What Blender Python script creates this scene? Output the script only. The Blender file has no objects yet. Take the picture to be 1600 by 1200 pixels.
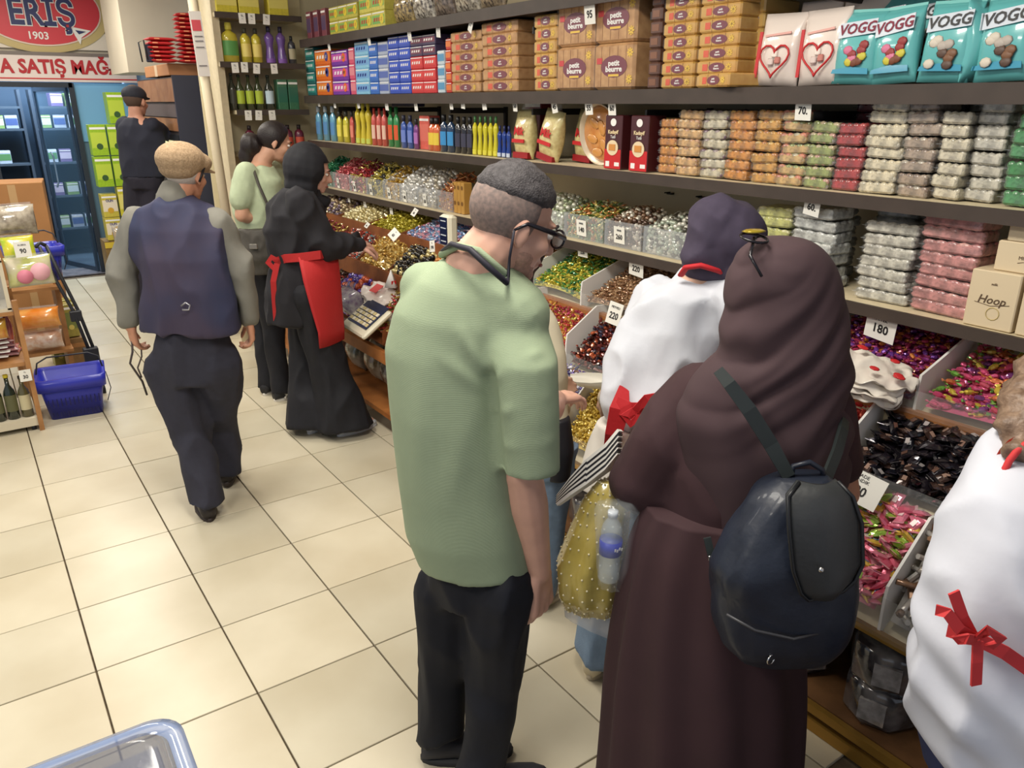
import bpy, bmesh, math, random
from mathutils import Vector, Matrix, noise
import numpy as np
random.seed(7)
PI=math.pi
scn=bpy.context.scene
COL=scn.collection
# ---------- camera ----------
cd=bpy.data.cameras.new('camera'); cam=bpy.data.objects.new('camera',cd); COL.objects.link(cam)
cd.sensor_fit='HORIZONTAL'; cd.sensor_width=36.0; cd.lens=36.0*1217/1600; cd.clip_start=.05
YAW=math.radians(55.03); PIT=math.radians(19.82); ROL=math.radians(.04)
fw=Vector((math.cos(YAW)*math.cos(PIT),math.sin(YAW)*math.cos(PIT),-math.sin(PIT)))
rt=Vector((math.sin(YAW),-math.cos(YAW),0)); up=rt.cross(fw)
r2=rt*math.cos(ROL)+up*math.sin(ROL); u2=up*math.cos(ROL)-rt*math.sin(ROL)
M4=Matrix((r2,u2,-fw)).transposed().to_4x4(); M4.translation=Vector((0,0,1.85))
cam.matrix_world=M4; scn.camera=cam
# ---------- world, lights, exposure ----------
w=bpy.data.worlds.new('world'); scn.world=w; w.use_nodes=True
w.node_tree.nodes['Background'].inputs[0].default_value=(.80,.87,1.0,1)
w.node_tree.nodes['Background'].inputs[1].default_value=.55
def area(name,loc,sx,sy,power,color=(1,.945,.845),rot=(0,0,0)):
    l=bpy.data.lights.new(name,'AREA'); l.shape='RECTANGLE'; l.size=sx; l.size_y=sy; l.energy=power; l.color=color
    o=bpy.data.objects.new(name,l); COL.objects.link(o); o.location=loc; o.rotation_euler=rot; return o
for y in (1.3,3.6,5.9,8.2):
    area('ceiling_light',(.75,y,3.02),.5,1.0,62 if y<2 else 46)
for y in (1.0,4.2,7.4):
    area('ceiling_light',(-1.3,y,3.02),.5,1.0,56 if y<2 else 40)
area('corridor_light',(.9,11.0,2.45),1.2,.8,110,(.72,.86,1))
scn.view_settings.view_transform='Standard'; scn.view_settings.look='None'
scn.view_settings.gamma=1; scn.view_settings.use_curve_mapping=False
scn.view_settings.exposure=-.15
# ---------- materials ----------
def srgb(c):
    return tuple(((v/255)/12.92 if v/255<=.04045 else ((v/255+.055)/1.055)**2.4) for v in c)
MC={}
def M(c,rough=.55,metal=0,noise_amt=0,nscale=30,bump=0,bscale=200,trans=0,alpha=1,emit=0,coat=0,c2=None,wave=None,ior=1.45,var=0):
    key=(c,rough,metal,noise_amt,nscale,bump,bscale,trans,alpha,emit,coat,c2,wave,var)
    if key in MC: return MC[key]
    m=bpy.data.materials.new('mat_%02x%02x%02x'%tuple(int(v) for v in c)); m.use_nodes=True
    nt=m.node_tree; b=nt.nodes['Principled BSDF']; L=nt.links
    col=srgb(c)+(1,)
    b.inputs['Base Color'].default_value=col; b.inputs['Roughness'].default_value=rough; b.inputs['Metallic'].default_value=metal
    b.inputs['Transmission Weight'].default_value=trans; b.inputs['Alpha'].default_value=alpha; b.inputs['IOR'].default_value=ior
    if coat: b.inputs['Coat Weight'].default_value=coat; b.inputs['Coat Roughness'].default_value=.08
    if emit: b.inputs['Emission Color'].default_value=col; b.inputs['Emission Strength'].default_value=emit
    tc=None
    if noise_amt or bump or c2 or wave: tc=nt.nodes.new('ShaderNodeTexCoord')
    if noise_amt or c2:
        n=nt.nodes.new('ShaderNodeTexNoise'); n.inputs['Scale'].default_value=nscale; n.inputs['Detail'].default_value=4
        L.new(tc.outputs['Object'],n.inputs['Vector'])
        mx=nt.nodes.new('ShaderNodeMix'); mx.data_type='RGBA'
        rp=nt.nodes.new('ShaderNodeMapRange'); rp.inputs[1].default_value=.35; rp.inputs[2].default_value=.65
        L.new(n.outputs['Fac'],rp.inputs[0]); L.new(rp.outputs[0],mx.inputs[0])
        if c2: mx.inputs[6].default_value=col; mx.inputs[7].default_value=srgb(c2)+(1,)
        else:
            mx.inputs[6].default_value=tuple(v*(1-noise_amt) for v in col[:3])+(1,); mx.inputs[7].default_value=tuple(min(1,v*(1+noise_amt)) for v in col[:3])+(1,)
        L.new(mx.outputs[2],b.inputs['Base Color'])
    if var:
        oi=nt.nodes.new('ShaderNodeObjectInfo'); hs=nt.nodes.new('ShaderNodeHueSaturation')
        mr=nt.nodes.new('ShaderNodeMapRange'); mr.inputs[3].default_value=1-var; mr.inputs[4].default_value=1+var
        L.new(oi.outputs['Random'],mr.inputs[0]); L.new(mr.outputs[0],hs.inputs['Value'])
        if noise_amt or c2: L.new(mx.outputs[2],hs.inputs['Color'])
        else: hs.inputs['Color'].default_value=col
        L.new(hs.outputs[0],b.inputs['Base Color'])
    if bump:
        n=nt.nodes.new('ShaderNodeTexNoise'); n.inputs['Scale'].default_value=bscale; L.new(tc.outputs['Object'],n.inputs['Vector'])
        bp=nt.nodes.new('ShaderNodeBump'); bp.inputs['Strength'].default_value=bump; bp.inputs['Distance'].default_value=.004
        L.new(n.outputs['Fac'],bp.inputs['Height']); L.new(bp.outputs[0],b.inputs['Normal'])
    if wave:
        n=nt.nodes.new('ShaderNodeTexWave'); n.bands_direction=wave[0]; n.inputs['Scale'].default_value=wave[1]; n.inputs['Distortion'].default_value=wave[2]
        L.new(tc.outputs['Object'],n.inputs['Vector'])
        bp=nt.nodes.new('ShaderNodeBump'); bp.inputs['Strength'].default_value=wave[3]; bp.inputs['Distance'].default_value=.003
        L.new(n.outputs['Fac'],bp.inputs['Height']); L.new(bp.outputs[0],b.inputs['Normal'])
    MC[key]=m; return m
def wood(c,c2): return M(c,.5,c2=c2,nscale=9,bump=.2,bscale=60)
CLEAR=M((235,240,240),.06,alpha=.07,coat=1)
CLEARS=M((225,230,235),.12,alpha=.16,coat=1)
WRAP=M((240,240,240),.1,alpha=.06,coat=1,bump=.6,bscale=45)
# ---------- mesh builder ----------
class MB:
    def __init__(s): s.v=[]; s.f=[]; s.m=[]; s.ms=[]; s.sm=[]
    def mi(s,m):
        if m not in s.ms: s.ms.append(m)
        return s.ms.index(m)
    def add(s,vs,fs,m,smooth=False):
        o=len(s.v); s.v+=[tuple(v) for v in vs]; k=s.mi(m)
        for f in fs: s.f.append([i+o for i in f]); s.m.append(k); s.sm.append(smooth)
        return s
    def box(s,c,d,m,rz=0,top=1.0,R=None):
        x,y,z=d[0]/2,d[1]/2,d[2]/2; vs=[]
        for k,t in ((-1,1),(1,top)):
            for a,b in ((-1,-1),(1,-1),(1,1),(-1,1)):
                v=Vector((a*x*t,b*y*t,k*z))
                if R is not None: v=R@v
                elif rz: v=Matrix.Rotation(rz,3,'Z')@v
                vs.append((v[0]+c[0],v[1]+c[1],v[2]+c[2]))
        return s.add(vs,[(3,2,1,0),(4,5,6,7),(0,1,5,4),(1,2,6,5),(2,3,7,6),(3,0,4,7)],m)
    def cbox(s,c,d,m,b=.004,R=None):
        x,y,z=d[0]/2,d[1]/2,d[2]/2; vs=[]
        for k,e in ((-z,b),(-z+b,0),(z-b,0),(z,b)):
            for px,py in ((-x+e+b,-y+e),(x-e-b,-y+e),(x-e,-y+e+b),(x-e,y-e-b),(x-e-b,y-e),(-x+e+b,y-e),(-x+e,y-e-b),(-x+e,-y+e+b)):
                v=Vector((px,py,k)); v=R@v if R is not None else v
                vs.append((v[0]+c[0],v[1]+c[1],v[2]+c[2]))
        fs=[tuple(reversed(range(8))),tuple(range(24,32))]
        for r in range(3):
            for i in range(8): fs.append((r*8+i,r*8+(i+1)%8,r*8+8+(i+1)%8,r*8+8+i))
        return s.add(vs,fs,m)
    def rings(s,rs,m,closed=True,cap=True,smooth=True,loop=False):
        n=len(rs[0]); vs=[p for r in rs for p in r]; fs=[]
        R_=len(rs)
        for i in range(R_ if loop else R_-1):
            for j in range(n if closed else n-1):
                fs.append((i*n+j,i*n+(j+1)%n,((i+1)%R_)*n+(j+1)%n,((i+1)%R_)*n+j))
        if cap and not loop: fs+= [tuple(reversed(range(n))),tuple(range((R_-1)*n,R_*n))]
        return s.add(vs,fs,m,smooth)
    def lathe(s,prof,m,n=12,c=(0,0,0),sx=1,sy=1):
        return s.rings([[(c[0]+r*sx*math.cos(2*PI*j/n),c[1]+r*sy*math.sin(2*PI*j/n),c[2]+z) for j in range(n)] for r,z in prof],m)
    def tube(s,path,r,m,n=8,sy=1.0,cap=True,loop=False):
        P=[Vector(p) for p in path]; rs=[]; L=len(P); pu=None
        for i,p in enumerate(P):
            if loop: t=P[(i+1)%L]-P[i-1]
            else: t=P[min(i+1,L-1)]-P[max(i-1,0)]
            t.normalize()
            if pu is None:
                a=Vector((0,0,1)) if abs(t.z)<.9 else Vector((1,0,0)); u=t.cross(a).normalized()
            else: u=(pu-t*pu.dot(t)).normalized()
            pu=u; v=t.cross(u); rr=r[i] if isinstance(r,(list,tuple)) else r
            rs.append([tuple(p+u*rr*math.cos(2*PI*j/n)+v*rr*sy*math.sin(2*PI*j/n)) for j in range(n)])
        return s.rings(rs,m,cap=cap,loop=loop)
    def ell(s,c,r,m,n=10,k=6,R=None):
        rs=[]
        for i in range(k+1):
            a=-PI/2+PI*(i+.02 if i==0 else i-.02 if i==k else i)/k
            ring=[]
            for j in range(n):
                v=Vector((r[0]*math.cos(a)*math.cos(2*PI*j/n),r[1]*math.cos(a)*math.sin(2*PI*j/n),r[2]*math.sin(a)))
                if R is not None: v=R@v
                ring.append((v[0]+c[0],v[1]+c[1],v[2]+c[2]))
            rs.append(ring)
        return s.rings(rs,m)
    def prism(s,poly,y0,y1,m):
        n=len(poly); vs=[(p[0],y0,p[1]) for p in poly]+[(p[0],y1,p[1]) for p in poly]
        fs=[tuple(range(n)),tuple(reversed(range(n,2*n)))]+[((i+1)%n,i,n+i,n+(i+1)%n) for i in range(n)]
        return s.add(vs,fs,m)
    def mesh(s,name):
        me=bpy.data.meshes.new(name); me.from_pydata(s.v,[],s.f)
        for m in s.ms: me.materials.append(m)
        me.polygons.foreach_set('material_index',s.m); me.polygons.foreach_set('use_smooth',s.sm); me.update(); return me
    def build(s,name,parent=None,loc=None,rot=None):
        o=bpy.data.objects.new(name,s.mesh(name)); COL.objects.link(o)
        if parent: o.parent=parent
        if loc is not None: o.location=loc
        if rot is not None: o.rotation_euler=rot
        return o
LBL=[]
def tag(o,label,cat,group=None):
    LBL.append(label)
    o['label']=label; o['category']=cat
    if group: o['group']=group
    return o
def thing(name,label,cat,loc=(0,0,0),rz=0,group=None):
    o=bpy.data.objects.new(name,None); COL.objects.link(o); o.empty_display_size=.05
    o.location=loc; o.rotation_euler=(0,0,rz); return tag(o,label,cat,group)
def struct(mb,name,parent=None):
    o=mb.build(name,parent)
    if not parent: o['kind']='structure'
    return o
KIDS={}
def dup(root,loc,rot=(0,0,0),label=None,group=None,scale=None):
    r=root.copy(); COL.objects.link(r); r.location=loc; r.rotation_euler=rot
    if label: r['label']=label
    if group: r['group']=group
    if scale: r.scale=scale
    for ch in kids(root):
        c=ch.copy(); COL.objects.link(c); c.parent=r
        for g in kids(ch):
            d=g.copy(); COL.objects.link(d); d.parent=c
    return r
def kids(o):
    if o.name not in KIDS: KIDS[o.name]=list(o.children)
    return KIDS[o.name]
class Proto:
    """first use places the built thing itself, later uses copy it"""
    def __init__(s,root): s.root=root; s.used=False
    def put(s,loc,rot,label,group=None,scale=None):
        if not s.used:
            s.used=True; kids(s.root); r=s.root; r.location=loc; r.rotation_euler=rot; r['label']=label
            if group: r['group']=group
            if scale: r.scale=scale
            return r
        return dup(s.root,loc,rot,label,group,scale)
TX={}
def text(st,size,m,parent,loc,rot=(PI/2,0,0),name='lettering',bold=0,sx=1,ext=.0006,shear=0):
    key=(st,size,m.name,bold,sx,shear)
    if key not in TX:
        cu=bpy.data.curves.new(name,'FONT'); cu.body=st; cu.size=size; cu.align_x='CENTER'; cu.align_y='CENTER'; cu.resolution_u=2
        cu.extrude=ext; cu.offset=bold*size; cu.shear=shear
        o=bpy.data.objects.new('t',cu); COL.objects.link(o)
        dg=bpy.context.evaluated_depsgraph_get(); me=bpy.data.meshes.new_from_object(o.evaluated_get(dg))
        COL.objects.unlink(o); bpy.data.objects.remove(o)
        me.materials.clear(); me.materials.append(m)
        if sx!=1:
            for v in me.vertices: v.co.x*=sx
        TX[key]=me
    o=bpy.data.objects.new(name,TX[key]); COL.objects.link(o); o.parent=parent; o.location=loc; o.rotation_euler=rot
    return o
ORD=['bottom','second from bottom','third from bottom','fourth from bottom','fifth from bottom','sixth from bottom','seventh from bottom','eighth from bottom','ninth from bottom','tenth from bottom','eleventh from bottom','twelfth from bottom']
# ---------- shell ----------
T=.42273; GX=.0814; GY=4.7277
mb=MB(); mb.box((-.6,4.5,-.011),(6.9,11.4,.014),M((98,84,66),.9,noise_amt=.3)); floor=struct(mb,'floor')
tm=[M(c,.32,c2=c2,nscale=2.2,bump=.05,bscale=25,var=.03) for c,c2 in (((206,197,174),(194,183,158)),((200,192,170),(188,178,154)),((210,201,179),(197,187,163)))]
tmesh=[]
for m in tm:
    mb=MB(); mb.cbox((0,0,0),(T-.006,T-.006,.012),m,.0015); tmesh.append(mb.mesh('tile'))
for i in range(-8,5):
    for j in range(-9,13):
        x=GX+(i+.5)*T; y=GY+(j+.5)*T
        if x>2.9 or y>9.95 or y<.9 or x>2.1: continue

        o=bpy.data.objects.new('tile',random.choice(tmesh)); COL.objects.link(o); o.parent=floor; o.location=(x,y,.002+random.uniform(-.0005,.0005)); o.rotation_euler=(0,0,random.choice((0,PI/2,PI,-PI/2)))
WALL=M((196,184,154),.8,noise_amt=.06,nscale=3)
mb=MB(); mb.box((2.9,3.1,1.55),(.1,6.9,3.3),WALL); mb.box((2.9,-1,1.55),(.1,2,3.3),WALL); struct(mb,'wall_right')
mb=MB(); mb.box((2.47,6.6,1.55),(1.0,.1,3.3),M((206,196,168),.8,noise_amt=.05,nscale=3)); struct(mb,'wall_end')
mb=MB(); mb.box((0,4.6,3.15),(6,11.6,.1),M((225,220,208),.9)); struct(mb,'ceiling')
# back facade with the shop sign and glass door
FB=M((190,180,160),.7)
mb=MB(); mb.box((-1.05,10.1,1.55),(2.5,.12,3.3),FB); mb.box((1.0,10.1,2.75),(1.6,.12,1.0),FB); mb.box((2.35,10.1,1.55),(1.15,.12,3.3),M((150,178,205),.7)); struct(mb,'wall_back')
mb=MB(); mb.box((2.1,8.9,2.62),(1.1,.9,1.0),M((200,190,170),.7,noise_amt=.05,nscale=2)); struct(mb,'trim_1')

# ---------- counter and shelving on the right wall ----------
OAK=wood((170,112,62),(140,88,46)); DARK=M((66,56,50),.5,noise_amt=.12,nscale=8); CREAM=M((206,192,160),.6,noise_amt=.05)
WHITE=M((222,220,216),.4); GOLD=M((170,130,60),.35,.6); BROWNW=wood((142,84,46),(112,62,34))
Y0,Y1,YE=.15,3.35,6.12
ct=thing('candy_counter','long tiered sweets counter with oak strips and white dividers under the shelves','counter',(1.9,1.7,0))
def cpart(name,f,m,parent=ct,label=None):
    mb=MB(); f(mb,m); o=mb.build(name,parent,(-parent.location.x,-parent.location.y,0))
    if label: o['label']=label
    return o
ym=(Y0+Y1)/2; yl=Y1-Y0
cpart('base_board',lambda b,m:b.box((2.3,ym,.05),(.82,yl,.10),m),wood((120,84,52),(96,66,40)))
cpart('base_strip',lambda b,m:(b.box((1.875,ym,.085),(.02,yl,.03),m),b.box((1.872,ym,.03),(.02,yl,.04),m)),GOLD)
cpart('back_panel',lambda b,m:b.box((2.5,ym,.3),(.03,yl,.5),m),M((70,58,48),.7))
for y in (Y0+.02,1.7,Y1-.02): cpart('upright',lambda b,m:b.box((2.2,y,.26),(.6,.03,.34),m),OAK)
cpart('front_rail',lambda b,m:b.box((1.885,ym,.447),(.02,yl,.022),m),GOLD)
cpart('middle_rail',lambda b,m:b.box((2.085,ym,.735),(.022,yl,.03),m),OAK)
cpart('upper_rail',lambda b,m:b.box((2.275,ym,.955),(.022,yl,.03),m),OAK)
SL=[(1.9,.44,2.08,.60),(2.09,.735,2.27,.84),(2.285,.95,2.6,1.05)]
for x0,z0,x1,z1 in SL:
    cpart('bin_floor',lambda b,m:b.add([(x0,Y0,z0),(x1,Y0,z1),(x1,Y1,z1),(x0,Y1,z0),(x0,Y0,z0-.012),(x1,Y0,z1-.012),(x1,Y1,z1-.012),(x0,Y1,z0-.012)],[(0,1,2,3),(7,6,5,4),(0,4,5,1),(1,5,6,2),(2,6,7,3),(3,7,4,0)],m),CREAM)
for x,z,hh in ((1.876,.447,.125),(2.072,.74,.075),(2.262,.96,.075)):
    cpart('clear_front',lambda b,m:b.box((x,ym,z+hh/2),(.004,yl,hh),m),CLEAR,label='clear acrylic front strip')
# riser boards behind tiers
for x,z0,z1 in ((2.082,.5,.735),(2.272,.74,.95)):
    cpart('riser',lambda b,m:b.box((x,ym,(z0+z1)/2),(.008,yl,z1-z0),m),CREAM)
def divider(tier,y,parent=ct,m=WHITE,h=.06):
    x0,z0,x1,z1=SL[tier] if parent is ct else SLL[tier]
    a=[(x0-.01,z0),(x1+.04,z1),(x1+.04,z1+h+.10),(x1-.02,z1+h+.10),(x0-.005,z0+h+.10),(x0-.01,z0+h+.06)]
    mb=MB(); n=len(a); vs=[(p[0],y-.004,p[1]) for p in a]+[(p[0],y+.004,p[1]) for p in a]
    mb.add(vs,[tuple(range(n)),tuple(reversed(range(n,2*n)))]+[((i+1)%n,i,n+i,n+(i+1)%n) for i in range(n)],m)
    return mb.build('divider',parent,(-parent.location.x,-parent.location.y,0))
T1D=[.62,.905,1.5,1.95,2.36,2.9]; T2D=[.5,1.2,1.75,2.56,3.0]; T3D=[.6,1.11,1.55,2.14,2.7,3.12]
for y in T1D: divider(0,y)
for y in T2D: divider(1,y)
for y in T3D: divider(2,y,h=.03)
# left wooden section
cl=thing('wooden_candy_counter','brown wooden tiered sweets counter at the far end with open shelf below','counter',(1.85,4.9,0))
ym2=(3.5+YE)/2; yl2=YE-3.5
SLL=[(1.84,.56,2.06,.68),(2.07,.80,2.25,.92),(2.26,1.0,2.6,1.08)]
cp=lambda n,f,m=BROWNW:cpart(n,f,m,cl)
OAK2=wood((176,112,58),(150,90,44))
cp('front_rail',lambda b,m:b.box((1.825,ym2,.49),(.03,yl2,.07),m),OAK2)
cp('middle_rail',lambda b,m:b.box((2.06,ym2,.84),(.02,yl2,.10),m))
cp('upper_rail',lambda b,m:b.box((2.25,ym2,1.03),(.02,yl2,.10),m))
cp('bottom_shelf',lambda b,m:b.box((2.2,ym2,.13),(.76,yl2,.03),m),OAK2)
cp('back_panel',lambda b,m:b.box((2.55,ym2,.4),(.02,yl2,.6),m),M((60,46,36),.7))
for y in (3.68,4.6,5.5,6.05):
    cp('leg',lambda b,m:b.box((1.835,y,.27),(.035,.05,.38),m),OAK2)
    cp('caster',lambda b,m:b.tube([(1.835,y-.012,.03),(1.835,y+.012,.03)],.03,m,n=12),M((40,40,42),.4))
cp('side_panel',lambda b,m:b.box((2.2,3.53,.55),(.7,.02,.9),m),OAK2)
for x0,z0,x1,z1 in SLL:
    cp('bin_floor',lambda b,m:b.add([(x0,3.52,z0),(x1,3.52,z1),(x1,YE,z1),(x0,YE,z0),(x0,3.52,z0-.012),(x1,3.52,z1-.012),(x1,YE,z1-.012),(x0,YE,z0-.012)],[(0,1,2,3),(7,6,5,4),(0,4,5,1),(1,5,6,2),(2,6,7,3),(3,7,4,0)],m))
L1D=[3.9,4.35,4.8,5.2,5.65]; L2D=[3.95,4.3,4.75,5.2,5.65]; L3D=[3.9,4.45,4.95,5.45,5.8]
for k,D in enumerate((L1D,L2D,L3D)):
    for y in D: divider(k,y,cl,BROWNW,h=-.02)
# wall shelves, each a thing
def wshelf(z,th,label,top=CREAM,x0=2.4):
    t=thing('display_shelf',label,'shelf',(2.6,3.2,z))
    mb=MB(); mb.box((0,0,-th/2),(.46,5.96,th-.002),top); mb.build('board',t)
    mb=MB(); mb.box((-.235,0,-th/2-.004),(.012,5.96,th+.006),DARK); mb.build('front_edge',t)
    return t
wshelf(1.235,.032,'lowest wall shelf holding clear candy bins and pale sweet packs')
wshelf(1.577,.036,'middle wall shelf holding bottles and stacked sweet packs')
wshelf(1.905,.05,'upper wall shelf holding biscuit packs and teal sweet bags',DARK)
wshelf(2.30,.05,'topmost wall shelf above the biscuit packs',DARK)
# brackets and hooks on the wall
for zi,z in enumerate((1.83,2.2)):
    for yi,y in enumerate((.9,1.7,2.5,3.3,4.1,4.9,5.7)):
        mb=MB(); mb.box((0,0,-.02),(.40,.012,.03),M((40,36,34),.5)); mb.box((.19,0,-.10),(.02,.02,.2),M((40,36,34),.5))
        tag(mb.build('shelf_bracket',None,(2.63,y,z)),'dark iron bracket under the '+('upper','topmost')[zi]+' shelf, '+('nearest','second nearest','third nearest','middle','third farthest','second farthest','farthest')[yi]+' one','bracket','shelf brackets')
for px,py in ((950,284),(1009,291),(1146,309),(1296,333)):
    pass
for wi,(y,z) in enumerate(((2.72,1.50),(2.52,1.50),(2.05,1.49),(1.5,1.48))):
    mb=MB(); mb.box((0,0,0),(.02,.03,.008),M((30,28,26),.5)); mb.box((-.02,0,.006),(.035,.008,.006),M((30,28,26),.5))
    tag(mb.build('wall_hook',None,(2.835,y,z-.06)),'small dark hook on the beige wall, '+('first','second','third','fourth')[wi]+' from the bearded man','hook','wall hooks')
# end shelves facing the shopper (oil bottles)
for z,lab in ((1.49,'end wall shelf behind the shoppers with dark red bottles'),(1.80,'end wall shelf carrying dark oil bottles and boxes'),(2.13,'end wall shelf carrying yellow and purple bottles'),(2.46,'top end wall shelf with yellow oil cans')):
    t=thing('end_shelf',lab,'shelf',(2.17,6.36,z)); x0=1.76 if z>1.8 else 1.84
    mb=MB(); mb.box(((2.4+x0)/2-2.17,0,-.015),(2.4-x0,.3,.028),CREAM); mb.build('board',t)
    mb=MB(); mb.box(((2.4+x0)/2-2.17,-.153,-.016),(2.4-x0,.012,.04),DARK); mb.build('front_edge',t)
mb=MB(); mb.box((2.1,6.535,1.55),(.84,.01,3.0),M((206,194,160),.7)); struct(mb,'trim_2')
mb=MB(); mb.box((1.775,6.4,1.55),(.05,.3,3.1),M((205,192,162),.6,noise_amt=.05)); struct(mb,'trim_3')

# ---------- candies ----------
def foil(c,r=.22,me=.35):
    g=sum(c)/3; c=tuple(int(v*.84+g*.16) for v in c)
    return M(c,r,me,coat=.6)
def candy(kind,cols,s):
    """one wrapped sweet, long axis X, about s long"""
    b=MB(); m=foil(cols[0]) if isinstance(cols[0],tuple) else cols[0]; m2=foil(cols[1]) if len(cols)>1 else m
    if kind=='twist':
        prof=[(.003,-.5),(.17,-.46),(.05,-.27),(.16,-.2),(.2,0),(.16,.2),(.05,.27),(.17,.46),(.003,.5)]
        for lo,hi,mm in ((0,3,m2),(2,7,m),(6,9,m2)):
            rs=[[(x*s,r*s*math.cos(2*PI*j/7),r*s*math.sin(2*PI*j/7)*(.8 if abs(x)<.25 else .45)) for j in range(7)] for r,x in prof[lo:hi]]
            b.rings(rs,mm,cap=False,smooth=False)
    elif kind=='ball':
        b.ell((0,0,0),(s/2,s/2,s/2),m,9,6)
        if len(cols)>1: b.lathe([(.02*s,.46*s),(.22*s,.56*s),(.16*s,.44*s)],m2,7)
    elif kind=='pillow':
        for q,(x0,x1) in enumerate(((-.5,-.38),(-.38,.38),(.38,.5))):
            mm=m2 if q!=1 else m
            if q==1:
                prof=[(-.38,.02),(-.2,.13),(0,.16),(.2,.13),(.38,.02)]
                b.rings([[(x*s,.24*s*math.cos(a),h*s*math.sin(a)) for a in (0,.8,PI/2,PI-.8,PI,PI+.8,PI*1.5,-.8)] for x,h in prof],mm,smooth=False)
            else: b.box(((x0+x1)/2*s,0,0),((x1-x0)*s,.5*s,.02*s),mm)
        if len(cols)>2: b.box((0,0,.155*s),(.3*s,.2*s,.02*s),foil(cols[2]))
    elif kind=='block':
        b.cbox((0,0,0),(s,.42*s,.3*s),m,.06*s)
        if len(cols)>1: b.box((0,0,.0*s),(.35*s,.44*s,.32*s),m2)
    elif kind=='stick':
        b.tube([(-.5*s,0,0),(.5*s,0,0)],.1*s,m,6)
        if len(cols)>1: b.tube([(-.56*s,0,0),(-.36*s,0,0)],.12*s,m2,6)
    return b.mesh('wrapped_candy')
def fill(name,label,group,y0,y1,x0,z0,x1,z1,step,kinds,hump=.02,ind=True,stuff=True,tilt=.38,cat='candy',cap=290,lift=0,rnd=None):
    """candies heaped in one bin: joined under-layer, and the top layer one object each"""
    R=random.Random(sum(map(ord,label))+int(y0*100))
    sl=math.hypot(x1-x0,z1-z0); ang=math.atan2(z1-z0,x1-x0)
    def pos(u,v,l):
        hh=hump*math.sin(PI*min(1,max(0,v)))*math.sin(PI*(.12+.76*u))
        return (x0+(x1-x0)*u, y0+(y1-y0)*v, z0+(z1-z0)*u+hh+l)
    nu=max(2,int(sl/step)); nv=max(2,int((y1-y0)/step))
    def rot(): return (R.uniform(-tilt,tilt),R.uniform(-tilt,tilt)-ang*.6,R.uniform(0,2*PI))
    if stuff:
        V=[];F=[];MI=[];mats=[];o=0
        data=[]
        for me in kinds:
            vs=np.array([tuple(v.co) for v in me.vertices]); fs=[list(p.vertices) for p in me.polygons]; mi=[]
            for p in me.polygons:
                m=me.materials[p.material_index]
                if m not in mats: mats.append(m)
                mi.append(mats.index(m))
            data.append((vs,fs,mi))
        for i in range(nu+1):
            for j in range(nv+1):
                for lay in ((-.35,) if ind else (-.4,.25)):
                    vs,fs,mi=R.choice(data); p=pos((i+R.uniform(-.3,.3)+.5)/(nu+1),(j+R.uniform(-.3,.3)+.5)/(nv+1),lay*step+lift)
                    rr=rot(); Mx=np.array((Matrix.Rotation(rr[2],3,'Z')@Matrix.Rotation(rr[0],3,'X')@Matrix.Rotation(rr[1],3,'Y')))
                    V.append(vs@Mx.T+np.array(p)); F+=[[a+o for a in f] for f in fs]; MI+=mi; o+=len(vs)
        # solid heap body beneath the sweets
        hb=[]
        for i in range(7):
            for j in range(7):
                p=pos(i/6,j/6,-.55*step+lift); hb.append((p[0],min(max(p[1],y0+.004),y1-.004),p[2]))
        V.append(np.array(hb)); F+=[[o+i*7+j,o+i*7+j+1,o+i*7+j+8,o+i*7+j+7] for i in range(6) for j in range(6)]; MI+=[0]*36; o+=49
        me=bpy.data.meshes.new(name+'_heap'); me.from_pydata(np.concatenate(V).tolist(),[],F)
        for m in mats: me.materials.append(m)
        me.polygons.foreach_set('material_index',MI); me.update()
        h=bpy.data.objects.new(name+'_heap',me); COL.objects.link(h); h['kind']='stuff'; tag(h,('underlying ' if ind else '')+label,cat)
    if ind:
        k=0
        cells=[(i,j) for i in range(nu) for j in range(nv)]; R.shuffle(cells)
        for i,j in cells[:cap]:
            o=bpy.data.objects.new(name,R.choice(kinds)); COL.objects.link(o)
            o.location=pos((i+.5+R.uniform(-.25,.25))/nu,(j+.5+R.uniform(-.25,.25))/nv,.12*step+lift+R.uniform(0,.15)*step); o.rotation_euler=rot()
            tag(o,label,cat,group)
W_=(228,228,230)
K=lambda kind,s,*cs:[candy(kind,c if isinstance(c,list) else [c],s) for c in cs]
def tier(k,y0,y1,**kw):
    x0,z0,x1,z1=SL[k]
    H=((.08,.155),(.055,.10),(.055,.085))[k]
    return (y0+.01,y1-.01,x0+.005,z0+H[0],x1-.01+(.02 if k==0 else 0),z1+H[1] if k else .755)
fill('pink_candy','pink, lime and yellow wrapped chewy sweet in the front right bin','front bin chewy sweets',*tier(0,.92,1.49),.032,K('pillow',.066,[(236,120,150),(240,150,170),(250,225,225)],[(238,130,158),(236,140,165),(160,200,80)],[(160,205,70),(240,140,165),(240,230,120)],[(242,200,70),(240,150,170),(120,170,220)],[(226,90,120),(245,180,190)]))
fill('silver_candy','silver wrapped stick sweet in the bin right of the pink sweets','silver stick sweets',*tier(0,.16,.9),.045,K('stick',.085,[(190,186,180),(120,90,70)],[(205,200,192),(150,140,130)],[(150,110,80),(190,180,170)]),hump=-.02,cap=110)
fill('hidden_candy','red wrapped sweets in the front bin behind the backpack','',*tier(0,1.51,1.94),.036,K('twist',.05,(190,40,50),(220,170,70)),ind=False)
fill('gold_candy','small gold yellow foil sweet in the front bin beside the blue and white ones','gold yellow sweets',*tier(0,1.96,2.35),.022,K('twist',.036,(214,178,60),(226,196,92),(196,156,40)))
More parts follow.
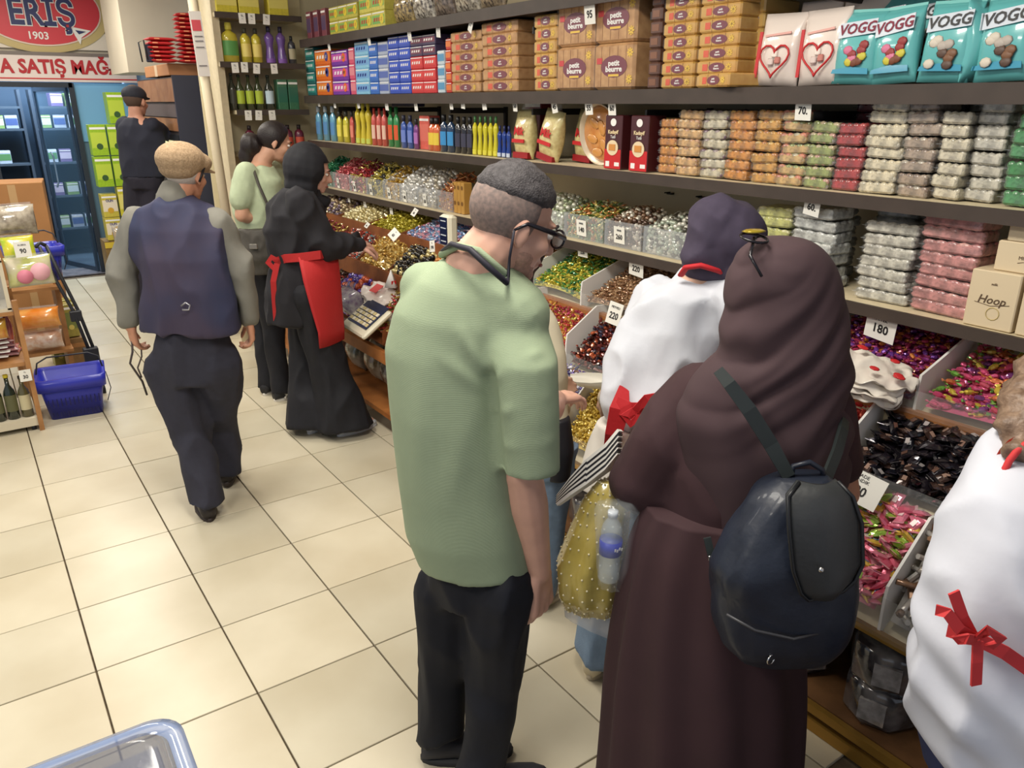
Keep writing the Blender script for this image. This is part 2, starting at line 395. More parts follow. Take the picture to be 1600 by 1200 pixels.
fill('violet_candy','violet and white foil sweet in the bin under the white scoop','violet and white sweets',*tier(0,2.37,2.89),.029,K('twist',.045,[(70,50,140),(220,220,235)],[(230,228,238),(90,70,160)],[(50,40,110),(80,60,150)]),hump=.03)
fill('orange_candy','orange wrapped sweets in the front bin near the scale','',*tier(0,2.91,3.34),.036,K('twist',.05,(220,120,50),(230,190,80)),ind=False)
fill('black_candy','glossy black and brown wrapped sweet in the middle bin behind a price card','black wrapped sweets',*tier(1,.51,1.19),.034,K('pillow',.062,[(32,28,36),(26,24,30),(120,84,70)],[(40,34,42),(36,30,38)],[(66,44,38),(30,26,32),(190,150,130)],[(24,24,34),(50,46,60),(200,190,190)]),hump=.035,cap=200)
fill('dark_candy','dark wrapped sweets in the far right middle bin','',*tier(1,.16,.49),.04,K('twist',.05,(60,30,40),(40,30,34)),ind=False)
fill('cherry_candy','cherry red wrapped sweets in the middle bin behind the veiled shopper','',*tier(1,1.21,1.74),.036,K('twist',.05,(200,40,40),(210,80,60)),ind=False)
fill('cocoa_candy','dark red and cocoa brown wrapped sweet in the bin beside the white shirt','cocoa and red sweets',*tier(1,1.76,2.55),.030,K('twist',.046,[(120,36,30),(90,30,26)],[(70,34,28),(160,60,40)],[(196,90,50),(60,30,26)],[(60,60,90),(120,40,40)]),cap=220)
fill('mixed_candy','red, orange and yellow wrapped sweet in the middle bin left of the white divider','mixed red and yellow sweets',*tier(1,2.57,3.05),.027,K('twist',.04,[(200,60,50),(220,150,60)],[(222,160,60),(190,70,60)],[(190,50,90),(220,120,80)],[(160,40,60)],[(210,190,80),(190,60,50)]))
fill('party_candy','pink, green, yellow and orange twisted sweet in the upper bin by the beige boxes','bright party sweets',*tier(2,.17,1.10),.036,K('twist',.055,[(224,70,120),(230,90,140)],[(226,196,60),(240,220,80)],[(110,180,60),(150,200,80)],[(230,120,60),(240,150,90)],[(130,60,130),(200,80,150)],[(226,84,110),(110,180,80)]),hump=.04,cap=280)
fill('purple_candy','purple and amber foil sweet in the upper bin under the pink packs','purple and amber sweets',*tier(2,1.12,1.54),.026,K('twist',.042,[(130,40,120),(170,50,110)],[(200,110,40),(150,40,90)],[(110,50,150),(180,60,120)],[(170,40,80),(200,120,60)]),hump=.03,cap=220)
fill('amber_candy','amber wrapped sweets in the upper bin behind the white shirt','',*tier(2,1.56,2.13),.036,K('twist',.05,(190,120,50),(150,60,50)),ind=False)
fill('coffee_candy','brown foil coffee sweet in the upper bin beside the white divider','brown coffee sweets',*tier(2,2.15,2.69),.024,K('twist',.037,[(170,124,84),(190,150,110)],[(140,96,64),(180,130,90)],[(200,160,120),(150,100,70)]),hump=.04,cap=270)
fill('lemon_candy','green and yellow foil sweet in the upper bin beside the bearded man','green and yellow sweets',*tier(2,2.71,3.11),.024,K('twist',.038,[(214,196,50),(226,210,80)],[(40,120,60),(60,140,70)],[(110,160,50),(220,200,60)]),hump=.045,cap=220)
fill('tan_candy','tan wrapped sweets in the end upper bin','',*tier(2,3.13,3.34),.036,K('twist',.05,(190,150,90),(170,110,60)),ind=False)
# far wooden bins
FAR=[
(2,3.52,3.89,'white_candy','white and blue twisted sweet near the scale display','twist',.04,[[(220,220,216),(120,150,190)],[(200,120,110),(220,220,220)],[(80,120,80),(210,210,200)]],.030),
(2,3.91,4.44,'blue_candy','pale blue and pink twisted sweet in the wooden bin','twist',.05,[[(150,185,226),(200,215,236)],[(226,150,170),(236,200,210)],[(120,160,215),(230,170,190)]],.034),
(2,4.46,4.94,'lime_candy','lime yellow twisted sweet in the wooden bin','twist',.045,[[(190,176,40)],[(206,190,60),(160,150,40)]],.034),
(2,4.96,5.44,'gold_ball','pale gold foil ball sweet in the upper wooden bin','ball',.032,[[(206,190,130)],[(190,170,104)],[(220,208,160)]],.030),
(2,5.46,6.1,'bronze_ball','bronze foil ball sweet in the far upper wooden bin','ball',.032,[[(150,120,90)],[(180,160,120)],[(110,90,110)]],.034),
(1,3.52,3.94,'amber_ball','orange gold foil ball sweet beside the scale','ball',.036,[[(214,150,50)],[(226,170,70)],[(196,120,40)]],.032),
(1,3.96,4.29,'black_ball','black and gold foil ball sweet in the middle wooden bin','ball',.036,[[(38,34,30)],[(196,176,110)],[(52,44,36)],[(30,28,30),(190,160,90)]],.032),
(1,4.31,4.74,'yellow_gold_candy','yellow gold twisted sweet under a tilted price card','twist',.05,[[(216,170,70),(226,190,100)],[(200,150,60)],[(230,200,120),(200,150,60)]],.034),
(1,4.76,5.19,'brick_candy','brick red and teal twisted sweet by the black veiled girl','twist',.05,[[(180,70,50)],[(60,120,130),(190,80,60)],[(220,190,180),(170,60,50)]],.036),
(1,5.21,6.1,'berry_candy','berry coloured twisted sweets in the far middle bin','twist',.05,[[(150,50,60)],[(190,160,70)]],.045),
(0,3.52,3.89,'red_candy','red and gold twisted sweet in the front wooden bin','twist',.05,[[(180,50,50),(210,170,80)],[(200,160,70)]],.036),
(0,3.91,4.34,'olive_gold_candy','olive gold and red twisted sweet in the front wooden bin','twist',.05,[[(180,150,60),(200,180,90)],[(190,50,50)],[(120,90,40)]],.036),
(0,4.36,4.79,'violet_ball','violet and orange foil ball sweet by the red apron','ball',.045,[[(90,60,170)],[(216,90,50)],[(70,50,150),(190,180,230)]],.04),
(0,4.81,6.1,'choco_candy','chocolate and white twisted sweets in the front bin behind the girl','twist',.05,[[(70,40,34)],[(210,200,190)],[(180,70,60)]],.045)]
for k,a,b,n,lab,kd,s,cs,st in FAR:
    x0,z0,x1,z1=SLL[k]; big=b-a>.8
    fill(n,lab,lab.split(' sweet')[0]+' sweets',a+.012,b-.012,x0+.01,z0+.07,x1,z1+.10,st,[candy(kd,c,s) for c in cs],hump=.03,cap=110,ind=not big)
# clear bins on the lowest wall shelf
def clearbin(y0,y1,label,h=.115):
    t=thing('clear_candy_bin',label,'bin',(2.42,(y0+y1)/2,1.236)); w=y1-y0-.008
    for nme,c,d in (('front_panel',(0,0,h/2),(.004,w,h)),('side_panel',(.15,-w/2+.002,h/2),(.296,.004,h)),('side_panel',(.15,w/2-.002,h/2),(.296,.004,h)),('bottom_panel',(.15,0,.003),(.296,w,.004))):
        mb=MB(); mb.box(c,d,CLEARS); mb.build(nme,t)
CB=[(1.954,2.186,'clear bin of red and green sweets beside the dark veil','ruby_candy','red, green and orange foil sweet in the clear bin by the dark veil','twist',.036,[[(190,60,50)],[(70,150,80)],[(214,130,60)],[(210,200,180)]],.026),
(2.189,2.467,'clear bin of pearl white and grey sweets','pearl_candy','pearl white and grey ball sweet in the clear bin','ball',.024,[[(206,204,190)],[(90,86,74)],[(170,180,160)]],.023),
(2.471,2.720,'clear bin of walnut brown ball sweets','walnut_candy','walnut brown and silver ball sweet in the clear bin marked 260','ball',.024,[[(120,86,60)],[(196,186,168)],[(86,60,44)]],.023),
(2.725,3.020,'clear bin of green and gold foil sweets','meadow_candy','green, gold and orange foil sweet in the clear bin marked 140','twist',.036,[[(90,130,60)],[(206,180,80)],[(200,120,60)],[(200,200,150)]],.026),
(3.025,3.401,'clear bin of pale foil sweets behind the bearded man','pale_candy','pale foil sweet in the clear bin behind the man','ball',.03,[[(200,200,180)],[(150,160,120)]],.03),
(4.075,4.259,'clear far bin of caramel sticks by the gold bars','caramel_stick','caramel foil stick in the far clear bin','stick',.05,[[(190,120,60)],[(170,90,50),(210,160,90)]],.03),
(4.274,4.522,'far clear bin of silver balls, nearer one','silver_ball','silver foil ball in the nearer far clear bin','ball',.036,[[(200,198,190)],[(150,148,144)],[(170,160,140)]],.032),
(4.530,4.771,'far clear bin of silver balls, farther one','bright_silver_ball','bright silver foil ball in the farther clear bin','ball',.036,[[(214,212,206)],[(180,178,170)]],.034),
(4.780,5.020,'far clear bin of gold and silver foil sweets','golden_candy','gold and silver foil sweet in the far clear bin','twist',.05,[[(206,160,50)],[(190,186,176)],[(216,180,80)]],.034),
(5.030,5.289,'far clear bin of yellow gold foil sweets','yellow_foil_candy','yellow gold foil sweet in the far clear bin','twist',.05,[[(210,190,70)],[(220,205,110)],[(60,60,60)]],.034),
(5.299,5.578,'far clear bin of red and yellow foil sweets','scarlet_candy','scarlet foil sweet in the far clear bin','twist',.05,[[(190,50,56)],[(206,190,80)],[(130,40,60)]],.034),
(5.590,5.880,'far clear bin of pink and red foil sweets','rose_candy','rose foil sweet in the far clear bin','twist',.05,[[(200,70,80)],[(214,120,120)]],.034),
(5.892,6.152,'farthest clear bin of green foil sweets','emerald_candy','emerald foil sweet in the farthest clear bin','twist',.05,[[(30,120,80)],[(60,150,100)]],.034)]
for y0,y1,bl,n,lab,kd,s,cs,st in CB:
    clearbin(y0,y1,bl)
    far=y0>3.6
    fill(n,lab,lab.split(' in the')[0]+'s',y0+.012,y1-.012,2.435,1.236+.10,2.60,1.236+(.20 if far else .15),st,[candy(kd,c,s) for c in cs],hump=.03,cap=110)
    # sweets seen through the clear front
    fill(n+'_front','low front '+lab,'',y0+.012,y1-.012,2.436,1.25,2.439,1.33,st,[candy(kd,c,s) for c in cs],hump=0,ind=False)

# ---------- packaged goods on the wall shelves ----------
WR=-PI/2; BLK=M((28,26,28),.5); INK=M((30,28,40),.6); PAPER=M((232,230,222),.7); DARKRED=M((110,24,36),.45); REDP=M((196,40,44),.4)
YEL=M((226,186,60),.45); WHT=M((236,234,230),.45)
zB,zA,zL,zT=1.906,1.578,1.236,2.301
def ellp(mb,c,rx,rz,m,y,n=16,th=.001):
    mb.prism([(c[0]+rx*math.cos(2*PI*i/n),c[1]+rz*math.sin(2*PI*i/n)) for i in range(n)],y,y-th,m)
def carton(name,w,d,h,c1,c2,word,wc=WHT,emb=None,cat='box'):
    """small printed carton, front towards -Y"""
    t=thing(name,'x',cat)
    mb=MB(); mb.cbox((0,0,h/2),(w,d,h),M(c1,.42,coat=.3,noise_amt=.08,nscale=60),.003); mb.build('box_body',t)
    mb=MB(); mb.box((0,-d/2-.0006,h*.5),(w*.94,.001,h*.5),M(c2,.4,coat=.3)); mb.box((0,-d/2-.0006,h*.88),(w*.94,.001,h*.07),WHT)
    if emb: r_=min(h*.3,w*.2); ellp(mb,(w*.28 if w>h else 0,h*(.5 if w>h else .3)),r_,r_,M(emb,.4),-d/2-.0012)
    mb.build('print_band',t)
    if word=='OLIN': text(word,h*.16,wc,t,(0,-d/2-.0022,h*.72),bold=.03,sx=.8)
    elif word:
        mb=MB(); n_=4; q=[]
        for i in range(n_): x=-w*.36+w*.55*i/(n_-1); mb.prism([(x,h*.38),(x+w*.10,h*.40),(x+w*.13,h*.62),(x+w*.03,h*.60)],-d/2-.0022,-d/2-.0012,wc)
        mb.build('logo_strokes',t)
    return t
def stack(pr,sh,y,n,h,desc,group,x=2.42,d=.1,jit=.004,rz=WR,z0=0,cat=None):
    R=random.Random(int(y*1000)+n)
    for k in range(n):
        pr.put((x+d/2+R.uniform(0,jit),y+R.uniform(-jit,jit)*.5,{'A':zA,'B':zB,'L':zL,'T':zT}[sh]+z0+k*(h+.0008)),(0,0,rz+R.uniform(-jit,jit)*4),f"{desc}, {ORD[k]}",group)
def gum(cols,y0,y1,n,h,desc,sh='B',word='',wc=WHT,emb=None,z0=0,cols_=1):
    w=abs(y1-y0)/cols_-.003
    p=Proto(carton('gum_box',w,.14,h,cols[0],cols[1],word,wc,emb))
    for c in range(cols_):
        yy=min(y0,y1)+(c+.5)*(w+.003)
        side='' if cols_==1 else (' nearer the camera' if c==0 else ' farther')
        stack(p,sh,yy,n,h,desc+side,desc,d=.14,z0=z0)

gum(((40,110,110),(60,150,140)),6.084,6.256,4,.085,'teal green gum box at the shelf corner',word='Mint')
gum(((220,110,40),(230,140,60)),5.773,6.058,3,.105,'orange gum box right of the teal ones',word='Bubble',emb=(70,70,140))
gum(((120,60,160),(200,90,170)),5.464,5.749,3,.098,'purple and pink gum box',word='Gum',emb=(230,110,50))
gum(((214,90,120),(226,140,150)),5.356,5.443,3,.10,'narrow pink gum box')
gum(((140,196,226),(120,170,220)),5.130,5.346,4,.082,'light blue chewing gum box',word='ICE',wc=M((30,50,130),.5))
gum(((60,110,190),(70,120,210)),4.993,5.120,4,.078,'sky blue chewing gum box',word='Gum')
gum(((170,180,200),(90,110,180)),4.844,4.984,4,.078,'silver blue chewing gum box')
gum(((50,80,180),(60,90,200)),4.547,4.835,5,.066,'deep blue chewing gum box',word='Gum',cols_=2)
gum(((200,50,56),(214,70,70)),4.231,4.539,3,.068,'bright red chewing gum box',word='Fruit',cols_=2)
gum(((70,60,90),(120,60,80)),4.231,4.539,2,.056,'dark plum gum box on top of the red ones',z0=.207,cols_=2,word='Gum')
gum(((190,205,214),(90,150,190)),4.135,4.216,3,.075,'white and blue gum box beside the red ones')
gum(((190,50,40),(220,120,60)),4.063,4.121,5,.056,'red end wrapped biscuit box')
# biscuit packs
BISC=M((196,150,96),.5,c2=(170,122,70),nscale=25,coat=.3); BISC2=M((206,164,84),.5,c2=(190,140,60),nscale=25,coat=.3)
def biscuit(w,d,h,big=False,body=BISC,lemon=False):
    t=thing('biscuit_pack','x','biscuits')
    mb=MB(); mb.cbox((0,0,h/2),(w,d,h),body,.006 if not big else .012)
    nr=max(2,int(w/.05))
    for i in range(1,nr): mb.box((-w/2+i*w/nr,-d/2-.0004,h/2),(.0016,.0016,h*.86),M((140,96,54),.6))
    mb.build('pack_body',t)
    ex=w*.02; mb=MB(); rx=w*(.32 if big else .2); rz=h*(.24 if big else .34); ellp(mb,(ex,h*.5),rx,rz,M((112,26,50),.4,coat=.4),-d/2-.001); mb.build('emblem',t)
    if big:
        text('petit',h*.17,WHT,t,(ex,-d/2-.0026,h*.57),bold=.03,sx=1.2); text('beurre',h*.17,WHT,t,(ex,-d/2-.0026,h*.44),bold=.03,sx=1.2)
        mb=MB(); mb.box((ex,-d/2-.0022,h*.31),(rx*.8,.001,h*.05),YEL); mb.box((-w*.34,-d/2-.0022,h*.63),(w*.13,.001,h*.13),REDP); mb.build('print_band',t)
    else:
        text('petit',h*.2,WHT,t,(ex,-d/2-.0026,h*.6),bold=.03); text('beurre',h*.2,WHT,t,(ex,-d/2-.0026,h*.4),bold=.03)
        mb=MB(); mb.box((-w*.27,-d/2-.0012,h*.5),(w*.13,.001,h*.5),M((214,84,50),.45)); mb.build('print_band',t)
    mb=MB()
    for cz in ((.78,.22) if big else (.5,)):
        cx=w*.4 if big else w*.32; r=h*(.1 if big else .28)
        for k in range(8):
            a=k*PI/4; mb.box((cx+r*.6*math.cos(a),-d/2-.0016,h*cz+r*.6*math.sin(a)),(r*.8,.001,r*.35),YEL,R=Matrix.Rotation(-a,3,'Y'))
    mb.build('flower_print',t)
    mb=MB(); mb.cbox((0,0,h/2),(w+.008,d+.008,h-.002),WRAP,.008); mb.build('clear_wrap',t)
    return t
pA=Proto(biscuit(abs(3.749-4.071)-.01,.16,.051)); yA=(3.749+4.071)/2
stack(pA,'B',yA,6,.051,'tan biscuit pack beside the red gum boxes','small biscuit packs',d=.16,jit=.008)
pB=Proto(biscuit(abs(3.417-3.743)-.006,.22,.055)); yB=(3.417+3.743)/2
stack(pB,'B',yB,6,.055,'tan biscuit pack in the tall middle stack','small biscuit packs',d=.22,jit=.006)
pC=Proto(biscuit(abs(3.103-3.281)-.006,.22,.055,body=BISC2))
stack(pC,'B',(3.103+3.281)/2,6,.055,'golden biscuit pack beside the large packs','small biscuit packs',d=.22,jit=.006)
wbig=abs(2.839-3.103)-.006
pD=Proto(biscuit(wbig,.24,.185,True))
for c,y in enumerate(((2.839+3.103)/2,(2.579+2.830)/2)):
    for k in range(2):
        pD.put((2.42+.12,y,zB+k*.187),(0,0,WR),f"large biscuit pack with burgundy oval, {('lower','upper')[k]} one in the {('farther','nearer')[c]} pair",'large biscuit packs')
def darkpack(w,d,h,c,c2):
    t=thing('wafer_pack','x','wafers'); mb=MB(); mb.cbox((0,0,h/2),(w,d,h),M(c,.35,coat=.5),.006); mb.build('pack_body',t)
    mb=MB(); mb.box((0,-d/2-.0006,h/2),(w*.6,.001,h*.5),M(c2,.4)); mb.build('print_band',t); return t
pE=Proto(darkpack(abs(2.432-2.495),.2,.05,(96,66,54),(130,90,70)))
stack(pE,'B',(2.432+2.495)/2,8,.05,'dark cocoa wafer pack in the narrow stack','cocoa wafer packs',d=.2)
pF=Proto(biscuit(abs(2.242-2.422)-.006,.2,.047,body=BISC2))
stack(pF,'B',(2.242+2.422)/2,7,.047,'yellow wafer box in the stack beside the cocoa wafers','yellow wafer boxes',d=.2)
pG=Proto(biscuit(abs(2.036-2.236)-.006,.2,.047,body=BISC2))
stack(pG,'B',(2.036+2.236)/2,7,.047,'yellow wafer box in the stack near the heart bags','yellow wafer boxes',d=.2)
pG.put((2.42+.02,2.051,zB),(0,0,WR-.25),'yellow wafer box lying askew in front of its stack','yellow wafer boxes')
pH=Proto(darkpack(.11,.2,.05,(200,164,96),(150,130,110)))
stack(pH,'B',2.072,6,.05,'tan wafer pack behind the heart bags','tan wafer packs',x=2.52,d=.2)
# top shelf
def teabox(n,y0,y1,k,h,c1,c2,lab):
    w=(y1-y0)/n-.004; p=Proto(carton('tea_box',w,.1,h,c1,c2,'Tea',M((190,60,50),.5),(220,200,60)))
    for i in range(n):
        for q in range(k):
            p.put((2.47,y0+(i+.5)*(w+.004),zT+q*(h+.001)),(0,0,WR),f"{lab}, {ORD[q]} in the {('nearest','second nearest','middle','fourth nearest','farthest')[i]} column",'tea boxes on the top shelf')
teabox(3,5.252,5.730,2,.09,(190,180,80),(130,170,80),'yellow green tea box')
teabox(2,4.851,5.222,2,.10,(206,196,90),(120,180,90),'lime tea box beside the orange packs')
p=Proto(carton('wine_box',.08,.1,.19,(130,70,80),(90,70,100),'')); 
for i,y in enumerate((6.123,5.984,5.837)): p.put((2.47,y,zT),(0,0,WR),('plum coloured carton at the shelf corner','plum coloured carton, middle of three','plum coloured carton by the tea boxes')[i],'plum cartons')
def pillowbag(w,h,d,m,n=9,k=9,seal=.04,sag=0,flat=1,rough=0.0):
    """pillow bag standing, front towards -Y, base at z=0"""
    rs=[]
    for i in range(k+1):
        v=i/k; z=h*v; e=max(0,math.sin(PI*min(1,max(0,(v-seal)/(1-2*seal)))))**.55*(1-sag*v)
        ww=w/2*(1-.06*e); ring=[]
        for j in range(2*n):
            a=2*PI*j/(2*n); cx=math.cos(a); sy=math.sin(a)
            px=ww*(abs(cx)**.6)*(1 if cx>=0 else -1); py=(d/2*e+.0015)*(abs(sy)**.8)*(1 if sy>=0 else -1)
            q=noise.noise(Vector((px*22,z*22,w*31+d*9+j*.01)))*.006*rough
            ring.append((px,py+q,z))
        rs.append(ring)
    return MB().rings(rs,m)
CLEARBAG=M((222,214,200),.12,coat=1,c2=(120,110,100),nscale=55,bump=.5,bscale=60)
mb=None
for i,(a,b) in enumerate(((4.527,4.762),(4.279,4.511),(4.050,4.264),(3.802,4.037),(3.574,3.789))):
    t=thing('nut_bag',('crinkled clear bag of wafers at the left of the top shelf','second crinkled clear bag of wafers from the tea boxes','third crinkled clear bag of wafers from the tea boxes','fourth crinkled clear bag of wafers from the tea boxes','fifth crinkled clear bag on the top shelf, above the biscuit stacks')[i],'bag',(2.46,(a+b)/2,zT),WR,'clear bags on the top shelf')
    pillowbag(b-a,.2,.1,M(((196,170,110),(214,206,190),(140,124,110),(200,190,170),(170,150,120))[i],.15,coat=1,c2=(70,60,54),nscale=50,bump=.6,bscale=50),rough=1).build('bag_body',t)
    mb=MB(); mb.box((0,0,.205),((b-a)*.9,.004,.02),CLEARS); mb.build('top_seal',t)
# heart bags and teal bags
def heartbag():
    t=thing('heart_bag','x','sweet bag')
    pillowbag(.17,.235,.07,M((230,216,206),.25,coat=.8,bump=.4,bscale=12),rough=.6).build('bag_body',t)
    mb=MB(); pts=[]
    for i in range(24):
        a=2*PI*i/24; x=16*math.sin(a)**3; z=13*math.cos(a)-5*math.cos(2*a)-2*math.cos(3*a)-math.cos(4*a)
        pts.append((x*.0036,-.041,.085+z*.0036))
    mb.tube(pts,.0035,REDP,6,loop=True); mb.build('heart_print',t)
    mb=MB(); mb.prism([(-.05,.155),(.05,.165),(.05,.172),(-.05,.162)],-.034,-.0375,M((224,170,160),.5)); mb.build('pale_print',t)
    mb=MB(); mb.box((-.078,-.022,.10),(.012,.004,.15),REDP); mb.build('side_stripe',t)
    mb=MB()
    for k,(x,z,c) in enumerate(((-.012,.075,(214,196,190)),(.014,.08,(190,120,110)),(0,.10,(236,220,210)))): mb.cbox((x,-.038,z),(.022,.008,.022),M(c,.5),.003)
    mb.build('sweet_print',t); return t
pHb=Proto(heartbag())
pHb.put((2.45,1.880,zB+.002),(-.08,.03,WR+.05),'white and red heart bag next to the wafer boxes','heart bags')
pHb.put((2.45,1.703,zB+.002),(-.08,-.02,WR+.0),'white and red heart bag next to the teal bags','heart bags')
pHb.put((2.62,1.855,zB+.05),(-.05,0,WR),'white heart bag standing behind the front pair','heart bags')
pHb.put((2.62,1.682,zB+.05),(-.05,0,WR),'white heart bag behind the teal bags','heart bags')
def tealbag(w,c3):
    t=thing('teal_bag','x','sweet bag')
    pillowbag(w,.215,.07,M((104,184,184),.22,coat=.8,bump=.3,bscale=10),rough=.7).build('bag_body',t)
    mb=MB(); mb.prism([(-w*.40,.132),(w*.42,.148),(w*.42,.190),(-w*.40,.176)],-.036,-.039,M((214,222,232),.3,coat=.6)); mb.build('white_band',t)
    text('VOGG',.042,M((130,40,60) if c3==0 else (60,60,60),.5),t,(0,-.041,.160),(PI/2,-.1,0),bold=.02,shear=.2)
    mb=MB(); Rr=random.Random(c3)
    for k in range(9):
        mb.ell((Rr.uniform(-.04,.04),-.037,Rr.uniform(.045,.115)),(.017,.004,.014),M(((150,60,60),(200,190,70),(210,120,150),(120,70,50))[k%4] if c3==0 else ((210,200,184),(120,84,60),(90,70,60),(180,170,160))[k%4],.5),8,4)
    mb.build('sweet_print',t)
    mb=MB(); mb.prism([(-w*.42,.028),(w*.42,.028),(w*.40,.045),(0,.05),(-w*.4,.04)],-.030,-.033,M((60,150,180),.3,coat=.6)); mb.build('lower_band',t)
    mb=MB(); mb.box((0,0,.216),(w*.97,.003,.014),M((120,196,190),.3,coat=.6)); mb.build('top_seal',t)
    return t
tb=[Proto(tealbag(.15,0)),Proto(tealbag(.15,1))]
for i,(px,k,tw,lab) in enumerate(((1322,0,.04,'teal bag with pink fruit sweets beside the heart bags'),(1388,0,-.05,'tilted teal bag with pink fruit sweets, second in the row'),(1462,1,.03,'teal bag with cream sweets, third in the row'),(1554,1,-.03,'teal bag with cream sweets, fourth in the row'))):
    tb[k].put((2.45,[1.584,1.445,1.294,1.129][i],zB+.002),(-.1,tw,WR+tw),lab,'teal sweet bags')
for i,y in enumerate((1.592,1.456,1.275)):
    tb[i%2].put((2.62,y,zB+.05),(-.06,.02,WR),('teal bag standing behind the first two','teal bag standing behind the third','teal bag standing at the back by the brown bag')[i],'teal sweet bags')
tb[1].put((2.50,1.209,zB+.002),(-.05,0,WR+1.2),'teal bag turned sideways to show its blue side','teal sweet bags')
t=thing('brown_bag','crinkled clear bag of brown sweets lying on top of the teal bags','sweet bag',(2.56,1.254,zB+.25),WR)
pillowbag(.3,.12,.09,M((190,160,120),.15,coat=1,c2=(110,80,60),nscale=40,bump=.6,bscale=50),rough=1.5).build('bag_body',t)
mb=MB(); mb.box((.15,0,.06),(.012,.003,.1),CLEARS); mb.build('side_seal',t)
tb[0].put((2.45,.93,zB+.002),(-.1,.02,WR),'pink and teal bag cut by the right edge of the photo','teal sweet bags')
# ---------- shelf A : bottles ----------
def bottle(name,w,h,c,capc,lc,style='round',liquid=True):
    t=thing(name,'x','bottle'); m=M(c,.12,coat=.8)
    if style=='flat': prof=[(.001,0),(1,.0),(1,.62),(.9,.72),(.35,.80),(.3,.84)]; sy=.6
    elif style=='waist': prof=[(.001,0),(.95,0),(1,.15),(.7,.42),(.72,.5),(.98,.66),(.9,.74),(.35,.83),(.33,.86)]; sy=.85
    elif style=='wine': prof=[(.001,0),(1,0),(1,.55),(.85,.64),(.36,.76),(.33,.95)]; sy=1
    else: prof=[(.001,0),(1,0),(1,.66),(.85,.76),(.4,.82),(.38,.86)]; sy=1
    mb=MB(); mb.lathe([(r*w/2,z*h) for r,z in prof],m,12,sy=sy); mb.build('bottle_body',t)
    z0=prof[-1][1]*h; mb=MB(); mb.lathe([(.001,z0-.004),(.42*w/2,z0-.004),(.40*w/2,h),(.001,h)],M(capc,.4),10); mb.build('bottle_cap',t)
    mb=MB(); r=w/2*1.015; zz=(.18,.55) if style!='waist' else (.02,.14)
    mb.rings([[(r*math.cos(a),r*sy*math.sin(a)*1.01,z*h) for a in [PI*1.5-1.15+2.3*i/8 for i in range(9)]] for z in zz],M(lc,.45),closed=False,cap=False); mb.build('bottle_label',t)
    return t
def brow(pxs,shelf,w,h,c,cc,lc,style,lab,grp,x=2.45,zz=None):
    p=Proto(bottle('bottle',w,h,c,cc,lc,style)); n=len(pxs)
    for i,y in enumerate(sorted(pxs)):
        q='' if n==1 else (', nearest of the row',', second nearest of the row',', third nearest of the row',', fourth nearest of the row',', fifth nearest of the row',', sixth nearest')[i]
        p.put((x,y,zz or zA),(0,0,WR),lab+q,grp)
brow([6.144,6.001,5.862],'A',.075,.25,(110,170,200),(190,200,206),(90,140,190),'flat','pale blue shampoo bottle at the shelf corner','pale blue bottles')
brow([5.741,5.623],'A',.07,.22,(206,196,60),(60,60,54),(226,210,90),'flat','yellow cologne bottle right of the pale blue ones','yellow bottles')
brow([5.520],'A',.05,.22,(206,90,80),(50,50,50),(220,130,110),'flat','coral bottle between yellow ones','coral bottles')
brow([5.409,5.323,5.238],'A',.055,.28,(210,190,50),(200,190,60),(190,200,90),'waist','tall yellow waisted bottle','tall yellow bottles')
brow([5.146,5.066,4.987],'A',.045,.24,(206,90,80),(190,60,50),(230,190,170),'round','red and pink slim bottle','slim red bottles')
brow([4.901,4.817],'A',.06,.25,(50,140,80),(40,120,60),(214,90,50),'flat','green bottle with orange label','green bottles')
brow([4.717,4.629],'A',.06,.2,(60,90,170),(40,40,60),(110,130,200),'flat','blue cologne bottle left of the big coral box','blue bottles')
brow([4.552],'A',.05,.18,(120,60,130),(40,40,44),(170,110,180),'flat','small violet bottle among the blue ones','violet bottles')
p=Proto(carton('gift_carton',.12,.08,.2,(206,92,80),(214,110,96),'')); p.put((2.50,4.468,zA),(0,0,WR),'coral red gift carton behind an orange bottle','cartons among the bottles')
brow([4.346,4.291],'A',.075,.19,(216,104,60),(30,28,30),(226,196,70),'flat','orange bottle with black cap and yellow label','orange bottles')
brow([4.206,4.124],'A',.07,.21,(40,60,90),(24,24,28),(60,140,200),'flat','black capped bottle with bright blue label','blue label bottles')
brow([4.044,3.980,3.917],'A',.055,.2,(36,36,44),(24,22,24),(60,60,80),'flat','dark navy cologne bottle','dark bottles')
brow([3.863,3.809,3.757,3.705,3.655],'A',.036,.205,(206,196,40),(60,110,60),(214,206,70),'waist','lemon yellow waisted cologne bottle','lemon cologne bottles')
brow([3.617,3.574,3.532],'A',.032,.16,(30,60,140),(30,40,90),(190,200,220),'waist','small royal blue waisted bottle','royal blue bottles')
p=Proto(carton('dark_carton',.34,.07,.05,(40,36,66),(50,44,84),'')); p.put((2.6,4.934,zA+.25),(0,0,WR),'long dark violet carton lying above the coloured bottles','cartons among the bottles')
brow([6.526,6.203,5.903,5.625],'A',.07,.24,(150,110,70),(60,50,44),(190,160,120),'flat','amber bottle in the back row','amber back row bottles',x=2.66)
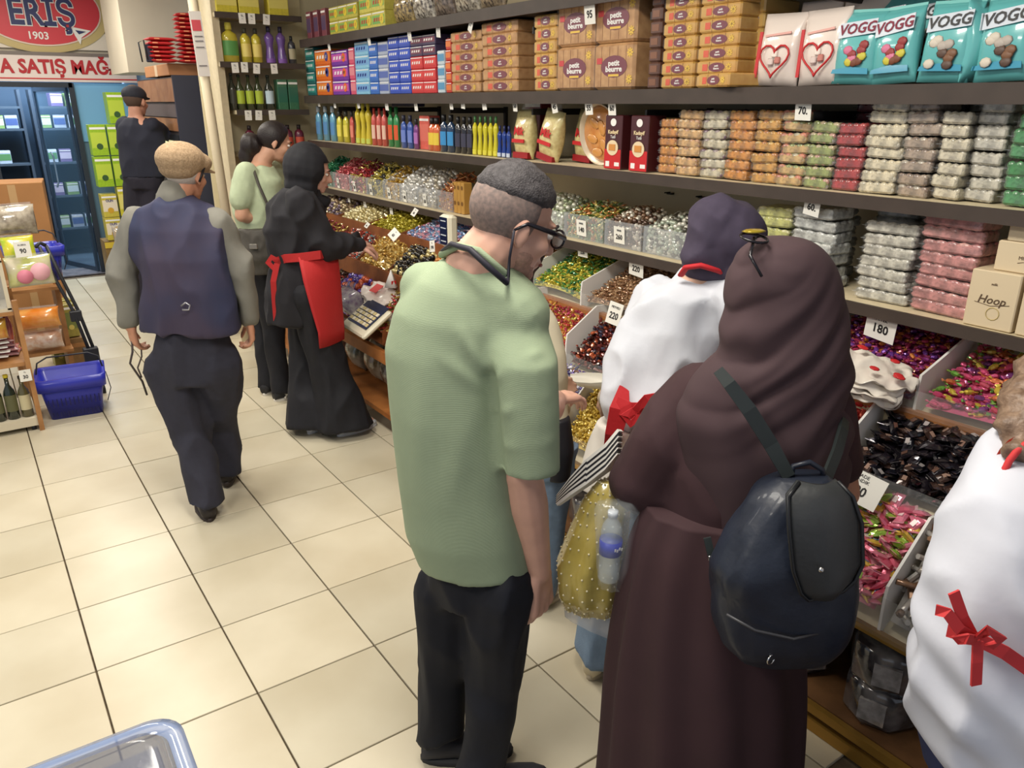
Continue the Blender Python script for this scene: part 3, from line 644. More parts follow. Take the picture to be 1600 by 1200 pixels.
# pasta bags
def pastabag(w,h,c):
    t=thing('pasta_bag','x','pasta bag')
    pillowbag(w,h,.10,M(c,.3,coat=.7,c2=(196,176,120),nscale=40,bump=.5,bscale=40),rough=1,sag=.25).build('bag_body',t)
    text('Mik',.055,REDP,t,(0,-.051,h*.55),bold=.03,shear=.2)
    mb=MB(); mb.box((0,-.05,h*.36),(w*.7,.004,.018),REDP); mb.build('red_stripe',t)
    mb=MB(); mb.box((0,-.018,.018),(w*.86,.03,.03),M((150,30,36),.4)); mb.build('red_base',t)
    mb=MB(); mb.tube([(0,0,h-.005),(0,0,h+.04)],[.03,.012],CLEARS,8); mb.build('gathered_top',t); return t
pp=Proto(pastabag(.15,.245,(220,208,150)))
pp.put((2.47,3.415,zA),(-.05,0,WR),'pale pasta bag beside the royal blue bottles','pasta bags')
pp.put((2.46,3.201,zA),(-.06,.18,WR),'pale pasta bag leaning right in front','pasta bags')
pp.put((2.56,3.033,zA),(-.05,.05,WR),'pale pasta bag half hidden behind the round tray','pasta bags')
p=Proto(carton('red_carton',.14,.07,.3,(116,30,40),(140,40,46),'')); p.put((2.62,3.508,zA),(0,0,WR),'dark red carton behind the pasta bags','cartons behind the pasta')
# round tray of kadayif
t=thing('round_sweet_tray','round foil tray with orange glazed dessert standing on edge','tray',(2.50,2.853,zA+.138),WR)
t.rotation_euler=(.12,0,WR)
mb=MB(); mb.rings([[(r*math.cos(a),y,r*math.sin(a)) for a in [2*PI*i/28 for i in range(28)]] for r,y in ((.138,-.02),(.132,-.022),(.128,.012),(.001,.014))],M((214,196,170),.3,.2),cap=False); mb.build('tray_rim',t)
mb=MB(); mb.rings([[(r*math.cos(a),y,r*math.sin(a)) for a in [2*PI*i/28 for i in range(28)]] for r,y in ((.128,.004),(.11,-.012),(.001,-.016))],M((206,130,66),.25,coat=.8,c2=(224,160,90),nscale=18)); mb.build('dessert',t)
mb=MB(); 
for (x,z,a) in ((-.03,.05,.5),(.02,.03,1.2),(-.05,-.02,.2),(.03,-.05,.9),(-.02,-.08,0)): mb.ell((x,-.017,z),(.04,.004,.022),M((214,150,80),.25,coat=.8),10,4,R=Matrix.Rotation(a,3,'Y'))
mb.build('dessert_print',t)
# red brown boxes
def dessertbox():
    t=thing('dessert_box','x','box'); w,d,h=.108,.10,.225
    mb=MB(); mb.cbox((0,0,h/2),(w,d,h),M((70,26,28),.35,coat=.5),.003); mb.build('box_body',t)
    mb=MB(); mb.box((0,-d/2-.0008,h*.19),(w*.97,.001,h*.36),REDP); mb.box((-.03,-d/2-.0016,.022),(.024,.001,.022),WHT); mb.box((.03,-d/2-.0016,.022),(.03,.001,.016),WHT); mb.build('red_print',t)
    mb=MB(); ellp(mb,(0,.09),.036,.032,M((226,206,170),.4),-d/2-.0016,20,.002); mb.box((0,-d/2-.005,.092),(.04,.002,.026),M((206,140,70),.5)); mb.build('dessert_print',t)
    mb=MB(); ellp(mb,(0,.195),.018,.016,WHT,-d/2-.001); mb.build('emblem',t)
    text('Kadayif',.022,M((236,214,170),.5),t,(0,-d/2-.002,.155),bold=.02); text('Tatli',.018,WHT,t,(0,-d/2-.002,.135)); return t
p=Proto(dessertbox()); p.put((2.44,2.652,zA),(0,0,WR),'red and brown dessert box beside the round tray','dessert boxes'); p.put((2.44,2.491,zA),(0,0,WR),'red and brown dessert box beside the sweet packs','dessert boxes')
p=Proto(darkpack(.26,.12,.026,(70,50,74),(200,170,80)))
stack(p,'A',2.494,8,.027,'flat violet chocolate bar box','chocolate bar boxes',x=2.60,d=.12,jit=.012)
# lumpy sweet packs
def lumppack(w,d,h,cols,nx=4,seed=0,wrap=True):
    LM=lambda c:M(c,.38,coat=1,c2=tuple(int(v*.72) for v in c),nscale=55,bump=.9,bscale=70)
    R=random.Random(seed); t=thing('sweet_pack','x','sweet pack'); mb=MB()
    mb.cbox((0,0,h*.46),(w*.98,d*.98,h*.86),LM(cols[0]),.006)
    ny=2
    for i in range(nx):
        for z in (.3,.72):
            mb.ell((-w/2+(i+.5)*w/nx,-d/2+.008,h*z),(w/nx*.62,.007,h*.30),LM(R.choice(cols)),7,4)
    for i in range(3):
        for z in (.3,.72):
            mb.ell((w/2-.008,-d/2+(i+.6)*d/3,h*z),(.007,d/3*.6,h*.30),LM(R.choice(cols)),7,4)
            
    mb.build('sweets',t)
    mb=MB(); mb.cbox((0,-.001,h/2),(w+.01,d+.01,h*.98),WRAP,.008); mb.box((-w/2-.01,0,h*.5),(.02,d*.8,.002),CLEARS); mb.build('clear_wrap',t); return t
def lumps(px0,px1,top,sh,cols,desc,n=None,x=2.41,d=.12,h=.036,nx=4,seed=1,z0=0,Y=None):
    a,b=Y; w=abs(a-b)-.001
    vs=[Proto(lumppack(w,d,h,cols,nx,seed+i)) for i in range(2)]
    R=random.Random(seed)
    for k in range(n):
        vs[k%2].put((x+d/2+R.uniform(0,.012),(a+b)/2+R.uniform(-.006,.006),{'A':zA,'B':zB,'L':zL}[sh]+z0+k*(h*.99)),(R.uniform(-.05,.05),R.uniform(-.05,.05),WR+R.uniform(-.1,.1)),f"{desc}, {ORD[k]}",desc+' stack')
OR=[(206,136,50),(222,166,66),(186,110,44)]; CR=[(222,210,180),(212,198,164),(230,220,196)]; MX=[(206,170,110),(150,160,90),(214,130,100),(200,190,160),(140,110,90)]
lumps(0,0,0,'A',OR,'amber orange sweet pack beside the dessert box',6,seed=2,Y=(2.403,2.305))
lumps(0,0,0,'A',[(214,170,110),(226,190,140),(190,140,100)],'peach sweet pack',7,seed=4,Y=(2.301,2.181))
lumps(0,0,0,'A',[(206,196,170),(150,130,130),(196,180,140),(120,80,100)],'speckled cream and plum sweet pack',7,seed=6,Y=(2.174,2.051))
lumps(0,0,0,'A',OR,'honey orange sweet pack in the middle',7,seed=8,Y=(2.045,1.930))
lumps(0,0,0,'A',[(206,150,60),(190,120,50),(220,180,100)],'dark amber sweet pack',7,seed=10,Y=(1.924,1.816))
lumps(0,0,0,'A',MX,'mixed colour sweet pack under the price card',7,seed=12,Y=(1.811,1.699))
lumps(0,0,0,'A',[(150,160,90),(200,180,140),(200,150,130),(180,170,160)],'green and pink mixed sweet pack',6,seed=14,Y=(1.694,1.593))
lumps(0,0,0,'A',[(170,44,44),(150,36,40),(190,60,56)],'cherry red sweet pack',6,seed=16,Y=(1.589,1.494))
lumps(0,0,0,'A',CR,'ivory knobbly sweet pack in the tall stack',8,seed=18,Y=(1.485,1.366),nx=5)
lumps(0,0,0,'A',[(170,150,130),(140,116,98),(196,184,164)],'cocoa dusted sweet pack beside the ivory ones',8,seed=20,Y=(1.358,1.260))
lumps(0,0,0,'A',[(214,204,178),(200,190,160)],'cream sweet pack, third pale stack',7,seed=22,Y=(1.252,1.172))
lumps(0,0,0,'A',[(206,200,184),(190,184,166)],'greyish white sweet pack in the tall right stack',8,seed=24,Y=(1.166,1.079),x=2.44)
lumps(0,0,0,'A',[(60,140,76),(80,160,90),(50,120,60)],'bright green sweet pack at the right edge',7,seed=26,Y=(1.050,0.966),h=.042)
# back rows on shelf A
BK=((1100,1150,OR,8),(1155,1205,[(150,90,60),(180,120,70)],8),(1210,1262,[(160,110,110),(190,150,120)],7),(1268,1318,[(130,110,100),(150,130,110)],7),(1322,1370,[(120,30,40),(140,40,46)],9),(1376,1426,CR,9),(1432,1480,[(150,136,120),(170,156,136)],9),(1486,1530,[(190,184,160)],9))
BKN=('orange','chestnut','dusty pink','grey brown','wine red','ivory','taupe','pale olive')
BKY=((2.140,2.310),(1.969,2.124),(1.806,1.954),(1.659,1.790),(1.532,1.649),(1.405,1.518),(1.291,1.392),(1.192,1.279))
for i,(a,b,c,n) in enumerate(BK): lumps(0,0,0,'A',c,BKN[i]+' sweet pack at the back of the middle shelf',n,seed=30+i,Y=BKY[i],x=2.60,h=.031)
# shelf L packs
lumps(0,0,0,'L',[(196,196,110),(206,200,140),(180,180,100)],'yellow green sweet pack behind the dark veil',7,seed=50,Y=(1.880,1.735),h=.038)
lumps(0,0,0,'L',[(200,202,196),(186,188,184)],'frosted white sweet pack behind the brown veil',7,seed=52,Y=(1.719,1.555),h=.04)
lumps(0,0,0,'L',[(170,176,178),(150,156,160)],'bluish white sweet pack at the back',7,seed=54,Y=(1.651,1.789),x=2.6,h=.038)
lumps(0,0,0,'L',[(206,202,188),(190,186,172),(216,212,200)],'milky white sweet pack left of the pink stack',7,seed=56,Y=(1.447,1.272),h=.037,nx=5)
lumps(0,0,0,'L',[(160,166,168),(140,146,150)],'grey white sweet pack in the back row beside pink packs',8,seed=58,Y=(1.379,1.522),x=2.6,h=.036)
lumps(0,0,0,'L',[(206,140,136),(190,120,120),(220,160,150)],'rose pink sweet pack beside the beige boxes',8,seed=60,Y=(1.251,1.072),h=.038,nx=5)
lumps(0,0,0,'L',[(170,90,96),(150,80,86)],'deep pink sweet pack in the back row',8,seed=62,Y=(1.175,1.290),x=2.57,h=.037)
def beigebox(w,d,h,word):
    t=thing('beige_box','x','box'); mb=MB(); mb.cbox((0,0,h/2),(w,d,h),M((214,196,164),.5),.003); mb.build('box_body',t)
    if word:
        text(word,h*.2,M((90,70,50),.6),t,(0,-d/2-.001,h*.5),bold=.005,shear=.25)
        mb=MB(); mb.tube([(-.045,-d/2-.001,h*.44),(0,-d/2-.001,h*.40),(.05,-d/2-.001,h*.46)],.0008,M((90,70,50),.6),4); mb.tube([(.018*math.cos(a)+.01,-d/2-.001,h*.27+.018*math.sin(a)) for a in [i*PI/6 for i in range(12)]],.0012,M((190,170,110),.6),4,loop=True); mb.build('print_mark',t)
        text('milk',h*.06,M((110,90,70),.6),t,(0,-d/2-.001,h*.78))
    else:
        text('MILK',h*.16,M((110,90,70),.6),t,(0,-d/2-.001,h*.5)); mb=MB(); mb.tube([(-.015,-d/2-.001,h*.33),(0,-d/2-.001,h*.38),(.015,-d/2-.001,h*.33)],.0008,M((110,90,70),.6),4); mb.build('print_mark',t)
    return t
b1=Proto(beigebox(.135,.12,.165,'Hoop')); b2=Proto(beigebox(.15,.12,.085,''))
b1.put((2.44,1.002,zL),(0,0,WR),'beige milk box with script lettering next to the pink stack','beige boxes')
b1.put((2.44,1.002-.145,zL),(0,0,WR),'beige box cut by the right edge of the photo','beige boxes')
b2.put((2.46,0.949+.0,zL+.166),(0,0,WR),'flat beige box lying on the tall beige boxes','beige boxes')
b2.put((2.46,0.929+.0,zL+.252),(0,0,WR),'uppermost flat beige box, on another flat one','beige boxes')
# gold bar box and bags by the far clear bins
t=thing('gold_bar_box','upright gold cardboard tray of chocolate bars beyond the clear bins','box',(2.45,4.009,zL),WR)
for i in range(3):
    mb=MB(); mb.cbox((-.04+i*.04,0,.09),(.034,.06,.18),M((196,150,76),.4,.2,coat=.3),.004); mb.build('chocolate_bar',t)
    for z in (.06,.15):
        mb=MB(); ellp(mb,(-.04+i*.04,z),.012,.012,M((120,84,40),.5),-.031); mb.build('emblem',t)
t=thing('honey_jar_bag','clear bag of honey coloured sweets next to the gold bars','bag',(2.46,3.832,zL),WR); pillowbag(.1,.16,.08,M((190,150,80),.2,coat=1,c2=(140,110,70),nscale=50),rough=1).build('bag_body',t)
mb=MB(); mb.tube([(0,0,.16),(0,0,.19)],[.008,.02],CLEARS,8); mb.build('gathered_top',t)
# small sack stack at the back, cream plastic bags with red marks on the middle bin
t=thing('bag_stack','bundle of cream carrier bags with red print lying on the purple sweets','bag bundle',(2.22,1.245,1.024),0)
BAGM=M((228,220,208),.35,coat=.3,bump=.5,bscale=30)
def crumple(parent,m,n,seed,W,D,dz,tilt,name='carrier_bag'):
    R=random.Random(seed)
    for k in range(n):
        rs=[]; N=26
        for i in range(N+1):
            u=i/N; w_=W*(.75+.25*math.sin(PI*u))*(1+.12*noise.noise(Vector((u*4,k*3.1,seed)))); ring=[]
            for j in range(30):
                a=2*PI*j/30; x=w_*math.cos(a); z=.010*math.sin(a)
                q=noise.noise(Vector((x*26,u*3.2,k*1.7+seed))); q2=noise.noise(Vector((x*60,u*8,k+seed+5)))
                ring.append((x+.012*noise.noise(Vector((u*6,k,seed+2))),(u-.5)*D*(1+.08*math.cos(a*3)),z+dz*k+.030*q+.010*q2))
            rs.append(ring)
        mb=MB(); mb.rings(rs,m); mb.build(name,parent,(R.uniform(-.015,.015),R.uniform(-.015,.015),0),(tilt[0],tilt[1],tilt[2]+R.uniform(-.35,.35)))
crumple(t,BAGM,5,3,.075,.22,.016,(.25,-.45,.5))
mb=MB(); Rr=random.Random(4)
for k in range(7): mb.ell((Rr.uniform(-.05,.05),Rr.uniform(-.08,.08),.100+Rr.uniform(-.004,.006)),(.010,.016,.003),REDP,8,4)
mb.build('red_print',t,None,(0.25,-.45,.5))
# the white scoop
sc=(1.99,2.234,0.774)
t=thing('white_scoop','large white plastic scoop lying in the violet and white sweets','scoop',sc)
rs=[]
for i in range(9):
    u=i/8; wd=.055*(1-.55*max(0,(u-.6)/.4)**2)*(.55+.45*min(1,u*3)); rs.append([(-.13+.2*u, wd*math.cos(a), .05*math.sin(a)*(.45+.55*u)+.03) for a in [PI+PI*j/10 for j in range(11)]])
mb=MB(); mb.rings(rs,M((224,220,206),.35),closed=False,cap=False); 
mb.rings([[(-.13+.2*u,wd*.97*math.cos(a),.047*math.sin(a)*(.45+.55*u)+.032) for a in [PI+PI*j/10 for j in range(11)]] for u,wd in ((0,.03),(.3,.053),(.6,.054),(1,.028))],M((214,210,198),.35),closed=False,cap=False)
mb.build('scoop_bowl',t); mb=MB(); mb.tube([(.06,0,.01),(.12,0,.02),(.2,0,.03)],[.012,.011,.014],M((224,220,206),.35),8); mb.build('handle',t)
t.rotation_euler=(.1,-.1,-1.05)
# ---------- oil shelves at the end ----------
def ebrow(xs,z,w,h,c,cc,lc,st,lab,grp,y=6.28):
    p=Proto(bottle('bottle',w,h,c,cc,lc,st)); n=len(xs)
    for i,x in enumerate(xs): p.put((x,y,z),(0,0,0),lab+('' if n==1 else (', leftmost',', second from left',', third from left',', fourth from left',', fifth from left')[i]),grp)
ebrow([1.865],2.13,.12,.27,(190,176,60),(200,190,80),(90,150,80),'flat','large sunflower oil bottle with green label on the upper end shelf','oil bottles')
ebrow([1.98,2.06],2.13,.075,.24,(196,180,60),(60,60,50),(220,200,110),'round','golden oil bottle on the upper end shelf','oil bottles')
ebrow([2.16,2.25],2.13,.075,.26,(110,80,150),(40,36,60),(130,90,170),'waist','purple bottle on the upper end shelf','purple bottles')
ebrow([2.33],2.13,.06,.2,(60,60,70),(40,40,40),(170,160,130),'round','dark round bottle right of the purple ones','dark sauce bottles')
ebrow([1.845],1.80,.06,.26,(40,44,36),(30,30,30),(60,60,50),'wine','dark slim bottle at the left of the end shelf','olive oil bottles')
ebrow([1.90,1.97,2.04],1.80,.065,.25,(56,66,40),(30,34,30),(170,190,60),'wine','dark olive oil bottle with lime label','olive oil bottles')
ebrow([2.12],1.80,.07,.25,(50,56,50),(30,34,30),(190,210,220),'wine','dark bottle with pale round label','olive oil bottles')
p=Proto(carton('oil_tin',.075,.08,.22,(60,110,80),(40,100,80),'')) ; p.put((2.215,6.28,1.80),(0,0,0),'green and cream tea tin, left of the pair','tea tins'); p.put((2.30,6.28,1.80),(0,0,0),'green and cream tea tin, right of the pair','tea tins')
ebrow([1.94,2.04,2.14,2.24,2.33],1.49,.075,.2,(100,36,56),(40,30,34),(190,80,60),'round','dark red sauce bottle behind the shoppers','sauce bottles')
p=Proto(carton('yellow_oil_can',.15,.1,.2,(206,190,60),(220,206,110),'')); 
for i,x in enumerate((1.86,2.02,2.24)): p.put((x,6.28,2.46),(0,0,0),('yellow oil can, left on the top end shelf','yellow oil can, middle of the top end shelf','yellow oil can, right on the top end shelf')[i],'yellow oil cans')
# ---------- price cards ----------
def card(lines,loc,lab,w=.045,h=.065,rot=(0,0,WR),big=None,grp=None):
    t=thing('price_card',lab,'price card',loc,0,grp); t.rotation_euler=rot
    mb=MB(); mb.box((0,0,-h/2+.008),(w,.0012,h),PAPER); mb.build('card_sheet',t)
    if big:
        text(big,h*.42,BLK,t,(0,-.0014,-h*.62+.008),bold=.02,sx=.9)
        text(lines,h*.15,INK,t,(0,-.0014,-h*.22+.008))
    else: text(lines,h*.26,INK,t,(0,-.0014,-h*.42+.008))
    return t
E_X=2.381
def cards(sh,lst,z,desc):
    for i,(y,num,ti,w,h,where) in enumerate(lst):
        card(where[0] if num else 'TL\n--',(E_X-.004,y,z),where[1],w,h,(0.12,ti,WR),big=num or None,grp=desc)
cards('B',[(5.644,'',.05,.04,.06,('','small price card under the upper shelf by the teal boxes')),(5.944,'',.0,.04,.05,('','farthest small price card under the upper shelf')),(5.241,'',-.1,.04,.06,('','small price card above the yellow bottles')),(4.807,'',.05,.045,.07,('','small price card above the green bottles')),(4.417,'',0,.04,.07,('','small price card above the coral carton')),(4.000,'',0,.035,.06,('','small price card above the dark bottles')),(3.872,'',.1,.04,.055,('','small price card left of the lemon bottles')),(3.662,'',-.05,.04,.06,('','small price card above the lemon cologne bottles')),(3.378,'50',.03,.035,.065,('TL','price card above the first pasta bag')),(3.064,'45',-.15,.04,.07,('TL','tilted price card above the leaning pasta bag')),(2.813,'55',-.05,.05,.075,('KADAYIF','price card reading 55 above the round tray')),(2.658,'60',0,.048,.075,('KADAYIF','price card reading 60 above the dessert boxes')),(1.705,'70.',.03,.062,.08,('AKIDE\nSEKERI','large price card reading 70 above the mixed packs'))],1.868,'price cards on the upper shelf')
cards('T',[(5.673,'',0,.04,.07,('','small price card above the orange gum boxes')),(5.017,'',-.05,.04,.07,('','small price card above the light blue gum boxes')),(4.463,'',0,.045,.075,('','small price card above the deep blue gum boxes')),(4.120,'',.12,.045,.075,('','small price card above the red gum boxes')),(3.764,'',.6,.04,.08,('','steeply tilted price card above the biscuit stack')),(2.827,'95',0,.07,.10,('TL','large price card reading 95 in front of the large biscuit packs'))],2.262,'price cards on the topmost shelf')
cards('A',[(1.620,'60.',.15,.062,.075,('LOKUM','large tilted price card reading 60 above the frosted packs'))],1.555,'price cards on the middle shelf')
cards('A',[(1.392,'',0,.03,.02,('','tiny clear edged card on the middle shelf'))],1.555,'price cards on the middle shelf')
LC=((2.877,'140',.02,'price card reading 140 on a clear bin'),(2.611,'260',.03,'price card reading 260 on a clear bin'))
for y,n,ti,lab in LC: card('SEKER',(2.412,y,zL+.085),lab,.07,.075,(.1,ti,WR),big=n,grp='price cards on the clear bins')
for i,y in enumerate((5.769,5.475,5.193,4.913,4.680,4.412)):
    card('TL',(2.412,y,zL+.07),'small price card on the '+('farthest','second farthest','third farthest','fourth farthest','fifth farthest','nearest')[i]+' of the far clear bins',.042,.075,(.1,.05*(-1)**i,WR),big='40' if i==4 else ('50' if i==5 else '30'),grp='price cards on the clear bins')
cards('L',[(2.821,'220',0,.07,.055,('','price card under the lowest shelf above the green sweets')),(2.455,'220',.08,.09,.085,('SEKER','price card reading 220 above the brown coffee sweets')),(1.311,'180',.12,.105,.10,('SADE\nPETEK','price card reading 180 above the purple sweets')),(5.509,'',.05,.04,.06,('','small price card above the gold ball bin')),(5.235,'',.0,.045,.07,('','small price card above the lime bin')),(4.818,'',.1,.045,.075,('','small price card left of the scale display')),(4.105,'',.15,.055,.055,('','price card above the scale display'))],1.212,'price cards on the lowest shelf')
card('MEYVELI',(2.235,2.411,1.038),'price card reading 220 standing behind the cocoa and red sweets',.085,.095,(-.25,.06,WR),big='220')
card('SADE\nFINDIK',(2.03,1.094,0.825),'large price card reading 180 standing behind the pink and lime sweets',.135,.095,(-.55,.22,WR+.25),big='180')

card('TL',(2.3,4.317,1.234),'small tilted price card stuck in the blue sweets',.05,.05,(-.6,.2,WR),big='60')
card('TL',(2.03,4.053,1.159),'small tilted price card in the yellow gold sweets',.08,.06,(-.7,.4,WR),big='60')
card('TL',(2.03,3.645,1.156),'price card reading 190 by the orange gold balls',.055,.06,(-.1,-.2,WR),big='190')
card('TL',(2.05,4.479,1.15),'small price card near the girl\'s hands',.04,.035,(-.7,.2,WR),big='60')
for i,(x,z) in enumerate(((1.95,2.455),(2.02,2.455),(2.13,2.455),(1.86,2.12),(1.93,2.125),(2.02,2.118),(2.15,2.12),(1.92,1.79),(2.0,1.79),(2.1,1.79))):
    card('TL\n--',(x,6.196,z),('first','second','third','fourth','fifth','sixth','seventh','eighth','ninth','tenth')[i]+' white price card hanging on the end shelves, counted from top left',.05,.07,(0.1,.05*((i%3)-1),0),grp='price cards on the end shelves')

# ---------- people ----------
V=Vector
def frame_axes(yaw,pitch=0,roll=0):
    """columns: right, forward, up ; yaw = heading of forward in the XY plane (radians)"""
    f=V((math.cos(yaw),math.sin(yaw),0)); r=V((math.sin(yaw),-math.cos(yaw),0)); u=V((0,0,1))
    f2=f*math.cos(pitch)-u*math.sin(pitch); u2=u*math.cos(pitch)+f*math.sin(pitch)
    r2_=r*math.cos(roll)-u2*math.sin(roll); u3=u2*math.cos(roll)+r*math.sin(roll)
    return Matrix((r2_,f2,u3)).transposed()
class Blob:
    def __init__(s): s.b=MB(); s.m=None
    def cap(s,p0,p1,r0,r1,n=12):
        p0=V(p0); p1=V(p1); d=p1-p0; L=d.length
        if L<1e-5: return s.ell(p0,(r0,)*3)
        d/=L; a=V((0,0,1)) if abs(d.z)<.9 else V((1,0,0)); u=d.cross(a).normalized(); v=d.cross(u); rs=[]
        for k in (-.99,-.85,-.5,0): rs.append((p0+d*r0*k,r0*math.sqrt(1-k*k)))
        for k in (0,.5,.85,.99): rs.append((p1+d*r1*k,r1*math.sqrt(1-k*k)))
        s.b.rings([[tuple(c+u*r*math.cos(2*PI*j/n)+v*r*math.sin(2*PI*j/n)) for j in range(n)] for c,r in rs],None); return s
    def chain(s,ps,rs):
        for i in range(len(ps)-1): s.cap(ps[i],ps[i+1],rs[i],rs[i+1])
        return s
    def ell(s,c,r,R=None): s.b.ell(c,r,None,16,10,R); return s
    def loft(s,rs,lat,n=24,sq=1.0):
        """rs: list of (centre, rx along lat, ry along depth); horizontal-ish rings"""
        out=[]
        for q in rs:
            c,rx,ry=q[:3]; la=V(q[3]) if len(q)>3 else V(lat); la.normalize(); up_=V(q[4]) if len(q)>4 else V((0,0,1)); dp=up_.cross(la).normalized(); ring=[]
            for j in range(n):
                a=2*PI*j/n; ca,sa=math.cos(a),math.sin(a)
                ca=abs(ca)**sq*(1 if ca>0 else -1); sa=abs(sa)**sq*(1 if sa>0 else -1)
                ring.append(tuple(V(c)+la*rx*ca+dp*ry*sa))
            out.append(ring)
        s.b.rings(out,None); return s
    def mesh(s,name,mat,voxel,smooth=3,fn=None,fac=.5):
        me=s.b.mesh(name); o=bpy.data.objects.new('t',me); COL.objects.link(o)
        md=o.modifiers.new('r','REMESH'); md.mode='VOXEL'; md.voxel_size=voxel; md.use_smooth_shade=True
        if smooth: sm=o.modifiers.new('s','SMOOTH'); sm.iterations=smooth; sm.factor=fac
        dg=bpy.context.evaluated_depsgraph_get(); m2=bpy.data.meshes.new_from_object(o.evaluated_get(dg)); m2.name=name
        COL.objects.unlink(o); bpy.data.objects.remove(o)
        if fn:
            n=len(m2.vertices); co=np.empty(n*3); m2.vertices.foreach_get('co',co); co=co.reshape(-1,3); no=np.empty(n*3); m2.vertices.foreach_get('normal',no); no=no.reshape(-1,3)
            co=fn(co,no); m2.vertices.foreach_set('co',co.ravel()); m2.update()
        m2.materials.clear(); m2.materials.append(mat)
        m2.polygons.foreach_set('use_smooth',[True]*len(m2.polygons)); m2.polygons.foreach_set('material_index',[0]*len(m2.polygons)); return m2
    def build(s,name,parent,mat,voxel=.012,smooth=3,fn=None,fac=.5):
        o=bpy.data.objects.new(name,s.mesh(name,mat,voxel,smooth,fn,fac)); COL.objects.link(o)
        if parent: o.parent=parent; 
        return o
def folds(amp,fx,fz,zr=None,extra=None,seed=0):
    """cloth folds: noise stretched along the height"""
    def f(co,no):
        out=co.copy()
        for i in range(len(co)):
            p=co[i]; n=noise.noise(V((p[0]*fx+seed,p[1]*fx,p[2]*fz)))
            r=1-abs(n)*2.2
            k=amp*(r-.45)
            if zr:
                k*=min(1,max(.15,(zr[1]-p[2])/(zr[1]-zr[0]) if zr[1]!=zr[0] else 1))
            out[i]=p+no[i]*k
            if extra: out[i]=extra(out[i],no[i])
        return out
    return f
SKIN=lambda c:M(c,.5,noise_amt=.07,nscale=14)
def add_head(b,c,yaw,pitch=0,roll=0,s=.93):
    A=frame_axes(yaw,pitch,roll); P=lambda x,y,z:V(c)+A@V((x*s,y*s,z*s)); e=lambda p,r,R=None:b.ell(P(*p),tuple(q*s for q in r),A if R is None else A@R)
    e((0,-.015,.03),(.077,.098,.092)); e((0,.03,-.03),(.062,.068,.085)); e((0,.036,-.082),(.048,.052,.034)); e((0,.078,-.102),(.022,.018,.018))
    b.cap(P(0,.092,.008),P(0,.114,-.034),.010*s,.015*s); e((.013,.1,-.036),(.010,.010,.008)); e((-.013,.1,-.036),(.010,.010,.008))
    e((0,.092,-.066),(.024,.012,.007)); e((0,.090,-.077),(.020,.012,.007)); e((0,.082,.024),(.050,.018,.010))
    for k in (-1,1):
        e((k*.040,.062,-.030),(.024,.026,.024)); R=Matrix.Rotation(k*-.35,3,'Z')
        e((k*.079,-.012,-.012),(.008,.020,.032),R); e((k*.077,-.008,-.034),(.008,.012,.014),R)
    return A,P
def face_bits(parent,A,P,s=.93,iris=(60,40,30),brow=(40,32,28),sides=(-1,1)):
    for k in sides:
        mb=MB(); mb.ell(P(k*.031,.083,.0),(.0125*s,.011*s,.0085*s),M((228,222,214),.3),10,6,A); mb.ell(P(k*.031,.0925,-.001),(.0055*s,.003,.0055*s),M(iris,.2),8,4,A); mb.build('eye',parent)
        mb=MB(); mb.tube([P(k*.012,.096,.021),P(k*.03,.098,.027),P(k*.05,.084,.021)],[.003,.0042,.002],M(brow,.8),6); mb.build('eyebrow',parent)
    mb=MB(); mb.tube([P(-.024,.094,-.072),P(-.01,.104,-.0715),P(.01,.104,-.0715),P(.024,.094,-.072)],[.002,.0048,.0048,.002],M((150,84,76),.5),8); mb.build('lips',parent)
def add_hand(b,w,d,n,side,curl=.5,s=1.0,spread=.05):
    """w wrist, d finger direction, n palm normal, side +1/-1 picks the thumb side"""
    w=V(w); d=V(d).normalized(); n=V(n); n=(n-d*n.dot(d)).normalized(); t=d.cross(n)*side
    for off,l in ((.030,.082),(.011,.088),(-.009,.084),(-.028,.076)): b.cap(w+t*off*.6*s+d*.01*s,w+(t*off+d*l)*s,.015*s,.0125*s)
    b.ell(w+(d*.045+t*.002)*s,(.03*s,.03*s,.018*s),Matrix((t,d,n)).transposed())
    for i,(off,L) in enumerate(((.031,.072),(.011,.080),(-.010,.074),(-.029,.058))):
        p=w+(t*off+d*(.086-.006*abs(i-1.3)))*s; a=curl*.55; dr=d+t*spread*(1.5-i)*.6
        for j,(f,r0,r1) in enumerate(((.45,.0095,.0088),(.31,.0088,.008),(.24,.008,.0068))):
            dj=(dr.normalized()*math.cos(a)+n*math.sin(a)).normalized(); q=p+dj*L*f*s; b.cap(p,q,r0*s,r1*s); p=q; a+=curl*.85
    p=w+(d*.018+t*.026+n*.006)*s
    for f,(x,y,z),r0,r1 in ((.042,(.62,.70,.25),.0145,.0125),(.032,(.85,.35,.40),.0125,.0105),(.026,(.95,.05,.45),.0105,.0085)):
        q=p+(d*x+t*y+n*z).normalized()*f*s; b.cap(p,q,r0*s,r1*s); p=q
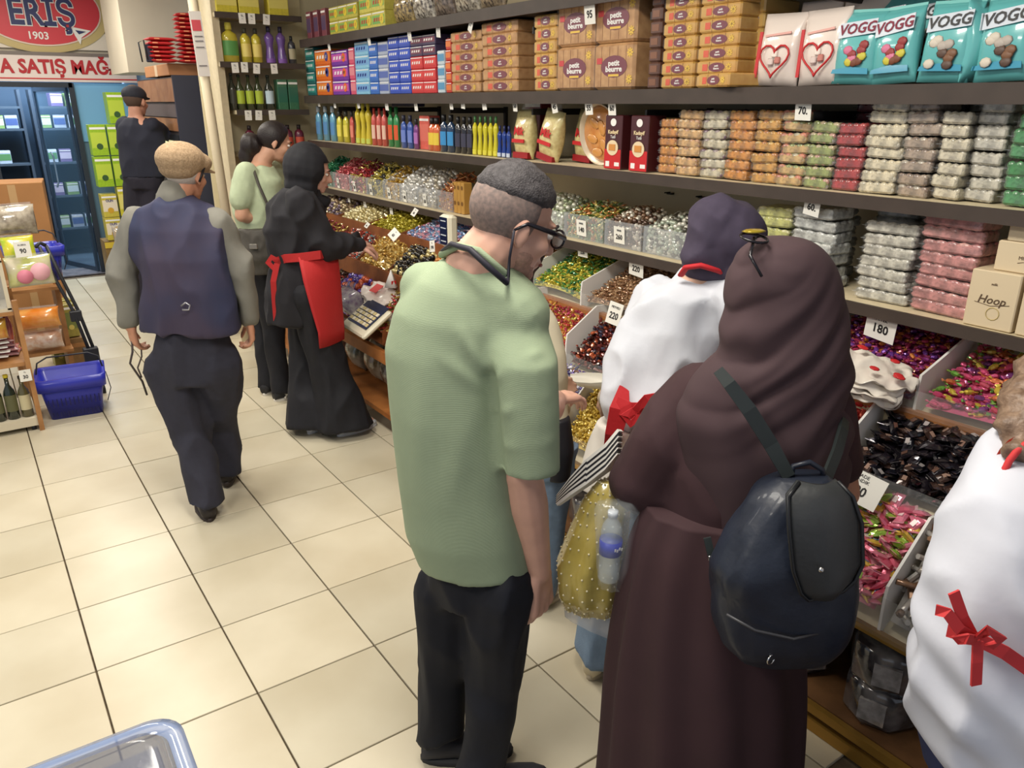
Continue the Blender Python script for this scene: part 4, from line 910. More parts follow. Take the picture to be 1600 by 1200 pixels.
def add_shoe(parent,ank,toe,m,sole,name='shoe',w=.047,h=.085,heel=.03,lift=0,stripe=None):
    """ank ankle point above the ground, toe tip direction point"""
    a=V((ank[0],ank[1],0)); t=V((toe[0],toe[1],0)); d=(t-a).normalized(); L=.27; r=d.cross(V((0,0,1))); a0=a-d*.06
    g=MB(); rs=[]
    for u,wd,hh in ((0,.55,.75),(.06,.8,.95),(.2,.86,1.0),(.35,.85,.92),(.5,.95,.70),(.68,1.0,.55),(.85,.86,.45),(.96,.55,.32),(1,.2,.2)):
        c=a0+d*L*u; ring=[]
        for j in range(12):
            an=2*PI*j/12; ring.append(tuple(c+r*w*wd*math.cos(an)+V((0,0,lift+max(.018,.018+h*hh*(.5+.5*math.sin(an)))))))
        rs.append(ring)
    g.rings(rs,m); o=g.build(name,parent)
    g=MB(); rs=[]
    for z in (0,.026):
        rs.append([tuple(a0+d*(L*(.5+.515*math.cos(2*PI*j/20)))+r*w*1.03*math.sin(2*PI*j/20)*(1 if math.cos(2*PI*j/20)>-.2 else .9)+V((0,0,z+lift))) for j in range(20)])
    g.rings(rs,sole); g.build('sole',o)
    return o
def body(name,label,J,skin,head,hr=1.0,vox=.007,hands=None,hs=.93,smooth=3,build=1.0,group=None,tq=.86,aq=1.0,nq=.9):
    """one continuous skin surface; J joints in world space"""
    b=Blob(); q=build*tq
    b.chain([J['pel'],J['waist'],J['chest']],[.10*q,.09*q,.10*q]); lat=(V(J['shR'])-V(J['shL'])).normalized()
    b.loft([(V(J['pel'])-V((0,0,.08)),.12*q,.09*q),(J['pel'],.165*q,.11*q),(J['waist'],.135*q,.10*q),(J['chest'],.165*q,.115*q),(V(J['chest'])*.35+V(J['neck'])*.65,.15*q,.09*q),(J['neck'],.06,.055)],lat)
    hc,yaw,pit,rol=head; A=frame_axes(yaw,pit,rol)
    b.cap(J['neck'],V(hc)+A@V((0,-.022,-.06)),.062*nq,.058*nq)
    _,P=add_head(b,hc,yaw,pit,rol,hs)
    for S in 'LR':
        b.cap(V(J['neck'])-V((0,0,.05)),J['sh'+S],.045,.05*q); b.chain([J['sh'+S],J['el'+S]],[.050*q,.043*aq])
        e,w=V(J['el'+S]),V(J['wr'+S]); b.chain([e,e.lerp(w,.3),w],[.041*aq,.044*aq,.028*aq])
        hp='hip'+S; b.chain([J[hp],J['kn'+S],V(J['kn'+S]).lerp(V(J['an'+S]),.35),J['an'+S]],[.08*q,.054*q,.052*q,.034*q]); b.cap(J['an'+S],V(J['toe'+S])+V((0,0,.02)),.034,.022)
        hd=(hands or {}).get(S)
        if hd is None: dd=(w-e).normalized(); hd=(dd,lat*(1 if S=='L' else -1)+V((0,0,.01)),1 if S=='L' else -1,.6)
        add_hand(b,w,hd[0],hd[1],hd[2],hd[3],hd[4] if len(hd)>4 else 1.0)
    o=b.build(name,None,SKIN(skin),vox,smooth); tag(o,label,'person',group); return o,A,P
def cloth_legs(parent,J,m,r=(.105,.075,.07),name='trousers',hem=.02,vox=.012,top=None,flare=1.0,amp=.01,q=1.0,seed=0):
    b=Blob(); lat=(V(J['hipR'])-V(J['hipL'])).normalized(); tp=top or V(J['waist'])
    b.loft([(V(J['pel'])-V((0,0,.10)),.15*q,.12*q),(J['pel'],.18*q,.128*q),(V(J['pel']).lerp(V(tp),.6),.168*q,.12*q),(tp,.15*q,.11*q)],lat)
    for S in 'LR':
        h,k,a=V(J['hip'+S]),V(J['kn'+S]),V(J['an'+S]); a2=a-V((0,0,a.z-hem-r[2]*flare*.3)); b.chain([h,k],[r[0],r[1]]); ax=(k-a).normalized(); b.loft([(V((a.x,a.y,hem)),r[2]*flare,r[2]*flare*1.1,lat,ax*.3+V((0,0,.7))),(a.lerp(k,.25),r[2]*(1+flare)/2,r[2]*(1+flare)/2,lat,ax),(a.lerp(k,.6),(r[1]+r[2])/2,(r[1]+r[2])/2,lat,ax),(k,r[1],r[1],lat,ax)],lat,20)
    hz=hem
    def ex(p,n):
        return p
    def fn(co,no):
        out=folds(amp,9,3.2,seed=seed)(co,no)
        if hz is not None: out[:,2]=np.maximum(out[:,2],hz)
        return out
    return b.build(name,parent,m,vox,2,fn)
def cap_hair(parent,A,P,m,fn,s=.93,name='hair',r=(.081,.103,.097),c=(0,-.015,.031),bump=.0,n=40,k=28):
    """shell over the skull; fn(x,y,z in head units)->True where hair shows"""
    rs=[]
    for i in range(k+1):
        a=-PI/2+PI*min(max(i/k,.002),.998); ring=[]
        for j in range(n):
            th=2*PI*j/n; x=r[0]*math.cos(a)*math.cos(th)+c[0]; y=r[1]*math.cos(a)*math.sin(th)+c[1]; z=r[2]*math.sin(a)+c[2]
            g=fn(x,y,z); q=.86+.14*g+bump*noise.noise(V((x*60,y*60,z*60)))*g
            ring.append(tuple(P(c[0]+(x-c[0])*q,c[1]+(y-c[1])*q,c[2]+(z-c[2])*q)))
        rs.append(ring)
    mb=MB(); mb.rings(rs,m); return mb.build(name,parent)
def ribbon(path,w,th,m,nrm=None,mb=None):
    """flat strap along a path"""
    mb=mb or MB(); P=[V(p) for p in path]; rs=[]
    for i,p in enumerate(P):
        t=(P[min(i+1,len(P)-1)]-P[max(i-1,0)]).normalized(); n=V(nrm[i] if isinstance(nrm,list) else nrm); n=(n-t*n.dot(t)).normalized(); s=t.cross(n); ww=w[i] if isinstance(w,list) else w
        rs.append([tuple(p+s*ww/2*a+n*th/2*b_) for a,b_ in ((-1,-1),(1,-1),(1,1),(-1,1))])
    mb.rings(rs,m,smooth=False); return mb

# ---- bearded man in the sage T-shirt (nearest) ----
c=(.93,1.5)
J=dict(pel=(0.928,1.502,0.715),waist=(0.927,1.502,0.867),chest=(0.929,1.501,1.279),neck=(0.93,1.488,1.489),
 shL=(0.887,1.677,1.39),shR=(0.984,1.377,1.393),elL=(1.22,1.59,1.053),wrL=(1.358,1.713,1.013),elR=(0.987,1.363,1.012),wrR=(1.044,1.371,0.716),
 hipL=(0.896,1.585,0.612),hipR=(0.952,1.424,0.681),knL=(0.883,1.606,0.337),knR=(0.959,1.456,0.361),anL=(0.869,1.606,0.07),anR=(0.888,1.431,0.07),toeL=(0.943,1.565,0.02),toeR=(0.979,1.398,0.02))
hw=math.radians(-8)
g,A,P=body('person','bearded man with glasses in a sage green T-shirt and black trousers, nearest shopper',J,(204,158,138),((1.011,1.443,1.599),hw,.36,.08),vox=.0055,aq=1.14,nq=1.12,tq=.8,
 hands=dict(R=(V((.06,.02,-1)),V((-.38,.85,0)),1,1.0,1.38),L=(V((.9,.2,-.1)),V((0,0,-1)),1,.7)),hs=.98)
# T-shirt
SAGE=M((142,156,128),.85,wave=('Z',150,1.5,.25),noise_amt=.04,nscale=8)
b=Blob(); lat=(V(J['shR'])-V(J['shL'])).normalized()
fy=V((math.cos(.1),math.sin(.1),0))

TS=[((0.805,1.588,0.735),(1.06,1.409,0.719),.135),((0.781,1.604,0.83),(1.053,1.414,0.819),.145),((0.776,1.608,0.976),(1.037,1.425,0.94),.145),((0.771,1.611,1.165),(1.033,1.428,1.149),.145),((0.768,1.613,1.311),(1.047,1.418,1.296),.14),((0.788,1.599,1.404),(1.056,1.412,1.374),.135),((0.83,1.57,1.48),(1.041,1.422,1.423),.115),((0.879,1.536,1.527),(0.998,1.453,1.487),.08)]
b.loft([((V(l)+V(r))/2,(V(r)-V(l)).length/2,d,V(r)-V(l)) for l,r,d in TS],lat,32,.9)
SLV=[((0.94,1.42,1.434),.060),((0.976,1.395,1.383),.078),((0.968,1.339,1.315),.083),((0.966,1.323,1.198),.078),((0.969,1.32,1.084),.077),((0.97,1.319,1.049),.0775)]
b.cap(V((0.935,1.484,1.489)),V((0.985,1.388,1.402)),.068,.078)
sd=(V(SLV[3][0])-V(SLV[5][0])).normalized()
b.loft([(p,r,r*.95,lat,sd) for p,r in SLV],lat,20)
b.chain([V((0.867,1.58,1.443)),V((0.969,1.668,1.38)),V((1.119,1.661,1.202))],[.07,.08,.075])
AR=V((0.889,1.37,1.284)); SH=V((0.776,1.461,1.227))
hz=(0.928,1.502,0.713)[2]
slz=V((0.991,1.348,1.024)); sld=(V((0.991,1.348,1.051))-V((0.996,1.332,1.251))).normalized()
CRS=[(V((0.89,1.357,1.28)),V((0.895,1.341,1.047)),-.016,.016),(V((0.886,1.36,1.28)),V((0.839,1.393,1.383)),.010,.014),(V((0.881,1.364,1.25)),V((0.803,1.418,1.325)),.006,.016),(V((0.886,1.335,1.284)),V((0.975,1.274,1.353)),.008,.012),(V((0.879,1.316,1.205)),V((0.97,1.265,1.254)),.007,.013),(V((0.884,1.313,1.128)),V((0.977,1.248,1.144)),.005,.014),(V((0.848,1.374,1.208)),V((0.802,1.407,0.967)),.006,.03),(V((0.776,1.449,1.321)),V((0.746,1.458,0.979)),.006,.03),(V((0.884,1.435,1.511)),V((0.879,1.365,1.325)),.005,.02)]
def tfold(co,no):
    out=co.copy()
    for i in range(len(co)):
        p=V(co[i]); d=p-AR; k=0
        # creases radiating from the armpit over the back
        L=d.length
        for A0,B0,am,ww in CRS:
            ab=B0-A0; tt=max(0,min(1,(p-A0).dot(ab)/ab.length_squared)); ds=(p-A0-ab*tt).length; k+=am*math.exp(-(ds/ww)**2)*(1 if am<-.01 else math.sin(PI*(.12+.76*tt)))
        k+=.012*(noise.noise(V((p.x*5,p.y*5,p.z*2.0+3)))+.25*noise.noise(V((p.x*12,p.y*12,p.z*3))))
        q=V(out[i])+V(no[i])*k
        out[i]=q
    out[:,2]=np.maximum(out[:,2],hz)
    return out
sh=b.build('t_shirt',g,SAGE,.009,4,tfold)
mb=MB(); mb.tube([V((0.879,1.536,1.527))+V((0,0,0)),V((0.878,1.463,1.557)),V((0.902,1.416,1.551)),V((0.951,1.394,1.503)),V((1.024,1.434,1.447)),V((1.043,1.519,1.447)),V((0.969,1.558,1.503))],.0085,SAGE,8,loop=True); mb.build('collar',sh)
BLKT=M((12,15,26),.8,noise_amt=.1,nscale=40)
cloth_legs(g,J,BLKT,(.094,.080,.070),hem=.09,vox=.011,amp=.012,q=.84,seed=3,top=V(J['pel'])+V((0,0,.05)))
SHOE=M((44,44,50),.7)
add_shoe(g,J['anL'],J['toeL'],SHOE,M((38,38,42),.6)); add_shoe(g,J['anR'],J['toeR'],SHOE,M((38,38,42),.6))
HAIR=M((44,40,42),.7,c2=(70,66,68),nscale=90,bump=.6,bscale=260); HG=M((136,116,108),.75,c2=(108,96,92),nscale=110)
def hl(x,y,z): return 1.0 if (z>.045+.06*max(0,y) if y<.055 else z>.075+(y-.055)*.3) and (z>.03 or y<-.04) else 0.0
cap_hair(g,A,P,HAIR,lambda x,y,z: max(0,min(1,(z-(.055 if y<.03 else .065))*60+.5)) if y<.075 or z>.085 else 0,s=.98,r=(.084,.105,.106),bump=.05)
cap_hair(g,A,P,HG,lambda x,y,z: (max(0,min(1,(.035-y)*50)) if z>-.055 else 0) if z<.07 else 1,s=.98,r=(.0805,.1005,.094),name='cropped_hair')
# beard stubble
mb=Blob(); add=lambda p,r:mb.ell(P(*p),tuple(q*.98 for q in r),A)
add((0,.037,-.084),(.0495,.052,.034)); add((0,.078,-.102),(.0235,.019,.019)); add((.034,.03,-.06),(.028,.034,.03)); add((-.034,.03,-.06),(.028,.034,.03))
mb.build('beard',g,M((184,142,124),.8,c2=(160,126,110),nscale=160),.006,2)
face_bits(g,A,P,.98,(40,30,26),(46,40,40))
gl=MB(); FR=M((20,18,26),.25)
for k in (-1,1):
    gl.tube([P(k*.034+.029*math.cos(a),.108,.0+.021*math.sin(a)) for a in [2*PI*i/18 for i in range(18)]],.0028,FR,6,loop=True)
    gl.tube([P(k*.064,.106,.008),P(k*.083,.06,.012),P(k*.086,-.01,.012),P(k*.084,-.035,-.01)],[.006,.0065,.0045,.003],FR,6)
gl.tube([P(-.008,.11,.003),P(.008,.11,.003)],.0025,FR,6)
gg=gl.build('glasses',g)
gl=MB()
for k in (-1,1): gl.add([P(k*.034+.027*math.cos(a),.108,.019*math.sin(a)) for a in [2*PI*i/18 for i in range(18)]],[tuple(range(18))],CLEARS)
gl.build('lens',gg)
mb=MB(); mb.tube([P(.084,-.035,-.01),P(.080,-.02,-.07),P(.07,.0,-.115),V((0.932,1.352,1.488)),V((0.899,1.375,1.524)),V((0.874,1.405,1.558)),V((0.862,1.462,1.563)),V((0.879,1.536,1.535)),P(-.07,-.02,-.12),P(-.084,-.035,-.01)],[.003,.003,.004,.0065,.007,.007,.006,.004,.003,.003],M((34,32,44),.6),8); mb.build('glasses_cord',gg)
# ---- woman in brown veil and skirt ----
BR=M((64,46,50),.85,noise_amt=.06,nscale=6); BR2=M((56,34,38),.85,noise_amt=.08,nscale=6)
J=dict(pel=(1.381,1.05,0.841),waist=(1.393,1.041,0.998),chest=(1.404,1.037,1.192),neck=(1.422,1.028,1.344),
 shL=(1.368,1.16,1.201),shR=(1.512,0.932,1.21),elL=(1.219,1.236,0.958),wrL=(1.421,1.388,0.96),elR=(1.605,0.915,0.971),wrR=(1.683,1.184,0.93),
 hipL=(1.348,1.097,0.793),hipR=(1.43,0.991,0.818),knL=(1.36,1.088,0.422),knR=(1.437,0.986,0.436),anL=(1.357,1.09,0.023),anR=(1.427,0.993,0.043),toeL=(1.489,1.194,-0.05),toeR=(1.568,1.089,-0.046))
g,A,P=body('person','woman in a long dark brown veil and skirt with a black backpack',J,(190,140,116),((1.446,1.026,1.434),math.radians(80),.2,0),vox=.009,hs=.9)
# skirt: pleated loft

SKP=[((1.21,1.169,0.946),(1.51,0.959,0.947),.13),((1.183,1.188,0.841),(1.519,0.953,0.841),.15),((1.165,1.2,0.675),(1.538,0.939,0.676),.17),((1.153,1.208,0.479),(1.558,0.925,0.48),.19),((1.148,1.212,0.27),(1.574,0.914,0.27),.205),((1.144,1.215,0.044),(1.586,0.906,0.045),.22)]
def interp(rows,t):
    x=t*(len(rows)-1); i=min(int(x),len(rows)-2); f=x-i
    g=lambda k:rows[max(0,min(len(rows)-1,i+k))]
    def cr(a,b,c,d): return .5*((2*b)+(c-a)*f+(2*a-5*b+4*c-d)*f*f+(3*b-a-3*c+d)*f**3)
    return cr(*[V(g(k)[0]) for k in (-1,0,1,2)]),cr(*[V(g(k)[1]) for k in (-1,0,1,2)]),cr(*[g(k)[2] for k in (-1,0,1,2)])
rs=[]; n=96
for i in range(40):
    t=i/39; l,r,d=interp(SKP,t); cc=(l+r)/2; la=(r-l).normalized(); R0=(r-l).length/2; dp=V((0,0,1)).cross(la).normalized(); ring=[]
    for j in range(n):
        a=2*PI*j/n; w_=1+(.02+.035*t)*math.sin(a*11+1.6*noise.noise(V((a*1.3,t*1.5,0))))+.03*t*noise.noise(V((math.cos(a)*3,math.sin(a)*3,t*2)))
        ring.append(tuple(cc+la*R0*math.cos(a)*w_+dp*d*math.sin(a)*w_))
    rs.append(ring)
mb=MB(); mb.rings(rs,BR2); mb.build('skirt',g)
# arms and veil
b=Blob()
b.chain([J['shL'],V((1.277,1.195,1.087)),V((1.238,1.223,0.975))],[.085,.085,.075]); b.chain([V((1.238,1.223,0.975)),V((1.437,1.327,0.922))],[.078,.055])
b.chain([J['shR'],V((1.57,0.915,1.065))],[.06,.055]); b.chain([V((1.57,0.915,1.065)),V((1.675,1.116,0.94))],[.055,.05])
b.loft([(V((1.363,1.062,0.903)),.16,.11),(V((1.384,1.047,1.031)),.175,.12),(V((1.405,1.036,1.176)),.18,.12),(V((1.423,1.028,1.268)),.12,.08)],V(J['shR'])-V(J['shL']))
b.build('abaya_top',g,BR2,.012,3,folds(.012,8,4,seed=5))
VR=[((1.421,1.044,1.582),(1.443,1.028,1.582),.015),((1.385,1.069,1.571),(1.479,1.003,1.574),.07),((1.357,1.088,1.544),(1.51,0.981,1.547),.098),((1.342,1.099,1.492),(1.535,0.964,1.5),.115),((1.331,1.095,1.416),(1.548,0.942,1.424),.115),((1.322,1.089,1.339),(1.555,0.925,1.339),.118),((1.285,1.115,1.271),(1.568,0.917,1.256),.122),((1.254,1.136,1.194),(1.581,0.908,1.178),.135),((1.264,1.129,1.098),(1.588,0.903,1.098),.145),((1.283,1.116,0.998),(1.586,0.904,1.016),.15),((1.31,1.097,0.885),(1.557,0.924,0.965),.15)]
rs=[]; n=150; K_=130
for i in range(K_+1):
    t=i/K_; l,r,d=interp(VR,t); cc=(l+r)/2; la=(r-l).normalized(); R0=(r-l).length/2; dp=V((0,0,1)).cross(la).normalized(); ring=[]
    for j in range(n):
        a=2*PI*j/n
        # sweeping drape folds from the right shoulder up round the left of the head
        u=math.cos(a); nz=noise.noise(V((u*1.6,math.sin(a)*1.2,t*2.4)))
        ph=46*(t+.17*u+.05*u*u+.035*nz); rd=2*abs(math.sin(ph*.5))-1.2; rd2=math.sin(ph*1.7+3*nz)
        fa=(.062*rd+.018*rd2)*math.exp(-((t-.52-.08*u)/.21)**2)*(.35+.65*(.5-.5*math.sin(a)))
        fb=.018*math.sin(a*9+t*3)*max(0,t-.5)*2
        w_=1+fa+fb; p=cc+la*R0*math.cos(a)*w_+dp*d*math.sin(a)*w_
        if t>.9: p.z-= .03*(t-.9)*10*(1 if math.cos(a)<-.2 else .2)
        ring.append(tuple(p))
    rs.append(ring)
mb=MB(); mb.rings(rs,BR); vl=mb.build('veil',g)
mb=MB()
q0=V((1.339,1.04,1.588))
for k in (-1,1): mb.tube([q0+V((.0,.0,0))+(V((1.43,1.074,1.569))-q0)*(.5+.5*k)+V((.028*math.cos(a),.028*math.sin(a),.006*math.sin(a*1))) for a in [2*PI*i/14 for i in range(14)]],.003,FR,6,loop=True)
mb.tube([q0,V((1.286,1.004,1.562)),V((1.288,0.972,1.525))],[.004,.0035,.003],FR,6)
mb.ell(q0+V((.01,.01,.012)),(.03,.022,.004),M((150,130,40),.1,.3),10,4); mb.build('sunglasses',g)
# backpack : worn by her, a thing of its own look but carried

LE=M((26,32,46),.5,coat=.12,noise_amt=.15,nscale=12,bump=.25,bscale=60); LF=M((44,46,48),.55,coat=.08,bump=.25,bscale=60); STR=M((40,46,46),.5)
bp=thing('backpack','black leather backpack hanging low on the brown veiled woman','backpack',(1.331,0.838,0.717),0)
off=-V(bp.location)
BPR=[((1.238,0.891,0.687),(1.403,0.776,0.684),.05),((1.202,0.916,0.751),(1.434,0.754,0.742),.082),((1.181,0.931,0.859),(1.435,0.753,0.843),.09),((1.184,0.929,0.939),(1.428,0.758,0.939),.088),((1.218,0.917,1.026),(1.424,0.773,1.027),.08),((1.26,0.9,1.089),(1.402,0.8,1.089),.065),((1.298,0.885,1.115),(1.38,0.828,1.119),.03)]
rs=[]; n=64
for i in range(37):
    t=i/36; l,r,d=interp(BPR,t); cc=(l+r)/2; la=(r-l).normalized(); R0=(r-l).length/2; dp=V((0,0,1)).cross(la).normalized(); ring=[]
    for j in range(n):
        a=2*PI*j/n; ca,sa=math.cos(a),math.sin(a); ca=abs(ca)**.75*(1 if ca>0 else -1); sa=abs(sa)**.75*(1 if sa>0 else -1)
        w_=1+.09*noise.noise(V((math.cos(a)*1.6,math.sin(a)*1.6,t*5)))+.05*noise.noise(V((math.cos(a)*4,math.sin(a)*4,t*9)))
        ring.append(tuple(cc+off+la*R0*ca*w_+dp*d*sa*w_))
    rs.append(ring)
mb=MB(); mb.rings(rs,LE); mb.build('bag_body',bp)
FLP=[((1.254,0.807,1.149),(1.325,0.769,1.147)),((1.212,0.8,1.133),(1.33,0.735,1.125)),((1.208,0.784,1.064),(1.341,0.715,1.073)),((1.214,0.768,0.983),(1.35,0.703,0.982)),((1.236,0.758,0.927),(1.342,0.709,0.944)),((1.255,0.751,0.907),(1.324,0.721,0.918))]
rs=[]
for l,r in FLP:
    l,r=V(l)+off,V(r)+off; la=(r-l); nn=V((0,0,1)).cross(la).normalized(); row=[]
    if nn.dot(V((-.57,-.82,0)))<0: nn=-nn
    for j in range(13): u=j/12; row.append(tuple(l+la*u+nn*.022*math.sin(PI*u)))
    for j in range(12,-1,-1): u=j/12; row.append(tuple(l+la*u+nn*(.022*math.sin(PI*u)-.008)))
    rs.append(row)
mb=MB(); mb.rings(rs,LF); fl=mb.build('flap',bp)
e=[V(l)+off for l,r in FLP]+[V(r)+off for l,r in reversed(FLP)]
mb=MB(); mb.tube([p-V((.003,.004,0)) for p in e],.004,M((22,24,28),.4),6); mb.build('flap_piping',fl)
mb=MB(); mb.ell(V((1.241,0.724,0.996))+off,(.006,.006,.006),M((190,190,190),.2,1),8,6); mb.build('snap',fl)
mb=MB(); ribbon([V(p)+off for p in ((1.219,1.002,1.333),(1.224,0.974,1.31),(1.249,0.938,1.259),(1.289,0.904,1.183),(1.313,0.869,1.117))],[.022,.026,.03,.03,.026],.008,STR,V((-.57,-.82,.1)),mb); mb.build('strap',bp,None)
mb=MB(); ribbon([V(p)+off for p in ((1.522,0.888,1.214),(1.475,0.86,1.189),(1.441,0.846,1.15),(1.402,0.837,1.104))],.026,.008,STR,V((-.3,-.9,.1)),mb); mb.build('strap',bp)
mb=MB(); ribbon([V(p)+off for p in ((1.204,0.976,0.956),(1.207,0.961,0.914),(1.214,0.944,0.871),(1.217,0.93,0.829))],.016,.006,STR,V((-.57,-.82,.1)),mb); mb.build('strap_end',bp)
mb=MB(); mb.cbox(V((1.198,0.95,0.92))+off,(.02,.006,.012),M((200,200,200),.2,1),.001,R=frame_axes(math.radians(55))); mb.build('buckle',bp)
mb=MB(); mb.tube([V(p)+off for p in ((1.322,0.869,1.11),(1.323,0.868,1.139),(1.35,0.849,1.148),(1.374,0.833,1.13),(1.38,0.829,1.107))],.006,LE,8); mb.build('handle',bp)
mb=MB(); mb.tube([V(p)+off for p in ((1.149,0.862,0.848),(1.184,0.813,0.823),(1.246,0.763,0.806),(1.329,0.73,0.812))],.003,M((60,60,64),.4),6); mb.build('zip',bp)
mb=MB(); mb.tube([V((1.231,0.798,0.738))+off+V((.012*math.cos(a),0,.012*math.sin(a))) for a in [2*PI*i/10 for i in range(10)]],.002,M((210,210,210),.2,1),6,loop=True); mb.build('ring_pull',bp)

# ---- sweet seller in a white shirt bending over the bins ----
J=dict(pel=(1.644,1.619,0.815),waist=(1.632,1.632,0.946),chest=(1.755,1.634,1.154),neck=(1.848,1.614,1.36),
 shL=(1.798,1.757,1.258),shR=(1.863,1.486,1.273),elL=(1.67,1.779,0.957),wrL=(1.799,1.982,0.839),elR=(1.999,1.513,0.991),wrR=(2.191,1.672,0.904),
 hipL=(1.602,1.644,0.75),hipR=(1.692,1.561,0.735),knL=(1.551,1.644,0.459),knR=(1.624,1.553,0.431),anL=(1.502,1.63,0.08),anR=(1.585,1.513,0.08),toeL=(1.688,1.699,0.02),toeR=(1.773,1.574,0.02))
g,A,P=body('person','seller in a white shirt, dark veil and red tied apron bending over the bins',J,(200,160,138),((1.907,1.569,1.44),math.radians(35),.45,0),vox=.009,hs=.9,build=.82)
b=Blob(); WS=M((200,203,212),.8,bump=.15,bscale=50)
b.loft([((1.63,1.633,0.913),.125,.10),((1.635,1.629,0.978),.135,.11),((1.705,1.638,1.078),.165,.12),((1.759,1.629,1.197),.165,.12),((1.808,1.623,1.293),.13,.10),((1.845,1.616,1.36),.07,.07)],(V((1.841,1.522,1.208))-V((1.6,1.69,1.218))))
b.chain([J['shL'],V((1.704,1.762,1.067)),V((1.684,1.763,0.959))],[.065,.062,.055]); b.chain([J['shR'],J['elR'],J['wrR']],[.085,.072,.05])
ws=b.build('white_shirt',g,WS,.010,3,folds(.024,9,4,seed=9))
b=Blob(); b.cap(V((1.673,1.777,1.013)),V((1.677,1.775,0.93)),.052,.05); b.cap(V((1.677,1.775,0.93)),V((1.768,1.931,0.861)),.048,.04); b.build('undersleeve',g,M((206,190,166),.8),.010,3,folds(.006,14,8))
REDC=M((186,34,42),.7,bump=.2,bscale=60)
b=Blob(); b.loft([((1.614,1.636,0.68),.17,.12),((1.621,1.636,0.77),.16,.12),((1.63,1.633,0.902),.135,.11)],V((1.731,1.559,0.904))-V((1.532,1.697,0.904)))
b.build('white_shirt_tail',ws,M((214,208,200),.8),.011,2,folds(.010,10,4,seed=4))
mb=MB(); n1=V((-.57,-.8,.2))
ribbon([V(p) for p in ((1.546,1.619,1.043),(1.497,1.582,0.993),(1.481,1.587,0.912),(1.48,1.612,0.85))],[.03,.06,.05,.02],.006,REDC,n1,mb)
ribbon([V(p) for p in ((1.497,1.6,1.003),(1.513,1.552,0.995),(1.548,1.522,1.001),(1.614,1.498,1.03))],[.05,.05,.045,.04],.006,REDC,n1,mb)
ap=mb.build('apron_tie',g)
mb=MB()
for pts in (((1.509,1.53,1.003),(1.528,1.505,1.047),(1.562,1.493,1.051),(1.567,1.49,1.023),(1.522,1.521,0.995)),((1.506,1.532,1.003),(1.477,1.541,0.991),(1.493,1.529,0.966),(1.523,1.521,0.987)),((1.519,1.524,0.995),(1.517,1.513,0.96),(1.538,1.51,0.925))):
    ribbon([V(p) for p in pts],.022,.005,REDC,n1,mb)
mb.build('bow',ap)
mb=MB(); mb.tube([V(p) for p in ((1.748,1.611,1.362),(1.744,1.589,1.39),(1.764,1.551,1.4),(1.812,1.529,1.384),(1.856,1.535,1.359))],[.012,.014,.014,.014,.012],REDC,8,sy=.6); mb.build('apron_neck_strap',g)
DV=M((62,54,72),.85,noise_amt=.08)
b=Blob(); b.ell((1.908,1.568,1.465),(.105,.118,.112),frame_axes(math.radians(35),.4)); b.ell((1.841,1.588,1.41),(.085,.08,.07)); b.cap((1.818,1.611,1.39),(1.899,1.53,1.378),.05,.06); b.cap((1.812,1.597,1.426),(1.86,1.586,1.509),.06,.09)
b.build('veil',g,DV,.009,3,folds(.010,9,9,seed=2))
JE=M((112,132,154),.85,noise_amt=.12,nscale=20,bump=.3,bscale=300)
cloth_legs(g,J,JE,(.09,.08,.085),hem=.075,flare=1.05,amp=.012,q=.86,top=V(J['pel']),seed=6)
SN=M((214,200,170),.6); add_shoe(g,J['anL'],J['toeL'],SN,M((190,176,150),.6)); add_shoe(g,J['anR'],J['toeR'],SN,M((190,176,150),.6))
# ---- shopper hidden behind the bearded man ----
J=dict(pel=(1.549,2.046,0.681),waist=(1.54,2.052,0.829),chest=(1.516,2.069,1.089),neck=(1.491,2.087,1.257),
 shL=(1.481,2.216,1.176),shR=(1.513,2.022,1.168),elL=(1.584,2.265,0.854),wrL=(1.744,2.275,0.818),elR=(1.566,1.998,0.889),wrR=(1.715,2.125,0.766),
 hipL=(1.522,2.114,0.611),hipR=(1.575,2.003,0.639),knL=(1.529,2.121,0.309),knR=(1.573,2.029,0.311),anL=(1.512,2.108,-0.025),anR=(1.548,2.046,-0.019),toeL=(1.67,2.156,-0.088),toeR=(1.723,2.095,-0.105))
g,A,P=body('person','shopper in a cream top and pale jeans, mostly hidden behind the bearded man',J,(204,160,136),((1.501,2.116,1.381),math.radians(20),.3,0),vox=.009,hs=.9,build=.85)
b=Blob(); b.loft([((1.549,2.046,0.668),.13,.10),((1.54,2.052,0.829),.125,.10),((1.52,2.066,1.066),.14,.10),((1.502,2.079,1.179),.12,.09),((1.491,2.087,1.246),.06,.06)],V(J['shR'])-V(J['shL'])); b.chain([J['shR'],J['elR'],V(J['wrR']).lerp(V(J['elR']),.2)],[.058,.05,.04]); b.chain([J['shL'],J['elL'],J['wrL']],[.055,.05,.04])
b.build('cream_top',g,M((206,196,170),.85),.011,3,folds(.010,9,5))
b=Blob(); b.ell((1.486,2.102,1.405),(.095,.105,.11),frame_axes(.35)); b.cap((1.469,2.101,1.375),(1.469,2.078,1.272),.07,.06); b.build('hair',g,M((44,34,30),.7),.01,3,folds(.008,20,4))
cloth_legs(g,J,M((116,136,160),.85,noise_amt=.1),(.085,.07,.07),hem=.04,amp=.009,q=.85,top=V(J['pel']))
add_shoe(g,J['anL'],J['toeL'],SN,SN); add_shoe(g,J['anR'],J['toeR'],SN,SN)
b=Blob(); b.loft([((1.563,1.963,0.595),.05,.06),((1.565,1.962,0.708),.06,.07),((1.559,1.966,0.83),.05,.06)],(1,-.3,0)); o=b.build('shoulder_bag',None,M((26,26,34),.6),.010,2); tag(o,'small black bag at the hip of the shopper in the cream top','bag')
